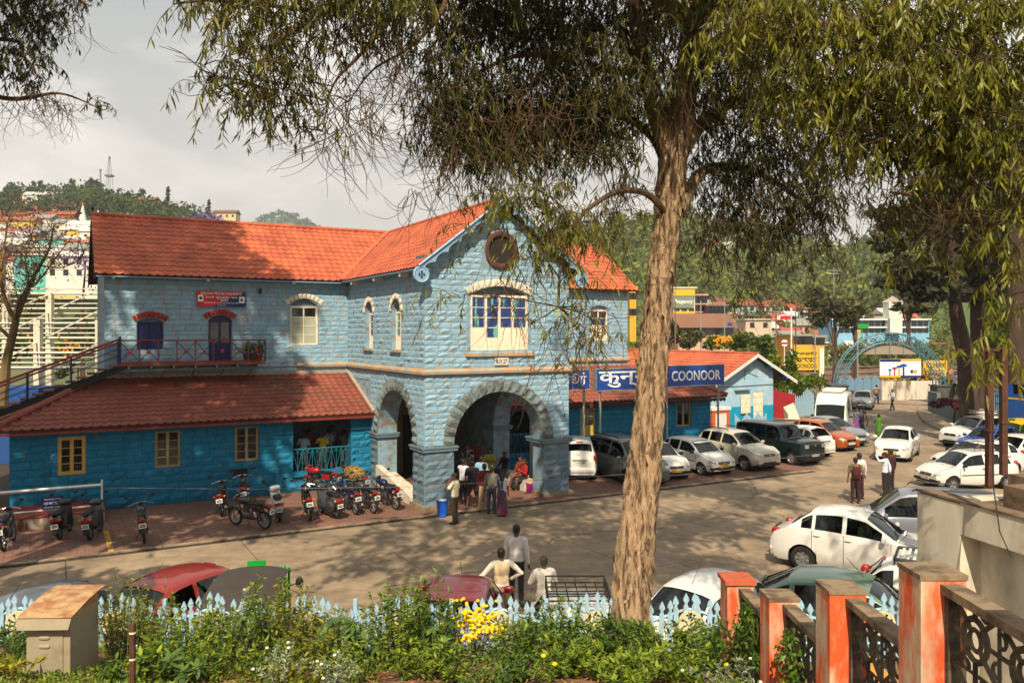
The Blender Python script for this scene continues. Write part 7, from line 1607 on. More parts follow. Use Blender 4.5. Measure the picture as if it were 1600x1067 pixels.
PLN = [ # px, depth, height, radius, stems, leaf, material, leaves, label
 (195, 10.6, .95, .32, 26, .06, L_yel, 26, 'yellow green seeding bush right of the grey cabinet'), (235, 10.9, .95, .30, 24, .06, L_yel, 24, 'tall yellowing weed bush before the brick red hatchback'), (265, 10.2, .55, .35, 26, .09, L_herb, 20, 'lime green broad leaved weed below the yellowing bush'),
 (310, 10.4, .70, .40, 28, .09, L_herb, 20, 'bushy green herb before the rickshaw bumper'), (350, 10.2, .60, .4, 30, .085, L_herb, 20, 'low bright herb under the tall silver weed'), (420, 10.8, .85, .38, 30, .09, L_herb, 22, 'leafy bush right of the tall silver weed'), (455, 10.7, .85, .33, 26, .075, L_yel, 24, 'feathery yellow green bush in the middle left of the bed'), (480, 10.0, .62, .32, 26, .08, L_yel, 22, 'yellow green herb left of the castor plant'),
 (565, 10.6, .52, .36, 26, .09, L_herb, 20, 'green herb below the gap in the bushes'), (628, 10.9, .80, .34, 34, .09, L_herb, 24, 'tallest dark green shrub left of the maroon hatchback'), (610, 10.5, .8, .38, 30, .09, L_herb, 22, 'green shrub left foot of the tallest shrub'), (680, 10.6, .85, .36, 30, .09, L_dherb, 22, 'dark green shrub left of the marigold bush'), (655, 9.8, .5, .42, 30, .085, L_herb, 22, 'lime herb below the tallest shrub'),
 (800, 10.6, .55, .34, 24, .09, L_herb, 20, 'green herb right of the marigolds'), (850, 10.8, .72, .36, 28, .09, L_dherb, 20, 'dark leafy herb below the white-haired man'), (890, 10.9, .8, .34, 26, .085, L_herb, 20, 'green herb before the roof-racked hatchback'), (930, 10.6, .62, .32, 28, .10, L_dherb, 20, 'broad leaved herb left of the tree trunk'), (980, 10.4, .60, .36, 34, .10, L_dherb, 22, 'dark green herb at the foot of the tree trunk'), (1040, 10.5, .5, .38, 30, .10, L_herb, 22, 'lime herb right of the trunk foot'), (1095, 10.6, .52, .36, 30, .10, L_dherb, 22, 'dark herb under the right wheel motif'), (1130, 10.2, .42, .34, 26, .09, L_dherb, 20, 'dark low herb beside the first orange post'),
 (880, 9.8, .42, .42, 34, .10, L_herb, 22, 'spreading lime herb in the centre right of the bed'), (955, 9.6, .40, .42, 34, .10, L_herb, 22, 'spreading herb below the tree foot'), (1060, 9.5, .38, .42, 34, .10, L_herb, 22, 'spreading lime herb nearest the balustrade'), (800, 9.5, .32, .34, 26, .09, L_dherb, 20, 'low dark herb in the bare soil patch'), (700, 9.6, .4, .4, 30, .08, L_herb, 22, 'lime herb under the marigolds'), (330, 9.5, .38, .42, 34, .08, L_herb, 22, 'spreading weed in the left of the bed'), (250, 9.4, .45, .36, 28, .12, L_herb, 16, 'large leaved weed beside the wooden stake'), (420, 9.5, .38, .4, 30, .08, L_herb, 22, 'spreading weed in the left centre of the bed'), (550, 9.6, .36, .42, 32, .08, L_herb, 22, 'spreading weed below the castor leaves'), (980, 9.0, .34, .4, 30, .10, L_herb, 20, 'spreading herb at the bottom edge right of centre'), (760, 8.9, .22, .3, 20, .08, L_dherb, 18, 'small herb at the bottom edge in the soil'), (480, 9.0, .3, .42, 28, .08, L_yel, 22, 'yellowish weed at the bottom edge left of centre'), (20, 10.6, .35, .5, 30, .09, L_dherb, 20, 'dark weeds left of the grey cabinet'), (200, 9.3, .3, .3, 22, .09, L_dherb, 20, 'dark weed at the right foot of the cabinet'), (20, 9.0, .34, .22, 8, .16, L_yel, 8, 'large pale leaf rosette in the lower left corner'), (1185, 9.4, .42, .28, 20, .09, L_dherb, 20, 'creeper tangle at the foot of the second orange post')]
for (px, y, h, r, ns, lf, lm, nl, lb) in PLN: herb(gx(px, y), y, h*((1.55 if px < 700 else 1.4) if y > 10 else 1.2), r*1.08, ns, lf, lm, nl, label=lb)
for (px, h, lm, lb) in [(185, .95, L_yel, 'weed against the pickets right of the cabinet'), (222, .9, L_herb, 'weed against the pickets under the brick red car'), (350, .8, L_herb, 'weed against the pickets below the rickshaw hood'), (400, .85, L_dherb, 'dark weed against the pickets right of the silver weed'), (440, 1.0, L_herb, 'tall weed against the pickets right of the rickshaw'), (480, .95, L_yel, 'yellow weed against the pickets left of the castor plant'), (520, .8, L_herb, 'weed against the pickets over the castor plant'), (645, .95, L_herb, 'weed against the pickets behind the tallest shrub'), (685, .8, L_dherb, 'weed against the pickets left of the marigolds'), (812, .62, L_herb, 'weed against the pickets right of the marigolds'), (850, .8, L_herb, 'weed against the pickets below the men'), (960, .7, L_dherb, 'weed against the pickets left of the trunk foot'), (1000, .55, L_herb, 'weed against the pickets before the trunk foot'), (1110, .62, L_herb, 'weed against the pickets left of the first orange post'), (30, .5, L_dherb, 'weed against the pickets at the left edge')]: herb(gx(px, 11.6), 11.55, h, .36, 34, .08, lm, 22, label=lb)
for (px, y, h, r, lb) in [(378, 10.7, 1.15, .16, 'tall silver grey weed before the auto rickshaw'), (300, 10.8, .85, .16, 'silver grey weed left of the rickshaw'), (560, 10.7, .6, .2, 'silver grey weed in the gap of the hedge'), (790, 11.0, .8, .12, 'thin silver stems before the man in cream'), (440, 9.0, .55, .25, 'silver leaved plant at the bottom left of centre'), (520, 8.9, .42, .3, 'silver leaved plant right of its taller twin at the bottom edge'), (225, 10.0, .5, .2, 'bluish silver weed by the wooden stake'), (1120, 9.2, .25, .36, 'silver cushion plant beside the balustrade'), (1175, 8.9, .45, .26, 'silver leaved daisy by the second orange post'), (1010, 10.9, .4, .2, 'silver weed behind the trunk foot')]:
 herb(gx(px, y), y, h, r, 12, .06, L_silv, 44, label=lb, wide=.22, droop=.2, up=1.2, name='silver_plant', top=(M_wfl, 4, .02))
herb(gx(735, 11), 11, .86, .42, 44, .045, L_silv, 34, label='bush of yellow marigold flowers before the maroon hatchback', wide=.25, name='marigold_bush', top=(M_mari, 230, .026), cat='flower bush')
for (px, y, h, n, lb) in [(850, 9.3, .30, 2, 'two yellow flowers on a low herb below the trunk'), (1155, 9.5, .30, 4, 'yellow daisies beside the first orange post')]: herb(gx(px, y), y, h, .2, 10, .06, L_herb, 18, label=lb, name='yellow_flower', top=(M_mari, n, .030))
def castor(px, y, h, n, lb):
 x = gx(px, y); z0 = gz(x, y); root = tag(empty('castor_plant', (x, y, z0)), lb, 'plant'); bs, ds, Ls = [], [], []; paths = []
 for q in range(n):
  a = rnd.uniform(0, 6.28); c = np.array([math.cos(a)*.20, math.sin(a)*.20, h*rnd.uniform(.6, 1)]); paths.append(np.linspace([0, 0, 0], c, 5)); nrm = np.array([math.cos(a)*.5, math.sin(a)*.5-.5, 1]); nrm /= np.linalg.norm(nrm); ax = np.cross(nrm, [1, .2, 0]); ax /= np.linalg.norm(ax); ay = np.cross(nrm, ax)
  for l in range(8):
   t = 2*math.pi*l/8+.2; bs.append(c); ds.append(ax*math.cos(t)+ay*math.sin(t)-nrm*.25); Ls.append(rnd.uniform(.13, .19));
 bs = np.array(bs); ds = np.array(ds); ds /= np.linalg.norm(ds, axis=1)[:, None]; V, F_ = leaf_geo(bs, ds, np.array(Ls), np.array(Ls)*.42, .06, np.cross(ds, [0, 0, 1.0])); np_mesh('leaves', V, F_, L_cast, root, tints(len(bs), 6)); V, F_ = tube_np(np.array(paths), np.full(n, .008), np.full(n, .006), 4); np_mesh('stems', V, F_, M_stem, root)
castor(525, 10.5, .62, 7, 'castor plant with large palmate leaves left of the hedge gap'); castor(680, 10.2, .62, 5, 'castor plant with palmate leaves before the marigolds'); castor(585, 10.6, .6, 4, 'young castor plant in the hedge gap'); castor(285, 9.3, .34, 4, 'small star-leaved castor seedling near the wooden stake')
# low cover, leaf litter
n = 30000; X = npr.uniform(-8.2, 2.6, n); Y = npr.uniform(8.0, 12.1, n); dens = np.array([mnoise.noise((x*.9, y*1.1, .5)) for x, y in zip(X, Y)])
bare = np.exp(-(((X-gx(800, 9.2))/1.3)**2+((Y-8.9)/.85)**2)); keep = (dens+.16-bare*1.6+npr.uniform(-.2, .2, n)) > 0; X, Y = X[keep], Y[keep]; n = len(X)
Z = np.array([gz(x, y) for x, y in zip(X, Y)])+npr.uniform(.0, .11, n); B = np.stack([X, Y, Z], 1); a = npr.uniform(0, 6.28, n); d = np.stack([np.cos(a), np.sin(a), npr.uniform(-.1, .9, n)], 1); d /= np.linalg.norm(d, axis=1)[:, None]
V, F_ = leaf_geo(B, d, npr.uniform(.03, .075, n), npr.uniform(.016, .034, n), .25, np.cross(d, [0, 0, 1.0])+npr.normal(0, .3, (n, 3))); o = np_mesh('ground_cover', V, F_, L_herb, None, tints(n, 6, 0, 1.1, (.6, 1.2)), kind='stuff'); tag(o, 'low weeds and ground cover over the garden slope', 'ground cover')
n = 5000; X = npr.uniform(-8.2, 2.6, n); Y = npr.uniform(7.8, 12.1, n); Z = np.array([gz(x, y) for x, y in zip(X, Y)])+.012; d = npr.normal(0, 1, (n, 3)); d[:, 2] *= .15; d /= np.linalg.norm(d, axis=1)[:, None]
V, F_ = leaf_geo(np.stack([X, Y, Z], 1), d, npr.uniform(.05, .14, n), npr.uniform(.012, .022, n), .2, np.cross(d, [0, 0, 1.0])); o = np_mesh('leaf_litter', V, F_, leafmat('dry_leaf', rgb(140, 96, 58), rgb(196, 150, 104), .1, .7), None, tints(n, 6), kind='stuff'); tag(o, 'dry fallen leaves on the garden soil', 'leaf litter')
# ---- orange posts with cast lattice panels
M_opost = mat('flaking_orange_paint', rgb(208, 88, 40), .85, .2, 4, .6, 18, col2=rgb(196, 178, 148), amt=.46, c2scale=2.2, sharp=.10, stretch=(1.6, 1.6, .6)); M_cast = mat('weathered_cast_concrete', rgb(92, 82, 66), .95, .25, 5, .6, 22, col2=rgb(52, 46, 38), amt=.45, c2scale=4)
M_capc = mat('mossy_cap', rgb(140, 120, 96), .95, .25, 5, .6, 18, col2=rgb(84, 70, 54), amt=.45, c2scale=5)
BAL2 = tag(empty('balustrade', (0, 0, 0)), 'stepped balustrade of flaking orange posts with dark cast lattice panels', 'balustrade')
posts = [(2.55, 9.70, 3.29), (2.64, 8.40, 3.53), (2.70, 6.96, 4.06), (2.77, 5.55, 4.61), (2.84, 4.1, 5.15)]
for i, (x, y, z) in enumerate(posts):
 b = MB(); b.box(x, x+.31, y, y+.32, z-1.75, z-.035); b.build('post', M_opost, BAL2)
 b = MB(); b.box(x-.008, x+.318, y-.008, y+.328, z-.035, z) if i else b.box(x-.03, x+.34, y-.03, y+.35, z-.02, z+.03); b.build('post_cap', M_capc if i else M_brick, BAL2)
 if i == len(posts)-1: break
 nxp = posts[i+1]; y0, y1 = nxp[1]+.33, y; xc = x+.20; zt = z-.06; zb = zt-.98; L_ = y1-y0
 P = empty('lattice_panel', (xc, y1, zb)); P.parent = BAL2; H_ = zt-zb
 b = MB(); b.box(-.07, .07, -L_, 0, H_-.06, H_); b.build('top_rail', M_capc, P)
 b = MB(); b.box(-.05, .05, -L_, 0, 0, .06); b.box(-.04, .04, -.05, 0, .06, H_-.06); b.box(-.04, .04, -L_, -L_+.05, .06, H_-.06); b.build('frame', M_cast, P)
 T_ = lambda pts, w=.018: b.tube([(0, p[0], p[1]) for p in pts], w, 4)
 for ci in range(2):
  for cj in range(2):
   b = MB(); hy, hz = (L_-.08)/4, (H_-.10)/4; cy, cz = -.04-hy*(1+2*ci), .05+hz*(1+2*cj); r0 = .135
   for rr, w in ((r0, .022), (r0*.5, .018)): T_([(cy+rr*math.cos(a), cz+rr*math.sin(a)) for a in np.linspace(0, 2*math.pi, 15)], w)
   for q in range(4):
    a = math.pi/4+q*math.pi/2; ca, sa = math.cos(a), math.sin(a); e_ = (cy+hy*(1 if ca > 0 else -1), cz+hz*(1 if sa > 0 else -1)); T_([(cy+r0*ca, cz+r0*sa), e_]); T_([(cy+r0*.5*ca, cz+r0*.5*sa), (cy+r0*ca, cz+r0*sa)])
    a2 = q*math.pi/2; f_ = (cy+hy*round(math.cos(a2)), cz+hz*round(math.sin(a2))); T_([(cy+r0*math.cos(a2), cz+r0*math.sin(a2)), f_]); m_ = ((e_[0]+f_[0])/2, (e_[1]+f_[1])/2); T_([(m_[0]+(cy-m_[0])*.10+.045*math.cos(t), m_[1]+(cz-m_[1])*.10+.045*math.sin(t)) for t in np.linspace(a, a+4.6, 8)], .014); T_([e_, f_], .014)
   b.build('tracery', M_cast, P)
 b = MB(); b.box(x-.02, x+.34, y0-.33, y1, zb-.9, zb-.005); b.build('plinth', M_capc, BAL2)
# creeper on the first posts
cr_ = tag(empty('creeper', (0, 0, 0)), 'green creeper climbing between the first two orange posts', 'creeper'); Pq = np.concatenate([ell((2.62, 9.1, 2.85), (.12, .4, .45), 700), ell((2.68, 7.9, 3.1), (.10, .3, .35), 260), ell((2.5, 9.7, 2.5), (.2, .3, .4), 300)])
d = rot_rand(len(Pq), .9); V, F_ = leaf_geo(Pq, d, npr.uniform(.04, .08, len(Pq)), npr.uniform(.02, .04, len(Pq)), .2); np_mesh('leaves', V, F_, L_dherb, cr_, tints(len(Pq), 6, 0, 1), kind='stuff')
V, F_ = tube_np(np.stack([np.stack([np.full(6, 2.6)+npr.normal(0, .05, 6), np.linspace(9.4, 8.7, 6)+npr.normal(0, .1, 6), np.linspace(2.3, 3.2, 6)], 1) for _ in range(8)]), np.full(8, .008), np.full(8, .004), 4); np_mesh('stems', V, F_, M_stem, cr_)
# ---- stained concrete roof of the lower building on the right
M_conc = mat('stained_concrete', rgb(204, 196, 176), .9, .14, 2, .4, 22, col2=rgb(116, 106, 86), amt=.26, c2scale=1.5, sharp=.16, stretch=(1, 1, .4)); M_concd = mat('mossy_concrete', rgb(120, 100, 78), .95, .25, 3, .6, 18, col2=rgb(76, 60, 44), amt=.4, c2scale=3)
TK = tag(empty('concrete_building', (0, 0, 0)), 'stained concrete flat roof with upstand wall right of the cars', 'building')
A0, A1, A2 = Vector((5.77, 11.66, 0)), Vector((5.94, 10.87, 0)), Vector((6.6, 7.9, 0)); dr = (A2-A0).normalized(); nr = Vector((-dr.y, dr.x, 0))   # nr points right (+x)
if nr.x < 0: nr = -nr
TM = Matrix(((dr.x, nr.x, 0, A0.x), (dr.y, nr.y, 0, A0.y), (0, 0, 1, 0), (0, 0, 0, 1)))
b = MB(); b.T = TM; b.box(0, .81, 0, .35, 0, 3.98); b.build('pier', M_conc, TK)
b = MB(); b.T = TM; b.box(.812, 4.5, .0, .22, 3.58, 4.0); b.build('upstand', M_conc, TK)
b = MB(); b.T = TM; b.box(.812, 4.5, .30, .42, 0, 3.58); b.box(0, .30, .36, 5, 0, 3.9); b.build('wall', M_conc, TK)
b = MB(); b.T = TM; b.box(.0, 4.5, .225, 6, 3.70, 3.88); b.build('roof_slab', M_concd, TK)
b = MB(); b.T = TM; b.box(-.02, 4.5, -.015, .24, 4.0, 4.03); b.build('coping', M_concd, TK)
for (a0, a1, c0, c1, z1) in ((1.05, 1.75, .45, 1.15, 4.26), (.55, 1.2, 1.0, 1.75, 4.30)):
 b = MB(); b.T = TM; b.box(a0, a1, c0, c1, 3.88, z1); b.build('plinth_block', M_concd, TK)
b = MB(); b.T = TM;
for _ in range(150): b.sup((rnd.uniform(1.8, 3.6), rnd.uniform(.4, 2.4), 3.90), (.04, .03, .02), 3, nu=5, nv=3)
b.build('rubble', M_capc, TK, kind='stuff')
for (px, y0, y1, d, lb) in ((1546, 760, 548, 10.2, 'rusty steel post nearer the left on the mossy block'), (1568, 742, 545, 10.8, 'rusty steel post farther right on the mossy block')):
 p = P3(px, y0, d); q = P3(px, y1, d); R_ = tag(empty('steel_post', (p.x, p.y, p.z)), lb, 'post'); h_ = q.z-p.z
 b = MB(); b.boxc((0, 0, h_/2), (.075, .075, h_)); b.build('shaft', M_rust, R_)
 b = MB(); b.boxc((0, 0, h_+.01), (.20, .09, .03)); b.boxc((0, 0, h_*.42), (.10, .10, .04)); b.build('bracket', M_rust, R_)
b = MB(); b.tube([P3(1550, 640, 10.1), P3(1552, 760, 10.0), P3(1562, 830, 9.7), P3(1580, 870, 9.5)], .008, 4); tag(b.build('loose_wire', M_blk), 'loose black wire hanging down the concrete upstand', 'wire')
b = MB(); b.box(3.4, 3.6, 4.5, 8.6, .9, 3.0); tag(b.build('ochre_wall', mat('ochre_wall_paint', rgb(196, 140, 52), .8, .15, 2, .3, 20)), 'ochre painted wall glimpsed through the lattice panels', 'wall')
# ---- rail at the left, ramp, notice
LR = tag(empty('hand_rail', (0, 0, 0)), 'white two-bar metal rail on a low stained plinth before the wing', 'rail')
q0, q1 = w_st(G(0, 838)), w_st(G(160, 815)); t_ = 3.6
sA, sB = s_at(-40, t_), s_at(163, t_)
b = MB(); b.T = BM; b.box(sA, sB, t_-.25, ANT-.1, .02, .38); b.build('plinth', mat('stained_white_plinth', rgb(170, 160, 144), .9, .15, 2, .3, 20, col2=rgb(110, 62, 44), amt=.4, c2scale=3, stretch=(1, 1, .3)), LR)
b = MB(); b.T = BM; b.box(sA, sB+.02, t_-.27, ANT-.12, .38, .42); b.build('plinth_top', mat('red_floor', rgb(118, 48, 36), .7, .2, 3), LR)
b = MB(); b.T = BM
for s_ in (sB-.08, sB-3.95): b.tube([(s_, t_-.15, .4), (s_, t_-.15, 1.42)], .03, 8)
b.tube([(sA, t_-.15, 1.25), (sB-.08, t_-.15, 1.25)], .05, 4); b.tube([(sA, t_-.15, .58), (sB-.08, t_-.15, .58)], .03, 4); b.build('rail', M_wpaint, LR)
s0 = s_at(65, t_-.2); s1 = s_at(99, t_-.2); b = MB(); b.T = BM; b.box(s0, s1, t_-.24, t_-.21, .62, 1.02); nb = tag(b.build('notice_board', M_sblue), 'small navy notice with white lettering hung on the white rail', 'notice')
for k_, (tx, hh) in enumerate((('வாகனங்கள் நிறுத்தும் இடம்', .06), ('NO PARKING', .08), ('दोपहिया वाहन', .06))): text_obj('lettering', tx, .1, M_sw, nb, BM @ FR((s0+s1)/2, t_-.246, .94-.13*k_) @ Matrix.Rotation(R(90), 4, 'X'), .001, width=(s1-s0)*.8, height=hh)
b = MB(); pts = [(160, 762, 26.4), (400, 764, 26.3), (645, 760, 26.4), (770, 753, 27), (855, 749, 27.6), (975, 741, 28.6), (1120, 727, 30.5), (1290, 708, 33.6)]
b.tube([P3(*q) for q in pts], .007, 4); tag(b.build('rope', M_grpipe), 'thin white rope strung across the forecourt before the bikes and porch', 'rope')
for (px, py) in ((1290, 742), (160, 810)):
 g_ = G(px, py)
# ------------------------------------------------------------------ name signs, shed and things by the exit
M_sgb = mat('sign_cobalt', rgb(10, 62, 142), .35, .08, 1.5, coat=.2); M_galv = mat('galvanised_pole', rgb(150, 152, 144), .5, .15, 5, metal=.4)
def name_sign(px0, px1, pyt, pyb, t, txt, label, fw=.9, off=0, fh=.62):
 s0, s1 = s_at(px0, t), s_at(px1, t); sm_ = (s0+s1)/2; z0, z1 = z_at(pyb, sm_, t), z_at(pyt, sm_, t)
 root = tag(empty('name_sign', (0, 0, 0)), label, 'sign', 'blue station name signs on poles'); root.matrix_world = BM
 b = MB(); b.box(s0, s1, t, t+.22, z0, z1); b.build('board', M_sgb, root)
 b = MB(); e_ = .03
 for bb in ((s0-e_, s1+e_, z1, z1+e_), (s0-e_, s1+e_, z0-e_, z0), (s0-e_, s0, z0, z1), (s1, s1+e_, z0, z1)): b.box(bb[0], bb[1], t-.01, t+.23, bb[2], bb[3])
 b.build('frame', M_galv, root)
 w = (s1-s0)*fw; text_obj('lettering', txt, .5, M_sw, root, FR(sm_+off, t-.006, (z0+z1)/2) @ Matrix.Rotation(R(90), 4, 'X'), .004, width=w, height=(z1-z0)*fh)
 for s_ in (s0+.25, s1-.25):
  for dy in (-.0, .36): b = MB(); b.tube([(s_+(.30 if dy else 0), t+.11+dy, .0), (s_+(.30 if dy else 0), t+.11+dy, z0 if not dy else z1+.06)], .035, 8); b.build('pole', M_galv, root)
 return root
name_sign(823, 921, 579, 609, 3.6, 'குன்னூர்', 'blue station name sign in Tamil letters cut off by the porch', .90, fh=.74)
name_sign(932, 1034, 576, 608, 3.6, 'कुन्नूर', 'blue station name sign in Hindi letters half behind the trunk', .93, fh=.78)
name_sign(1038, 1131, 571, 602, 3.6, 'COONOOR', 'blue station name sign reading COONOOR in white capitals', .82, off=.11, fh=.50)
# pale blue gabled shed
SHT = 12.9; h0, h1 = s_at(1112, SHT), s_at(1208, SHT); ha = s_at(1174, SHT); ze = 3.0; za = z_at(553, ha, SHT)
SH = tag(empty('gabled_shed', (0, 0, 0)), 'pale blue gabled shed with turquoise dado and cream door past the annex', 'shed'); SH.matrix_world = BM
M_shb = mat('pale_blue_render', rgb(150, 186, 208), .8, .1, 1.5, .15, 20, col2=rgb(180, 196, 200), amt=.35, c2scale=1.4); M_sht = mat('bright_turquoise_render', rgb(0, 140, 178), .8, .1, 1.5, .15, 20)
he = s_at(1235, SHT); hl = ha-(he-ha); sl = (za-ze)/(he-ha); rt = lambda s_: za-.12-sl*abs(s_-ha)
d0, d1 = s_at(1177, SHT), s_at(1193, SHT); w0, w1 = s_at(1156, SHT), s_at(1170, SHT); zd = z_at(612, d0, SHT); zw0, zw1_ = z_at(646, w0, SHT), z_at(617, w0, SHT); zda = z_at(634, ha, SHT)
b = MB(); b.T = FR(0, SHT); wall(b, h0, h1, zda, rt, 0, .3, [(d0, d1, zda-.001, zd, 'rect', 0)], cuts=(ha,)); b.T = RF(h1, SHT); b.box(.3, 18, 0, .3, zda, rt(h1)); b.T = LF(h0, SHT+18); b.box(0, 17.7, 0, .3, zda, rt(h0)); b.build('upper_wall', M_shb, SH)
b = MB(); b.T = FR(0, SHT); wall(b, h0, h1, 0, zda-.003, -.015, .3, [(d0, d1, 0, zda-.003, 'rect', 0)]); b.T = RF(h1, SHT); b.box(.3, 18, -.015, .3, 0, zda-.003); b.build('lower_wall', M_sht, SH)
b = MB(); b.T = FR(0, SHT); b.box(d0, d1, .05, .1, 0, zd)
for k_ in range(5):
 for j_ in range(2): b.box(d0+.06+j_*(d1-d0)/2, d0-.06+(j_+1)*(d1-d0)/2, .02, .05, .1+k_*zd/5, -.03+(k_+1)*zd/5)
b.build('door', M_cream, SH)
b = MB(); b.T = FR(0, SHT); b.box(w0, w1, -.14, -.09, zw0, zw1_)
for k_ in range(4): b.box(w0+.04, w1-.04, -.155, -.14, zw0+.04+k_*(zw1_-zw0)/4, zw0-.03+(k_+1)*(zw1_-zw0)/4)
b.build('open_shutter', M_cream, SH)
b = MB(); b.T = FR(0, SHT); b.box(w0-.5, w1+.0, -.2, 0, zw1_+.28, zw1_+.34); b.tube([(h0, -.04, zw1_+.55), (h1, -.04, zw1_+.62)], .02, 4); b.tube([(s_at(1163, SHT), -.03, z_at(592, ha, SHT)), (s_at(1163, SHT), -.06, z_at(578, ha, SHT)), (s_at(1178, SHT), -.5, z_at(575, ha, SHT))], .03, 5); b.build('wall_bracket', M_grpipe, SH)
cs2 = 1/math.sqrt(1+sl*sl); Ls_ = (he-ha)/cs2
roof('roof', (hl, SHT+18, ze), (0, -1, 0), (cs2, 0, sl*cs2), 18.6, Ls_, .34, .36, M_tile, par=SH); roof('roof', (he, SHT-.6, ze), (0, 1, 0), (-cs2, 0, sl*cs2), 18.6, Ls_, .68, .72, M_tile, par=SH); ridge_cap((ha, SHT-.6, za+.03), (ha, SHT+18, za+.03), M_tile, SH)
b = MB(); b.T = FR(0, SHT-.62)
for sg in (-1, 1): b.prism([(ha, za-.20), (ha+sg*(he-ha), ze-.20), (ha+sg*(he-ha), ze+.03), (ha, za+.03)], 0, .04, 'y')
b.build('bargeboard', M_wpaint, SH)
b = MB()
for q in (.35, .75): b.box(ha+(he-ha)*q-.06, ha+(he-ha)*q+.06, SHT-.6, SHT+.1, za-sl*(he-ha)*q-.28, za-sl*(he-ha)*q-.14)
b.build('purlin_end', M_sht, SH)
TB = tag(empty('transformer_box', (0, 0, 0)), 'white and orange steel box with bent pipe beside the shed', 'box'); TB.matrix_world = BM; t0 = 9.0; a0, a1 = s_at(1113, t0), s_at(1140, t0)
b = MB(); b.box(a0, a1, t0, t0+.8, 0, 1.75); b.build('casing', mat('orange_steel', rgb(190, 92, 44), .6, .15, 4), TB); b = MB(); b.box(a0-.06, a1+.06, t0-.06, t0+.86, 1.75, 1.92); b.box(a0+.25, a1-.25, t0-.02, t0, .7, 1.55); b.build('lid', M_wpaint, TB)
b = MB(); m_ = (a0+a1)/2; b.tube([(m_, t0+.3, 1.9), (m_, t0+.3, 2.6), (m_+.3, t0+.2, 2.68)], .07, 6); b.build('pipe', M_grpipe, TB)
# spiky blue fence panels beside the shed
def paling(label, P0, P1, h, m=M_pick, n=None, w=.16, wav=0, name='paling_fence', gap=1.35):
 r_ = tag(empty(name, tuple(P0), math.atan2(P1[1]-P0[1], P1[0]-P0[0])), label, 'fence'); L_ = (Vector(P1)-Vector(P0)).length; n = n or int(L_/(w*gap)); me = {}
 for i in range(n):
  hh = round(h*(1+(wav*abs(((i/9.0) % 1)-.5)*2)), 2)
  if hh not in me: b = MB(); b.prism([(-w/2, 0), (w/2, 0), (w/2, hh-w*1.1), (0, hh), (-w/2, hh-w*1.1)], -.015, .015, 'y'); o = b.build('pale', m, r_); me[hh] = o.data
  else: o = link('pale', me[hh], r_)
  o.location = (L_*(i+.5)/n, 0, 0)
 b = MB(); b.box(0, L_, .016, .05, h*.25, h*.32); b.box(0, L_, .016, .05, h*.62, h*.69); b.build('rail', m, r_); return r_
p0, p1 = st_w(s_at(1148, 7), 7), st_w(s_at(1198, 8), 8); paling('row of narrow pale blue palings before the shed', p0, p1, 1.3, w=.10, wav=.35)
p0, p1 = P3(1232, 600, 60), P3(1272, 600, 63); p0.z = p1.z = 0; paling('tall pointed pale blue palings behind the dark green wagon', p0, p1, 1.5, w=.24, wav=.4)
b = MB(); b.hexa([tuple(P3(1210, 655, 60)), tuple(P3(1240, 655, 60)), tuple(P3(1240, 655, 60.3)), tuple(P3(1210, 655, 60.3)), tuple(P3(1208, 608, 60)), tuple(P3(1243, 617, 60)), tuple(P3(1243, 617, 60.3)), tuple(P3(1208, 608, 60.3))]); tag(b.build('red_cloth_screen', mat('red_cloth', rgb(140, 16, 24), .8, .15, 2)), 'dark red cloth screen right of the pale blue shed', 'screen')
b = MB(); b.hexa([tuple(P3(1226, 655, 58)), tuple(P3(1250, 655, 58)), tuple(P3(1250, 655, 58.2)), tuple(P3(1226, 655, 58.2)), tuple(P3(1224, 636, 58)), tuple(P3(1240, 629, 58)), tuple(P3(1240, 629, 58.2)), tuple(P3(1224, 636, 58.2))]); tag(b.build('leaning_panel', M_cream), 'cream boards leaning by the red cloth screen', 'panel')
# arch gate
AG = tag(empty('arch_gate', (0, 0, 0)), 'pale blue lattice arch gate over the station exit', 'gate'); GD = 67
M_gate = mat('gate_blue_paint', rgb(70, 118, 138), .5, .1, 3)
xl, xr_ = P3(1306, 0, GD).x, P3(1477, 0, GD).x; xm = (xl+xr_)/2; hw = (xr_-xl)/2; zb_ = 1.9; ztp = P3(0, 520, GD).z
for yo in (0, .5):
 b = MB()
 for (hw_, zt_) in ((hw, ztp), (hw-.75, ztp-.78)): b.tube([(xm-hw_*math.cos(a), GD+yo, zb_+(zt_-zb_)*math.sin(a)) for a in np.linspace(0, math.pi, 33)], .045, 6)
 for a in np.linspace(0, math.pi, 25)[:-1]:
  a2 = a+math.pi/24; b.tube([(xm-hw*math.cos(a), GD+yo, zb_+(ztp-zb_)*math.sin(a)), (xm-(hw-.75)*math.cos(a2), GD+yo, zb_+(ztp-.78-zb_)*math.sin(a2))], .03, 4)
 b.build('arch_truss', M_gate, AG)
b = MB(); zc_ = P3(0, 557, GD).z; pts = []
for a in np.linspace(0, math.pi, 41):
 x, z = xm-(hw-.9)*math.cos(a), zb_+(ztp-.95-zb_)*math.sin(a)
 if z > zc_: pts.append((x, z))
b.prism(pts, GD+.2, GD+.26, 'y'); b.build('sheet_panel', mat('dull_sheet', rgb(140, 130, 114), .6, .1, 1), AG)
b = MB();
for q in np.linspace(pts[0][0], pts[-1][0], 5)[1:-1]: b.boxc((q, GD+.17, (zc_+ztp-1)/2+.1), (.05, .05, ztp-1.0-zc_))
b.tube([(xm, GD+.2, ztp-.8), (xm, GD+.2, ztp+1.2)], .05, 5); b.build('mullion', M_gate, AG)
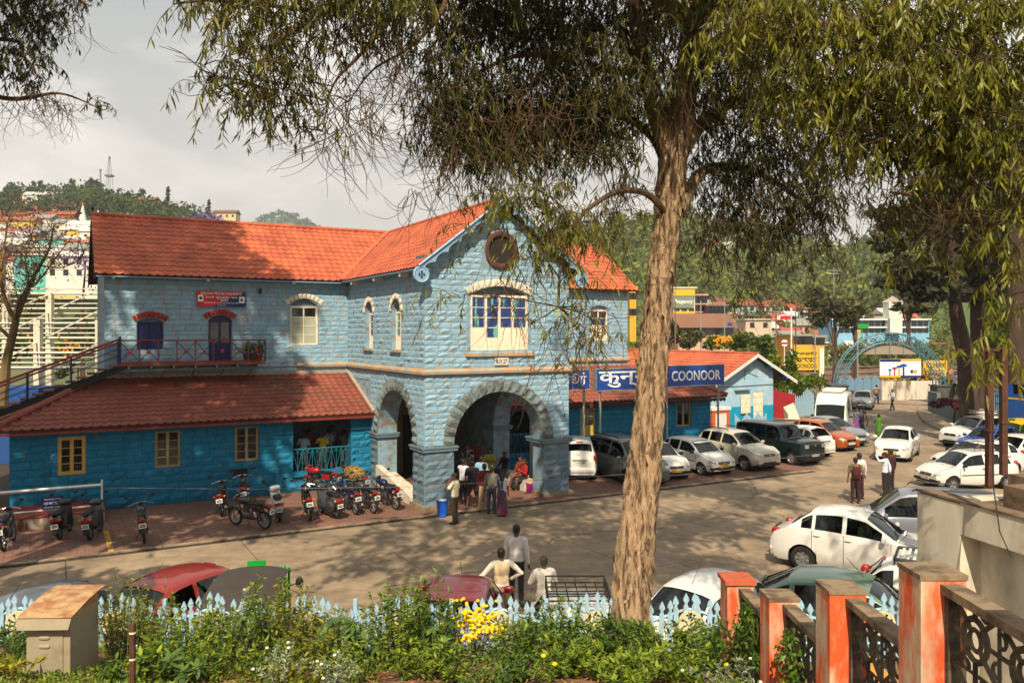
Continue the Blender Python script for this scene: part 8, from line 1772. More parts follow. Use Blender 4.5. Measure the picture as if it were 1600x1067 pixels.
for x_ in (xl+.2, xr_-.2): b = MB(); b.boxc((x_, GD+.2, .95), (1.3, 1.2, 1.9)); b.boxc((x_, GD+.2, 1.94), (1.5, 1.4, .10)); b.build('pedestal', mat('blackish_stone', rgb(70, 70, 66), .9, .2, 2, .5, 12), AG)
# walls and boards beyond
def wallseg(label, px0, px1, d0, d1, h, m, name='boundary_wall', z0=0, th=.3):
 a, c = P3(px0, 0, d0), P3(px1, 0, d1); r_ = Vector((c.x-a.x, c.y-a.y, 0)); b = MB(); b.box(0, r_.length, 0, th, z0, h); o = b.build(name, m); o.location = (a.x, a.y, 0); o.rotation_euler = (0, 0, math.atan2(r_.y, r_.x)); return tag(o, label, 'wall')
wallseg('grey plinth wall below the blue scalloped panels', 1308, 1378, 74, 76, 1.0, mat('grey_wall', rgb(100, 104, 104), .9, .15, 1))
sp = tag(empty('scalloped_fence', (0, 0, 0)), 'blue concrete fence of five scalloped panels by the rails', 'fence')
for i in range(5):
 a, c = P3(1310+13*i, 0, 74+.4*i), P3(1322.5+13*i, 0, 74+.4*i); w = c.x-a.x; b = MB(); b.prism([(0, 1.0), (w, 1.0), (w, 1.95), (w*.72, 2.12), (w*.5, 2.42), (w*.28, 2.12), (0, 1.95)], 0, .12, 'y'); b.lathe([(0, -.02), (.16, -.02), (.16, .01)], 8, axis='y', c=(w/2, 0, 1.85)); b.lathe([(0, -.03), (.06, -.03)], 8, axis='y', c=(w/2, 0, 1.85)); o = b.build('panel', mat('grey_blue_panel', rgb(96, 128, 150), .8, .12, 1.5), sp); o.location = (a.x, a.y, 0)
wallseg('white stained boundary wall at the end of the road', 1378, 1466, 76, 77, 1.75, mat('stained_white_wall', rgb(196, 188, 172), .9, .15, 1, col2=rgb(110, 100, 84), amt=.4, c2scale=1.2, stretch=(1, 1, .3)))
BB = tag(empty('billboard', (0, 0, 0)), 'white billboard with blue umbrellas and yellow bands beyond the gate', 'billboard'); d = 82; a, c = P3(1375, 590, d), P3(1424, 560, d+2)
b = MB(); b.box(a.x, c.x, d, d+.15, a.z, c.z); b.build('board', M_sw, BB); w, h_ = c.x-a.x, c.z-a.z
b = MB(); b.box(a.x, a.x+w*.5, d-.03, d-.01, c.z-h_*.14, c.z-.01, 0); b.box(a.x+w*.5, c.x, d-.03, d-.01, c.z-h_*.10, c.z-.01, 1); b.box(a.x, a.x+w*.5, d-.03, d-.01, a.z+.01, a.z+h_*.12, 1); b.box(a.x+w*.5, c.x, d-.03, d-.01, a.z+.01, a.z+h_*.12, 0); b.box(a.x+w*.74, a.x+w*.80, d-.03, d-.01, a.z+h_*.25, a.z+h_*.42, 0); b.box(a.x+w*.81, a.x+w*.90, d-.03, d-.01, a.z+h_*.25, a.z+h_*.42, 1); b.build('colour_bands', [M_sblue, M_ry], BB)
b = MB()
for i in range(4):
 cx_ = a.x+w*(.24+.11*i); cz = a.z+h_*(.40+.07*i); r_ = h_*(.10+.03*i); b.prism([(cx_+r_*math.cos(t), cz+r_*.75*math.sin(t)) for t in np.linspace(0, math.pi, 9)], d-.04, d-.01, 'y', 0); b.box(cx_-.06-.01*i, cx_+.06+.01*i, d-.04, d-.01, a.z+h_*.12, cz, (0, 1, 2, 0)[i])
b.build('umbrella_picture', [M_sgb, M_sred, M_ry], BB); b = MB(); b.boxc((a.x+.3, d+.1, a.z/2), (.12, .12, a.z)); b.boxc((c.x-.3, d+.1, a.z/2), (.12, .12, a.z)); b.build('leg', M_galv, BB)
SY = tag(empty('station_board', (0, 0, 0)), 'big yellow station board lettered black in Tamil, Hindi and English', 'sign'); d = 92; a, c = P3(1238, 577, d), P3(1279, 547, d)
M_bky = mat('board_yellow', rgb(206, 164, 30), .6, .08, 1); b = MB(); b.box(a.x, c.x, d, d+.2, a.z, c.z); b.build('board', M_bky, SY); w, h_ = c.x-a.x, c.z-a.z
for k_, tx in enumerate(('குன்னூர்', 'कुन्नूर', 'COONOOR')): text_obj('lettering', tx, .5, M_seam, SY, Matrix.Translation(((a.x+c.x)/2, d-.02, c.z-h_*(.18+.32*k_))) @ Matrix.Rotation(R(90), 4, 'X'), .01, width=w*.88, height=h_*.23)
b = MB(); b.boxc((a.x-.1, d+.1, c.z/2), (.25, .25, c.z)); b.boxc((c.x+.35, d+.1, c.z/2+.1), (.5, .3, c.z+.2)); b.build('post', M_cream, SY)
SY2 = tag(empty('station_board', (0, 0, 0)), 'second yellow station board right of the billboard', 'sign'); d = 100; a, c = P3(1443, 578, d), P3(1480, 563, d); b = MB(); b.box(a.x, c.x, d, d+.2, a.z, c.z); b.build('board', M_bky, SY2); text_obj('lettering', 'COONOOR', .5, M_seam, SY2, Matrix.Translation(((a.x+c.x)/2, d-.02, (a.z+c.z)/2)) @ Matrix.Rotation(R(90), 4, 'X'), .01, width=(c.x-a.x)*.8, height=.5); b = MB(); b.boxc((a.x+.2, d+.1, a.z/2), (.2, .2, a.z)); b.boxc((c.x-.2, d+.1, a.z/2), (.2, .2, a.z)); b.build('post', M_cream, SY2)
SIG = tag(empty('semaphore_signal', (0, 0, 0)), 'railway semaphore with red arm banded white', 'signal'); d = 108
b = MB(); a = P3(1236.5, 487, d); b.tube([(a.x, d, 0), (a.x, d, a.z)], .12, 6); b.sup((a.x, d, a.z+.2), (.14, .14, .3)); b.build('mast', M_wpaint, SIG); b = MB(); q = P3(1213, 491, d); b.box(q.x+.45, a.x-.1, d-.15, d-.1, a.z-1.0, a.z-.55); b.build('arm', M_sred, SIG); b = MB(); b.box(q.x+.1, q.x+.45, d-.15, d-.1, a.z-1.0, a.z-.55); b.build('arm_band', M_sw, SIG); b = MB(); b.boxc((a.x+.3, d, a.z-.8), (.5, .3, .5)); b.tube([(a.x+.55, d, 0), (a.x+.55, d, a.z-.3)], .04, 4); b.build('lamp_housing', M_blk, SIG)
DS = tag(empty('round_signal', (0, 0, 0)), 'white disc signal with red bar below the semaphore', 'signal'); q = P3(1226, 536, 104); b = MB(); b.lathe([(0, 0), (.42, 0), (.42, .05)], 16, axis='y', c=(q.x, 104, q.z)); b.build('disc', M_sw, DS); b = MB(); b.boxc((q.x, 103.96, q.z), (.84, .02, .26)); b.build('bar', M_sred, DS); b = MB(); b.tube([(q.x, 104.1, 0), (q.x, 104.1, q.z)], .06, 5); b.build('mast', M_wpaint, DS)
def pole(px, yt, d, r=.09, m=M_galv, lb=None, name='pole', cross=0):
 q = P3(px, yt, d); R_ = tag(empty(name, (q.x, d, 0)), lb, 'pole'); b = MB(); b.tube([(0, 0, 0), (0, 0, q.z)], [r, r*.7], 6); b.build('shaft', m, R_)
 if cross: b = MB(); b.boxc((0, 0, q.z-.3), (cross, .12, .12)); b.boxc((0, 0, q.z-.9), (cross*.7, .12, .12)); b.build('crossarm', m, R_)
M_pwood = mat('pole_brown', rgb(120, 86, 60), .8, .2, 2)
for (px, yt, d, lb, m, cr) in [(1212.5, 487, 100, 'brown rail yard pole left of the semaphore', M_pwood, 0), (1243.5, 464, 112, 'tall orange brown pole right of the semaphore', M_pwood, 0), (1273.5, 520, 80, 'grey lamp pole before the yellow station board', M_galv, 0), (1132, 466, 110, 'pale pole beside the pink hotel', M_galv, 0), (1095, 470, 90, 'thin grey pole over the shed roof', M_galv, 0), (1055, 470, 82, 'rusty pole close right of the trunk', M_pwood, 0), (1303, 420, 150, 'tall pale mast with lamp bar among the trees', M_galv, 2.4), (1147, 484, 130, 'brown pole beside the blue round sign', M_pwood, 0), (1340, 530, 90, 'pole with green sign at the yard', M_galv, 0), (1482, 532, 80, 'dark pole left of the tree pair', M_pwood, 0)]: pole(px, yt, d, .09, m, lb, cross=cr)
# railway: ballast, rails, huts
M_bal = mat('ballast', rgb(126, 96, 70), .95, .25, .4, .4, 4, col2=rgb(92, 74, 56), amt=.5, c2scale=.1)
b = MB(); b.add([(14, 90, .02), (110, 84, .02), (200, 250, .02), (40, 230, .02)], [(0, 1, 2, 3)]); b.build('ballast_bed', M_bal, kind='structure')
M_rail = mat('steel_rail', rgb(96, 74, 62), .5, .2, .5, metal=.5)
def track(P, lb):
 r_ = tag(empty('railway_track', (0, 0, 0)), lb, 'railway track', 'tracks of the station yard'); P = [Vector(p) for p in P]
 for o_ in (-.5, .5):
  pts = []
  for i, p in enumerate(P): d_ = (P[min(i+1, len(P)-1)]-P[max(i-1, 0)]).normalized(); pts.append(p+Vector((-d_.y, d_.x, 0))*o_+Vector((0, 0, .17)))
  b = MB(); b.tube(pts, .07, 4); b.build('rail', M_rail, r_)
 b = MB(); L_ = sum((q-p).length for p, q in zip(P, P[1:])); n = int(L_/1.4)
 for i in range(n):
  f = i/n*(len(P)-1); j = int(f); p = P[j].lerp(P[j+1], f-j); d_ = (P[j+1]-P[j]).normalized(); a_ = math.atan2(d_.y, d_.x); b.T = Matrix.Translation(p) @ Matrix.Rotation(a_, 4, 'Z'); b.boxc((0, 0, .06), (.25, 1.9, .10))
 b.build('sleepers', M_pwood, r_, kind='stuff')
for k_, (y0, y1) in enumerate(((93, 108), (100, 122), (110, 140), (122, 160))): track([(16+2*k_, y0, 0), (34+2*k_, y0+3, 0), (52+3*k_, (y0+y1)/2+2, 0), (80+4*k_, y1+8, 0)], ['nearest', 'second', 'third', 'farthest'][k_]+' railway track curving behind the arch gate')
def bush(label, px, py, rx, ry, d, n, m=L_green, sz=.22, tint=(0, 1), name='bush', dd=1.2, fl=None):
 c = P3(px, py, d); k_ = d/F; r_ = tag(empty(name, (c.x, c.y, 0)), label, 'bush'); b = MB(); b.tube([(0, 0, 0), (.1, 0, max(.3, c.z*.7))], [.08, .05], 5); b.build('stem', M_barkd, r_)
 cls = [];
 for _ in range(6): cls.append(((npr.normal(0, rx*k_*.45), npr.normal(0, dd*.4), c.z+npr.normal(0, ry*k_*.4)), (rx*k_*.55, dd*.6, ry*k_*.6), n//6))
 cloud_obj('foliage', cls, sz, m, r_, tint, kind='stuff')
 if fl:
  b = MB()
  for _ in range(40): b.sup((npr.normal(0, rx*k_*.5), -dd*.8, c.z+npr.normal(0, ry*k_*.5)), (.12, .12, .12), 2, nu=5, nv=3)
  b.build('blossom', fl, r_)
M_orfl = mat('orange_blossom', rgb(220, 140, 20), .7, .1)
for a_ in [('bright bush above the shed roof left part', 1190, 570, 30, 16, 70, 700), ('bright green bush right of the shed gable', 1215, 590, 22, 22, 64, 800), ('bright shrub with thin trunk by the red cloth', 1225, 610, 20, 26, 62, 800), ('lime bush left of the station board', 1235, 585, 16, 24, 66, 600), ('lime bush before the minibus', 1258, 600, 24, 20, 68, 700), ('green shrub under the station board', 1262, 625, 18, 16, 66, 400), ('green bush beside the white gate post', 1290, 612, 14, 12, 68, 240)]: bush(*a_)
for a_ in [('brown dry shrub behind the shed roof', 1085, 528, 22, 16, 84, 600, L_cyp, .25, (.4, 1.4)), ('olive shrub behind the shed roof', 1120, 535, 20, 14, 86, 500), ('dense bush behind the shed ridge', 1150, 535, 26, 16, 88, 700, L_green, .25, (0, .6)), ('dark bush left of the signal', 1185, 548, 24, 16, 90, 600, L_green, .25, (0, .5)), ('bush with orange blossom behind the shed', 1128, 532, 14, 8, 80, 240, L_green, .22, (.3, 1), 'bush', 1.2, M_orfl), ('dark bush close right of the trunk', 1055, 515, 14, 24, 92, 400, L_cyp, .28, (0, .8)), ('bush strip above the rail yard', 1330, 560, 24, 6, 110, 260, L_green, .25, (0, .8)), ('flowering bush left of the second station board', 1435, 592, 18, 14, 84, 500, L_green, .22, (.2, 1), 'bush', 1.2, M_orfl), ('flowering bush right of the billboard', 1460, 590, 16, 14, 86, 400, L_green, .22, (.2, 1), 'bush', 1.2, M_orfl), ('low shrub before the second station board', 1480, 600, 12, 10, 84, 240), ('green clump below the billboard', 1395, 600, 26, 8, 86, 300, L_green, .22, (.2, 1), 'bush', 1.2, M_orfl)]: bush(*a_)
for r_, h_ in POTS: cloud_obj('foliage', [((0, 0, h_+.22), (.2, .2, .24), 90)], .07, L_green, r_, (0, .8), kind='stuff')
b = MB()
for q in range(14): b.sup((rnd.uniform(-.2, .2), rnd.uniform(-.2, .1), .5+rnd.uniform(-.05, .2)), (.03, .03, .02), 2, nu=6, nv=3)
b.build('blossom', mat('pink_blossom', rgb(214, 120, 160), .7), POTS[1][0])
bush('purple leaved shrub bed on the kerb wall', 1490, 632, 20, 9, 55.5, 900, leafmat('purple_leaf', rgb(70, 14, 34), rgb(124, 40, 60), .2), .16)
def yard_tree(label, px, pyb, pyt, rx, ry, d, n, m, tint=(0, 1), sz=.4, lean=0):
 zb_ = P3(0, pyb, d).z; r_ = tag(empty('yard_tree', (0, 0, 0)), label, 'tree'); c = P3(px, pyt, d); k_ = d/F; b0 = P3(px+lean, pyb, d); b0.z = max(0, b0.z)
 limb(r_, [tuple(b0), tuple((b0+c)/2+Vector((.2, 0, 0))), tuple(c)], .30, .12, M_barkd, 'trunk')
 for q in range(4): limb(r_, [tuple((b0+c)/2), tuple(c+Vector(((q-1.5)*rx*k_*.4, 0, ry*k_*.2)))], .12, .04, M_barkd, 'limb')
 cloud_obj('crown', [((c.x+npr.normal(0, rx*k_*.5), d+npr.normal(0, .8), c.z+npr.normal(0, ry*k_*.35)), (rx*k_*.5, 1.2, ry*k_*.5), n//9) for _ in range(9)], sz, m, r_, tint, kind='stuff')
yard_tree('round crowned dark tree standing alone in the rail yard', 1303, 600, 482, 34, 24, 100, 1300, L_cyp, (.1, 1.1)); yard_tree('sparse pale tree right of the round crowned one', 1335, 590, 480, 18, 30, 105, 260, L_cyp, (.6, 1.5), .35); yard_tree('thin leaning tree beside the clock tower', 1418, 560, 470, 24, 30, 110, 420, L_cyp, (.3, 1.2))
# kerb island, garden wall, blue coach on the right
M_gw = mat('grey_green_wall', rgb(98, 110, 110), .9, .12, 1.2, .3, 12)
pk = [(1434, 636), (1433, 646), (1441, 659), (1465, 672), (1500, 684), (1600, 700), (1700, 716)]
P_ = [G(*q) for q in pk]; far_ = [P3(1720, 0, 60), P3(1700, 0, 75), P3(1500, 0, 72), P3(1440, 0, 70)]
poly = [(p.x, p.y) for p in P_]+[(p.x, p.y) for p in far_]; b = MB(); b.prism(poly, 0, .16, 'z'); b.build('kerb_island', M_kerb, kind='structure')
def wseg(p, q, h, m, name, lb, th=.25): a, c = Vector((*p, 0)), Vector((*q, 0)); v_ = c-a; b = MB(); b.box(0, v_.length, 0, th, .16, h); o = b.build(name, m); o.location = a; o.rotation_euler = (0, 0, math.atan2(v_.y, v_.x)); return tag(o, lb, 'wall')
xy = lambda px, d: ((px-CX)/F*d, d)
wseg(xy(1462, 62), xy(1506, 54), 1.3, M_gw, 'garden_wall', 'grey wall of the purple shrub bed beside the kerb'); wseg(xy(1505, 56), xy(1640, 46), 1.4, M_gw, 'garden_wall', 'grey wall carrying blue and white pickets behind parked cars')
wseg(xy(1450, 64), xy(1464, 62), 1.7, M_gw, 'garden_wall', 'short dark wall at the gate pedestal')
p0 = Vector((*xy(1508, 56.2), 1.4)); p1 = Vector((*xy(1640, 46.2), 1.4)); paling('white tipped blue railings on the right garden wall', p0, p1, 1.3, mat('railing_blue', rgb(60, 110, 150), .6, .1), w=.10, gap=2.0)
for px_, d_ in ((1512, 55.8), (1552, 52.5), (1590, 49.6)):
 b = MB(); q = xy(px_, d_); b.boxc((q[0], q[1], 1.3), (.5, .5, 2.3)); b.boxc((q[0], q[1]-.26, 1.7), (.3, .01, .9)); tag(b.build('gate_pier', mat('pale_blue_pier', rgb(120, 160, 184), .8, .1, 1)), {1512: 'pale blue wall pier nearest the purple shrubs', 1552: 'pale blue wall pier behind the white off-roader', 1590: 'pale blue wall pier at the right picture edge'}[px_], 'pier')
CO = tag(empty('railway_coach', (0, 0, 0)), 'blue and yellow railway coach displayed at the right edge', 'railway coach'); d = 44; a, c = P3(1572, 0, d), P3(1760, 0, d-6)
v_ = c-a; v_.z = 0; CM = Matrix.Translation((a.x, a.y, 0)) @ Matrix.Rotation(math.atan2(v_.y, v_.x), 4, 'Z'); CO.matrix_world = CM
b = MB(); wall(b, 0, 7, 1.6, 4.3, 0, .1, [(.35, 1.3, 3.0, 3.95, 'rect', 0), (1.6, 2.5, 3.0, 3.95, 'rect', 0), (2.8, 3.7, 3.0, 3.95, 'rect', 0)]); b.box(0, .1, .1, 2.4, 1.6, 4.3); b.build('body', mat('coach_blue', rgb(14, 70, 140), .5, .1, 1), CO)
b = MB(); b.box(-.3, 7.2, -.3, 2.7, 4.3, 4.45); b.box(-.2, 7.2, -.0, 2.4, 4.45, 4.65); b.build('roof', mat('coach_roof_grey', rgb(110, 104, 92), .8, .2, 1), CO); b = MB(); b.box(0, 7, -.012, -.002, 2.72, 2.80); b.box(0, 7, -.012, -.002, 1.62, 1.70); b.box(0, .06, -.012, -.002, 1.7, 4.28); b.box(1.42, 1.48, -.012, -.002, 1.7, 4.28); b.build('yellow_lining', M_ry, CO); b = MB(); b.box(.1, 6.9, .3, 2.2, 1.7, 4.2); b.build('interior', M_dark, CO); b = MB(); b.box(0, 7, .2, 2.2, .16, 1.6); b.build('plinth', M_kerb, CO)
# ------------------------------------------------------------------ hills, town
def sstep(a, c, x): t = min(1, max(0, (x-a)/(c-a))); return t*t*(3-2*t)
SKY_L = [(-900, 330), (-300, 320), (0, 316), (120, 312), (200, 322), (300, 345), (345, 366), (420, 400), (520, 440), (640, 450), (760, 420), (860, 378), (960, 350), (1080, 346), (1200, 366), (1310, 396), (1360, 376), (1420, 352), (1520, 330), (1700, 320), (2400, 330)]
def hh(x, y):
 px = CX+F*x/max(y, 1); H_ = (HY-interp(SKY_L, px))/F*430; base = H_*sstep(150, 430, y)
 base += 2.2*mnoise.noise((x*.02, y*.02, 0))*sstep(160, 260, y)
 if y > 430: base -= (y-430)*.12
 return base-.05
nx, ny = 150, 56; ys_ = np.linspace(132, 640, ny); V = []
for y in ys_:
 for i in range(nx):
  x = (-1.0+2.0*i/(nx-1))*(y*1.0+60); V.append((x, y, hh(x, y)))
M_hill = mat('hillside_scrub', rgb(84, 98, 46), .95, .3, .03, 0, col2=rgb(52, 70, 34), amt=.5, c2scale=.02, sharp=.15)
np_mesh('hillside', V, [(j*nx+i, j*nx+i+1, (j+1)*nx+i+1, (j+1)*nx+i) for j in range(ny-1) for i in range(nx-1)], M_hill, smooth=True, kind='structure')
V = []; nx2, ny2 = 60, 14
for j in range(ny2):
 for i in range(nx2):
  y = 1500+60*j; px = 300+260*i/(nx2-1); x = (px-CX)/F*1650; H_ = (HY-interp([(300, 400), (350, 372), (375, 344), (395, 330), (420, 322), (450, 327), (475, 344), (515, 356), (560, 380)], px))/F*1650; V.append((x, y, H_*math.sin(math.pi*.5*min(1, (j+.01)/4))*(1 if j < 5 else 1-.05*(j-5))+2*mnoise.noise((x*.05, y*.05, 1))))
np_mesh('far_hill', V, [(j*nx2+i, j*nx2+i+1, (j+1)*nx2+i+1, (j+1)*nx2+i) for j in range(ny2-1) for i in range(nx2-1)], M_hill, smooth=True, kind='structure')
# woods: tree masses over the slopes and separate trees along the skyline
def wood(name, lab, n, pxr, dr_, hgt, szq, tint, keepf=None, nq=34, m=L_hill):
 Vs, Ts = [], []
 cnt = 0
 while cnt < n:
  px = npr.uniform(*pxr); d = npr.uniform(*dr_); x = (px-CX)/F*d
  if keepf and not keepf(px, d): continue
  z = hh(x, d); h_ = npr.uniform(*hgt); r_ = h_*npr.uniform(.28, .5); P = ell((x, d, z+h_*.62), (r_, r_, h_*.45), nq); V, _, t = quad_cloud(P, szq); tt = npr.uniform(tint[0], tint[1]); t[:, 0] = np.clip(tt+(t[:, 0]-.5)*.3, 0, 1.3); t[:, 1] *= .9; Vs.append(V); Ts.append(t); cnt += 1
 V = np.concatenate(Vs); o = np_mesh(name, V, np.arange(len(V)).reshape(-1, 4), m, None, np.concatenate(Ts), kind='stuff'); tag(o, lab, 'woodland')
kf = lambda px, d: mnoise.noise((px*.012, d*.02, 4)) > -.25
wood('woodland', 'woods covering the hillside right of the station', 1150, (840, 1700), (235, 450), (4, 11), 1.0, (.25, 1.3), kf)
wood('woodland', 'dark woods on the crown of the left hill', 560, (-120, 380), (330, 440), (6, 13), 1.0, (0, .45))
wood('scrub', 'bushes along the foot of the right hillside', 420, (980, 1500), (140, 230), (2, 4.5), .5, (.2, 1.1))
wood('scrub', 'bushes among the houses of the left hillside', 260, (-100, 380), (160, 330), (3, 6.5), .7, (.1, .8))
Vs, Ts = [], []
for _ in range(500):
 px = npr.uniform(372, 520); y = 1740; x = (px-CX)/F*1650; zt = (HY-interp([(300, 400), (350, 372), (375, 344), (395, 330), (420, 322), (450, 327), (475, 344), (515, 356), (560, 380)], px))/F*1650; f = npr.uniform(.2, 1.0)
 P = ell((x, 1500+240*f**2, zt*math.sin(math.pi*.5*f**2)+5), (7, 7, 6), 14); V, _, t = quad_cloud(P, 4.0); t[:, 0] *= .3; Vs.append(V); Ts.append(t)
V = np.concatenate(Vs); tag(np_mesh('woodland', V, np.arange(len(V)).reshape(-1, 4), L_hill, None, np.concatenate(Ts), kind='stuff'), 'trees on the far blue hill', 'woodland')
def tree_proto(kind):
 r_ = empty('hill_tree', (0, -50, -60)); b = MB(); b.tube([(0, 0, 0), (.2, 0, 4), (0, .1, 8)], [.35, .22, .1], 6); b.build('trunk', M_barkd, r_)
 if kind == 0: cls = [((0, 0, 7.5), (3, 3, 2), 90), ((2, 0, 9), (2, 2, 1.5), 50), ((-2, .5, 8.5), (2, 2, 1.6), 50), ((.3, 0, 10.2), (1.8, 1.8, 1.3), 50)]
 elif kind == 1: cls = [((.3*math.sin(i), 0, 3+1.3*i), (1.5*(1-.09*i)*(1 if i % 2 else .7), 1.1*(1-.09*i), .6), 24) for i in range(10)]
 elif kind == 2: cls = [((0, 0, 5), (2.6, 2.6, 2.4), 110), ((0, 0, 8), (2, 2, 2), 70), ((.5, 0, 10.5), (1.2, 1.2, 1.4), 40)]
 else: cls = [((-.9, 0, 8.2), (1.6, 1.6, 1.2), 50), ((1.4, .3, 9.6), (1.5, 1.5, 1.0), 50), ((.2, 0, 11.4), (1.4, 1.4, .9), 40)]
 cloud_obj('crown', cls, .85, L_hill, r_, (0, .4), kind='stuff'); return r_
PR = [tree_proto(k_) for k_ in range(4)]
used = [False]*4; sky_trees = [(20, 0), (45, 0), (62, 3), (80, 2), (98, 0), (113, 2), (130, 3), (146, 0), (172, 2), (190, 0), (203, 3), (216, 0), (232, 2), (248, 0), (262, 1), (275, 0), (292, 2), (306, 0), (318, 3), (326, 1), (335, 2), (8, 3), (54, 2), (160, 0), (223, 3)]
names_ = ['broad flat-topped tree', 'narrow spire-like conifer', 'dense round tree', 'open layered eucalyptus']
for i, (px, k_) in enumerate(sky_trees):
 d = 405+rnd.uniform(-8, 12); x = (px-CX)/F*d; sc_ = rnd.uniform(.7, 1.25)*(1.1 if k_ == 1 else 1)
 if not used[k_]: o = PR[k_]; used[k_] = True
 else: o = copy_tree(PR[k_])
 o.location = (x, d, hh(x, d)-.4); o.rotation_euler = (0, 0, rnd.uniform(0, 6)); o.scale = (sc_, sc_, sc_*rnd.uniform(.9, 1.2)); tag(o, '%s on the left skyline, number %d counted from the left' % (names_[k_], i+1) if False else names_[k_]+' on the left skyline', 'tree', 'skyline trees of the left hill: '+names_[k_])
for i, (px, k_) in enumerate([(905, 2), (930, 0), (965, 3), (1000, 2), (1075, 0), (1105, 3), (1140, 2), (1290, 3), (1312, 1), (1330, 2), (1352, 0), (1368, 3), (1390, 2), (1410, 0), (1440, 2)]):
 d = 405+rnd.uniform(-8, 12); x = (px-CX)/F*d; sc_ = rnd.uniform(.8, 1.2); o = copy_tree(PR[k_]); o.location = (x, d, hh(x, d)-.4); o.rotation_euler = (0, 0, rnd.uniform(0, 6)); o.scale = (sc_, sc_, sc_); tag(o, names_[k_]+' on the right skyline', 'tree', 'skyline trees of the right hill: '+names_[k_])
# masts
def mast(lb, px, yt, w, d=420):
 x = (px-CX)/F*d; zt = P3(0, yt, d).z; z0 = hh(x, d)-1; r_ = tag(empty('radio_mast', (x, d, z0)), lb, 'mast'); H_ = zt-z0; b = MB()
 for (a, c) in ((1, 1), (1, -1), (-1, 1), (-1, -1)): b.tube([(a*w, c*w, 0), (a*w*.35, c*w*.35, H_*.72), (a*.15, c*.15, H_)], .11, 3)
 n = 12
 for i in range(n):
  f0, f1 = i/n*.95, (i+1)/n*.95; w0 = w*(1-f0*.85); w1_ = w*(1-f1*.85); b.tube([(-w0, -w0, f0*H_), (w1_, -w1_, f1*H_)], .07, 3); b.tube([(w0, -w0, f0*H_), (-w1_, -w1_, f1*H_)], .07, 3)
 b.build('lattice', mat('mast_steel', rgb(120, 100, 96), .7, .1), r_); b = MB(); b.boxc((0, 0, H_*.66), (w*1.6, w*1.6, .8)); b.boxc((0, 0, H_*.97), (.8, .8, 1.0)); b.build('antenna_ring', mat('mast_steel', rgb(120, 100, 96)), r_)
mast('taller lattice radio mast on the left hill', 171, 244, 2.2); mast('slimmer radio mast left of the taller one', 157, 264, .8)
# houses
def house(x, d, z, w, dp, h, wallm, roofm, st=1, gable=True, rz=0, label=None, group=None, wins=None, cat='house', name='house'):
 r_ = tag(empty(name, (x, d, z), rz), label, cat, group); b = MB(); b.box(-w/2, w/2, 0, dp, -4, h); b.build('wall', wallm, r_)
 if gable: b = MB(); b.prism([(-.5, h), (dp+.5, h), (dp/2, h+dp*.28)], -w/2-.4, w/2+.4, 'x'); b.build('roof', roofm, r_)
 else: b = MB(); b.box(-w/2-.3, w/2+.3, -.4, dp+.3, h, h+.3); b.build('roof', roofm, r_)
 nw = wins or max(2, int(w/2.6)); me = None
 for s_ in range(st):
  for i in range(nw):
   xx = -w/2+w*(i+.5)/nw; zz = h*(s_+.5)/st
   if me is None: b = MB(); b.box(-.5, .5, -.06, -.02, -.6, .6); o = b.build('window', M_glass, r_); me = o.data
   else: o = link('window', me, r_)
   o.location = (xx, 0, zz)
 return r_
HC = [('white', (206, 200, 188)), ('cream', (196, 176, 132)), ('pink', (190, 140, 120)), ('pale blue', (140, 176, 190)), ('ochre', (186, 140, 60)), ('turquoise', (90, 170, 160)), ('grey', (140, 136, 128)), ('yellow', (206, 170, 70)), ('brick red', (150, 84, 62)), ('pale green', (150, 176, 130))]
RC = [('red tiled', (150, 78, 58)), ('grey sheet', (130, 128, 122)), ('brown tiled', (110, 72, 54)), ('white flat', (196, 192, 184)), ('rust sheet', (140, 88, 60))]
hm = lambda c: mat('house_%d_%d_%d' % c, rgb(*c), .85, .1, .3)
seen = {}
def add_house(px, py, d, w, h, ci, ri, st=1, gable=True, where='', dp=7, rz=0):
 q = P3(px, py, d); z = hh(q.x, d) if d > 132 else 0; cn, cc = HC[ci]; rn, rc = RC[ri]
 base = '%s %s house with %s roof %s' % (('small' if w < 8 else 'long'), cn, rn, where); seen[base] = seen.get(base, 0)+1
 house(q.x, d, max(z, q.z-.0), w, dp, h, hm(cc), hm(rc), st, gable, rz, base, 'houses with %s walls and %s roofs %s' % (cn, rn, where))
rh = random.Random(5)
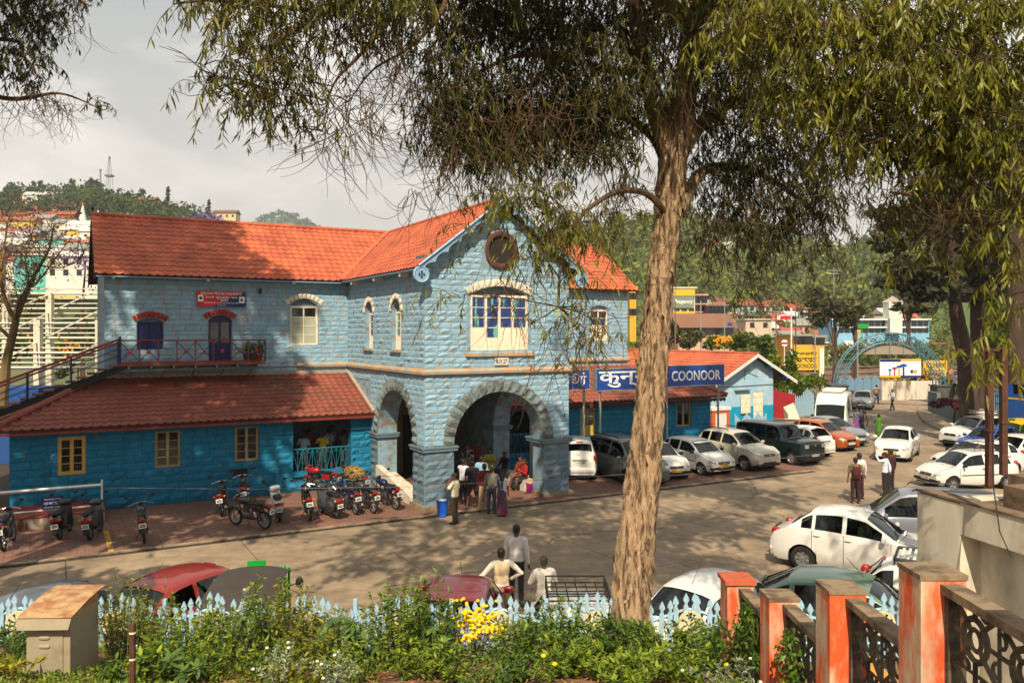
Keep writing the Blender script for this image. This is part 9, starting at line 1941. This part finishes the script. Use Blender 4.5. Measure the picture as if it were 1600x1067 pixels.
# left hillside, terraces of houses, rows low to high
for (py, d, n, x0, x1) in [(432, 168, 8, -60, 160), (420, 190, 8, -60, 165), (408, 212, 8, -70, 165), (396, 236, 8, -60, 160), (384, 262, 7, -60, 160), (374, 290, 6, -40, 150)]:
 for i in range(n):
  px = x0+(x1-x0)*(i+.5)/n+rh.uniform(-6, 6); ci = rh.choice([0, 0, 0, 1, 1, 4, 5, 7, 3]); ri = rh.choice([0, 1, 3, 3, 1]); add_house(px, py+rh.uniform(-3, 3), d+rh.uniform(-6, 6), rh.uniform(5.5, 12), rh.uniform(3.2, 6), ci, ri, 1 if rh.random() < .5 else 2, rh.random() < .5, 'on the lower left hillside')
for (px, py, d, w, h, ci, ri, wh) in [(50, 352, 330, 34, 4, 8, 0, 'in a long row on the left hill'), (52, 322, 370, 10, 5, 0, 3, 'among trees high on the left hill'), (72, 322, 372, 11, 5, 0, 1, 'beside its twin high on the left hill'), (62, 346, 345, 9, 4, 2, 0, 'above the long red roofed row'), (88, 346, 345, 10, 4, 2, 0, 'right above the long red roofed row'), (110, 340, 350, 11, 4, 6, 0, 'in the trees right of the twins'), (60, 362, 310, 9, 5, 0, 1, 'below the long red roofed row'), (158, 328, 380, 8, 4, 0, 0, 'near the masts'), (105, 368, 300, 26, 3, 1, 1, 'on the terrace below the chapel'), (225, 322, 395, 10, 3, 8, 4, 'under the skyline conifer'), (350, 342, 420, 12, 3, 1, 2, 'at the right end of the left hill'), (15, 372, 290, 16, 6, 7, 4, 'at the left picture edge halfway up')]: add_house(px, py, d, w, h, ci, ri, 1, True, wh)
ch = tag(empty('white_chapel', (0, 0, 0)), 'small white church with two pointed spires on the left hillside', 'church'); q = P3(138, 368, 300)
for (dx, hh_) in ((-2.0, 7), (3.6, 5.5)): b = MB(); b.boxc((q.x+dx, 300, q.z+hh_*.25), (2.2, 2.2, hh_*.9)); b.tube([(q.x+dx, 300, q.z+hh_*.7), (q.x+dx, 300, q.z+hh_*1.7)], [1.5, .05], 6); b.build('spire', hm((206, 200, 188)), ch)
b = MB(); b.boxc((q.x+1, 304, q.z+1.0), (7, 8, 5)); b.prism([(q.x-2.8, q.z+3.5), (q.x+4.8, q.z+3.5), (q.x+1, q.z+6.0)], 300, 308, 'y'); b.build('nave', hm((206, 200, 188)), ch)
bush('round green tree before the white church', 124, 370, 14, 11, 280, 700, L_green, .6, (0, .8), 'round_tree', 3)
# right town
for (py, d, n, x0, x1) in [(640, 190, 17, 1150, 1400), (640, 202, 20, 1130, 1420), (640, 214, 20, 1120, 1440), (640, 227, 18, 1100, 1440), (640, 240, 12, 1120, 1300), (640, 180, 9, 1250, 1480), (440, 330, 6, 1040, 1150)]:
 for i in range(n):
  px = x0+(x1-x0)*(i+.5)/n+rh.uniform(-6, 6); ci = rh.choice([0, 0, 2, 2, 3, 8, 6, 1, 4]); ri = rh.choice([0, 1, 3, 2, 4]); add_house(px, py+rh.uniform(-3, 3), d+rh.uniform(-5, 5), rh.uniform(2.4, 4.6), rh.uniform(1.6, 2.7), ci, ri, 1, rh.random() < .6, 'in the valley town right of the trunk')
def big(label, px0, px1, pyt, pyb, d, wallc, st, nw, roofc=None, cat='building', name='building', dp=9, gable=False):
 a, c = P3(px0, pyb, d), P3(px1, pyt, d); return house((a.x+c.x)/2, d, a.z, c.x-a.x, dp, c.z-a.z, hm(wallc), hm(roofc or wallc), st, gable, 0, label, None, nw, cat, name)
B1 = big('cream hotel with yellow band and grey name panel right of the trunk', 1052, 1086, 451, 500, 150, (190, 184, 160), 2, 3)
b = MB(); b.box(-2.0, 1.9, -.35, -.2, 4.4, 5.6); b.build('yellow_band', M_bky, B1); b = MB(); b.box(-2.1, 1.7, -.35, -.2, 2.2, 4.3); b.build('sign_panel', hm((112, 126, 110)), B1); text_obj('lettering', 'Regency', 1, M_sw, B1, Matrix.Translation((-.1, -.37, 3.3)) @ Matrix.Rotation(R(90), 4, 'X'), .01, width=3.2, height=.9)
b = MB(); b.box(-2.0, 1.9, -.35, -.2, .1, 1.6); b.build('yellow_panel', M_bky, B1)
big('pink three storey hotel beside the grey name panel', 1085, 1104, 462, 500, 152, (190, 138, 118), 3, 3); big('red brick balconied block left of the blue round sign', 1104, 1136, 478, 520, 150, (168, 100, 80), 4, 5, (120, 100, 90)); big('yellow poster building left of the trunk', 984, 994, 450, 500, 150, (200, 150, 40), 2, 2)
big('long low brown roofed row below the hotels', 1060, 1148, 512, 524, 140, (186, 150, 124), 1, 10, (120, 84, 62), gable=True); big('stone retaining wall block below the hillside', 1165, 1206, 500, 516, 190, (186, 170, 146), 1, 2); big('ochre sheds with grey roofs beside the signals', 1241, 1270, 525, 539, 130, (200, 150, 50), 1, 3, (140, 138, 130)); big('small ochre shed right of its larger twin', 1271, 1288, 527, 539, 130, (190, 150, 80), 1, 2, (140, 138, 130))
BL = big('long pale blue two storey building with white bands under the clock tower', 1300, 1452, 500, 521, 180, (120, 170, 196), 2, 16, (196, 200, 196), dp=8)
b = MB(); b.box(-9, 9.5, -1.0, -.1, 1.2, 1.5); b.box(-9, 9.5, -1.4, -.1, 2.9, 3.2); b.build('white_canopy', M_wpaint, BL)
CTW = tag(empty('clock_tower', (0, 0, 0)), 'white clock tower with small pagoda roof in the valley town', 'tower'); a, c = P3(1389, 500, 178), P3(1410, 472, 178); w_ = c.x-a.x; m_ = (a.x+c.x)/2
b = MB(); b.box(a.x, c.x, 178, 178+w_, a.z-3, c.z); b.build('shaft', hm((196, 200, 192)), CTW); b = MB(); b.tube([(m_, 178+w_/2, c.z), (m_, 178+w_/2, c.z+.5)], [w_*.85, w_*.55], 4); b.tube([(m_, 178+w_/2, c.z+.5), (m_, 178+w_/2, c.z+1.4)], [w_*.5, .05], 4); b.build('roof', hm((150, 140, 130)), CTW); b = MB(); b.lathe([(0, -.03), (.6, -.03), (.6, 0)], 14, axis='y', c=(m_, 178, c.z-1.0)); b.build('clock_face', M_seam, CTW); b = MB(); b.lathe([(0, -.06), (.45, -.06)], 14, axis='y', c=(m_, 178, c.z-1.0)); b.build('dial', M_sw, CTW)
for (lb, px0, px1, y0, y1, d, m) in [('green road sign before the blue building', 1338, 1357, 506, 513, 150, M_rg), ('blue round logo board by the red brick block', 1137, 1144, 504, 516, 140, M_sgb), ('small yellow board under the green sign', 1338, 1345, 515, 520, 150, M_bky)]: a, c = P3(px0, y1, d), P3(px1, y0, d); b = MB(); b.box(a.x, c.x, d, d+.1, a.z, c.z); b.boxc(((a.x+c.x)/2, d+.15, (a.z)/2), (.1, .1, a.z)); tag(b.build('board', m), lb, 'sign')
# ---- white steel frame of the platform roof at the left
PS = tag(empty('steel_frame_shed', (0, 0, 0)), 'white steel purlin frame of an unfinished roof at the left edge', 'frame'); M_ws = mat('white_steel', rgb(206, 198, 176), .6, .1, 2)
d0_ = 40
for i in range(17):
 f = i/16; d = 40+f*16; yy = 452+(575-452)*(1-f); z = P3(0, yy, d).z; a = P3(-160, 0, d).x; c = P3(162-4*f, 0, d).x; b = MB(); b.tube([(a, d, z), (c, d, z+.02)], .045 if i % 3 else .075, 4); b.build('purlin', M_ws, PS)
for i, px in enumerate((10, 60, 78, 156)):
 d = 44 if i % 2 else 50; q = P3(px, 460 if i % 2 == 0 else 500, d); b = MB(); b.boxc((q.x, d, q.z/2), (.35, .35, q.z)); b.build('column', M_ws, PS)
 b = MB(); b.tube([(q.x, 40, P3(0, 572, 40).z), (q.x, 56, P3(0, 452, 56).z)], .045, 4); b.build('rafter', M_ws, PS)
b = MB(); b.box(P3(-60, 0, 39).x, P3(60, 0, 39).x, 39, 41, 0, P3(0, 606, 39).z); tag(b.build('blue_hut', hm((24, 70, 130))), 'blue painted hut glimpsed under the outside stair', 'hut')
b = MB(); b.box(P3(60, 0, 60).x, P3(118, 0, 60).x, 60, 60.5, P3(0, 468, 60).z, P3(0, 463, 60).z); tag(b.build('yellow_banner', M_bky), 'yellow banner strip among the white steel purlins', 'banner')
for a_ in [('flowering bush under the white steel frame', 120, 545, 40, 22, 62, 900, L_green, .25, (.1, .9), 'bush', 1.5, M_orfl), ('bush behind the white steel columns', 60, 548, 36, 22, 64, 800, L_green, .25, (.1, .9), 'bush', 1.5, M_orfl), ('bush at the left edge behind the stair', 5, 545, 36, 24, 62, 700, L_green, .25, (.1, .8))]: bush(*a_)
# nearly bare tree at the left edge
BT = tag(empty('bare_tree', (0, 0, 0)), 'nearly bare spreading tree at the left edge before the white frame', 'tree'); M_bb2 = mat('olive_bark', rgb(112, 92, 54), .9, .2, 2, .4, 14); D_ = 36
LB = [(PL((5, 640, D_), (8, 580, D_), (18, 530, D_), (25, 500, D_)), .22, .15), (PL((25, 500, D_), (8, 470, D_), (2, 430, D_), (8, 380, D_+1), (14, 340, D_+1)), .12, .02), (PL((25, 500, D_), (45, 450, D_), (62, 415, D_-1), (78, 385, D_-1), (84, 350, D_-1)), .12, .02), (PL((45, 450, D_), (60, 440, D_+1), (90, 400, D_+1), (112, 372, D_+1)), .06, .01), (PL((18, 530, D_), (-10, 500, D_), (-30, 460, D_)), .1, .02), (PL((25, 500, D_), (30, 470, D_-1), (45, 440, D_-1), (40, 400, D_-1), (50, 370, D_-1)), .07, .01), (PL((62, 415, D_-1), (100, 418, D_-1), (132, 400, D_-1)), .04, .008), (PL((2, 430, D_), (-20, 390, D_)), .06, .01)]
lp = [limb(BT, p, a, c, M_bb2, 'trunk' if i == 0 else 'limb') for i, (p, a, c) in enumerate(LB)]; ap4 = np.array([list(p) for P in lp[1:] for p in P[4:]]); F4 = Foliage()
n = 230; P = ap4[npr.randint(0, len(ap4), n)]; dcur = npr.normal(0, 1, (n, 3)); dcur[:, 2] = np.abs(dcur[:, 2]); dcur /= np.linalg.norm(dcur, axis=1)[:, None]; pts = [P]
for i in range(6): pts.append(pts[-1]+dcur*.28); dcur = dcur+npr.normal(0, .25, (n, 3)); dcur /= np.linalg.norm(dcur, axis=1)[:, None]
pa_ = np.stack(pts, 1); V, F_ = tube_np(pa_, np.full(n, .018), np.full(n, .006), 3); np_mesh('twigs', V, F_, M_bb2, BT, kind='stuff')
tips = pa_[:, 4:].reshape(-1, 3); tips = tips[npr.rand(len(tips)) < .9]; V, F_, t = quad_cloud(np.repeat(tips, 2, 0)+npr.normal(0, .15, (len(tips)*2, 3)), .07, (0, 1)); np_mesh('leaves', V, F_, leafmat('rusty_yellow_leaf', rgb(130, 110, 40), rgb(196, 120, 50), .3), BT, t, kind='stuff')
jt = tips[npr.rand(len(tips)) < .14]; V, F_, t = quad_cloud(np.repeat(jt, 3, 0)+npr.normal(0, .12, (len(jt)*3, 3)), .09, (0, 1)); L_jac = leafmat('violet_blossom', rgb(112, 88, 150), rgb(160, 130, 190), .3); np_mesh('violet_blossom', V, F_, L_jac, BT, t, kind='stuff')
JR = tag(empty('jacaranda', (0, 0, 0)), 'violet flowering tree top showing over the main roof ridge', 'tree'); cloud_obj('blossom', [cl(296, 342, 16, 5, 62, 60, 1), cl(322, 337, 14, 8, 62, 60, 1), cl(340, 341, 8, 5, 62, 26, 1)], .15, L_jac, JR, kind='stuff'); limb(JR, PL((310, 620, 62), (312, 450, 62), (316, 345, 62)), .3, .05, M_barkd, 'trunk')
JR2 = tag(empty('jacaranda', (0, 0, 0)), 'violet flowering twigs beside the left gable end', 'tree'); cloud_obj('blossom', [cl(130, 405, 22, 22, 60, 90, 1), cl(100, 400, 20, 16, 60, 40, 1), cl(140, 440, 10, 20, 60, 40, 1)], .14, L_jac, JR2, kind='stuff'); limb(JR2, PL((130, 620, 60), (128, 500, 60), (134, 410, 60)), .2, .04, M_barkd, 'trunk')
# ------------------------------------------------------------------ air, and labels of look-alikes told apart by their order
M_hz = bpy.data.materials.new('hazy_air'); M_hz.use_nodes = True; t_ = M_hz.node_tree; t_.nodes.clear(); o_ = t_.nodes.new('ShaderNodeOutputMaterial'); v_ = t_.nodes.new('ShaderNodeVolumePrincipled')
v_.inputs['Color'].default_value = (.80, .88, 1.0, 1); v_.inputs['Density'].default_value = .00022; v_.inputs['Anisotropy'].default_value = .2; t_.links.new(v_.outputs[0], o_.inputs['Volume'])
b = MB(); b.box(-3100, 3100, -300, 4100, -70, 300); b.build('haze', M_hz, kind='stuff')
ORD = 'first second third fourth fifth sixth seventh eighth ninth tenth eleventh twelfth'.split(); D_ = {}
for o in SC.objects:
 if o.parent is None and o.get('label') and o.get('kind') is None: D_.setdefault(o['label'], []).append(o)
for lb, L_ in D_.items():
 if len(L_) < 2: continue
 L_.sort(key=lambda o: o.location.x/max(o.location.y, 1))
 for i, o in enumerate(L_[:12]):
  o['label'] = ' '.join(lb.split()[:11])+', '+ORD[i]+' from the left'
  if not o.get('group'): o['group'] = lb
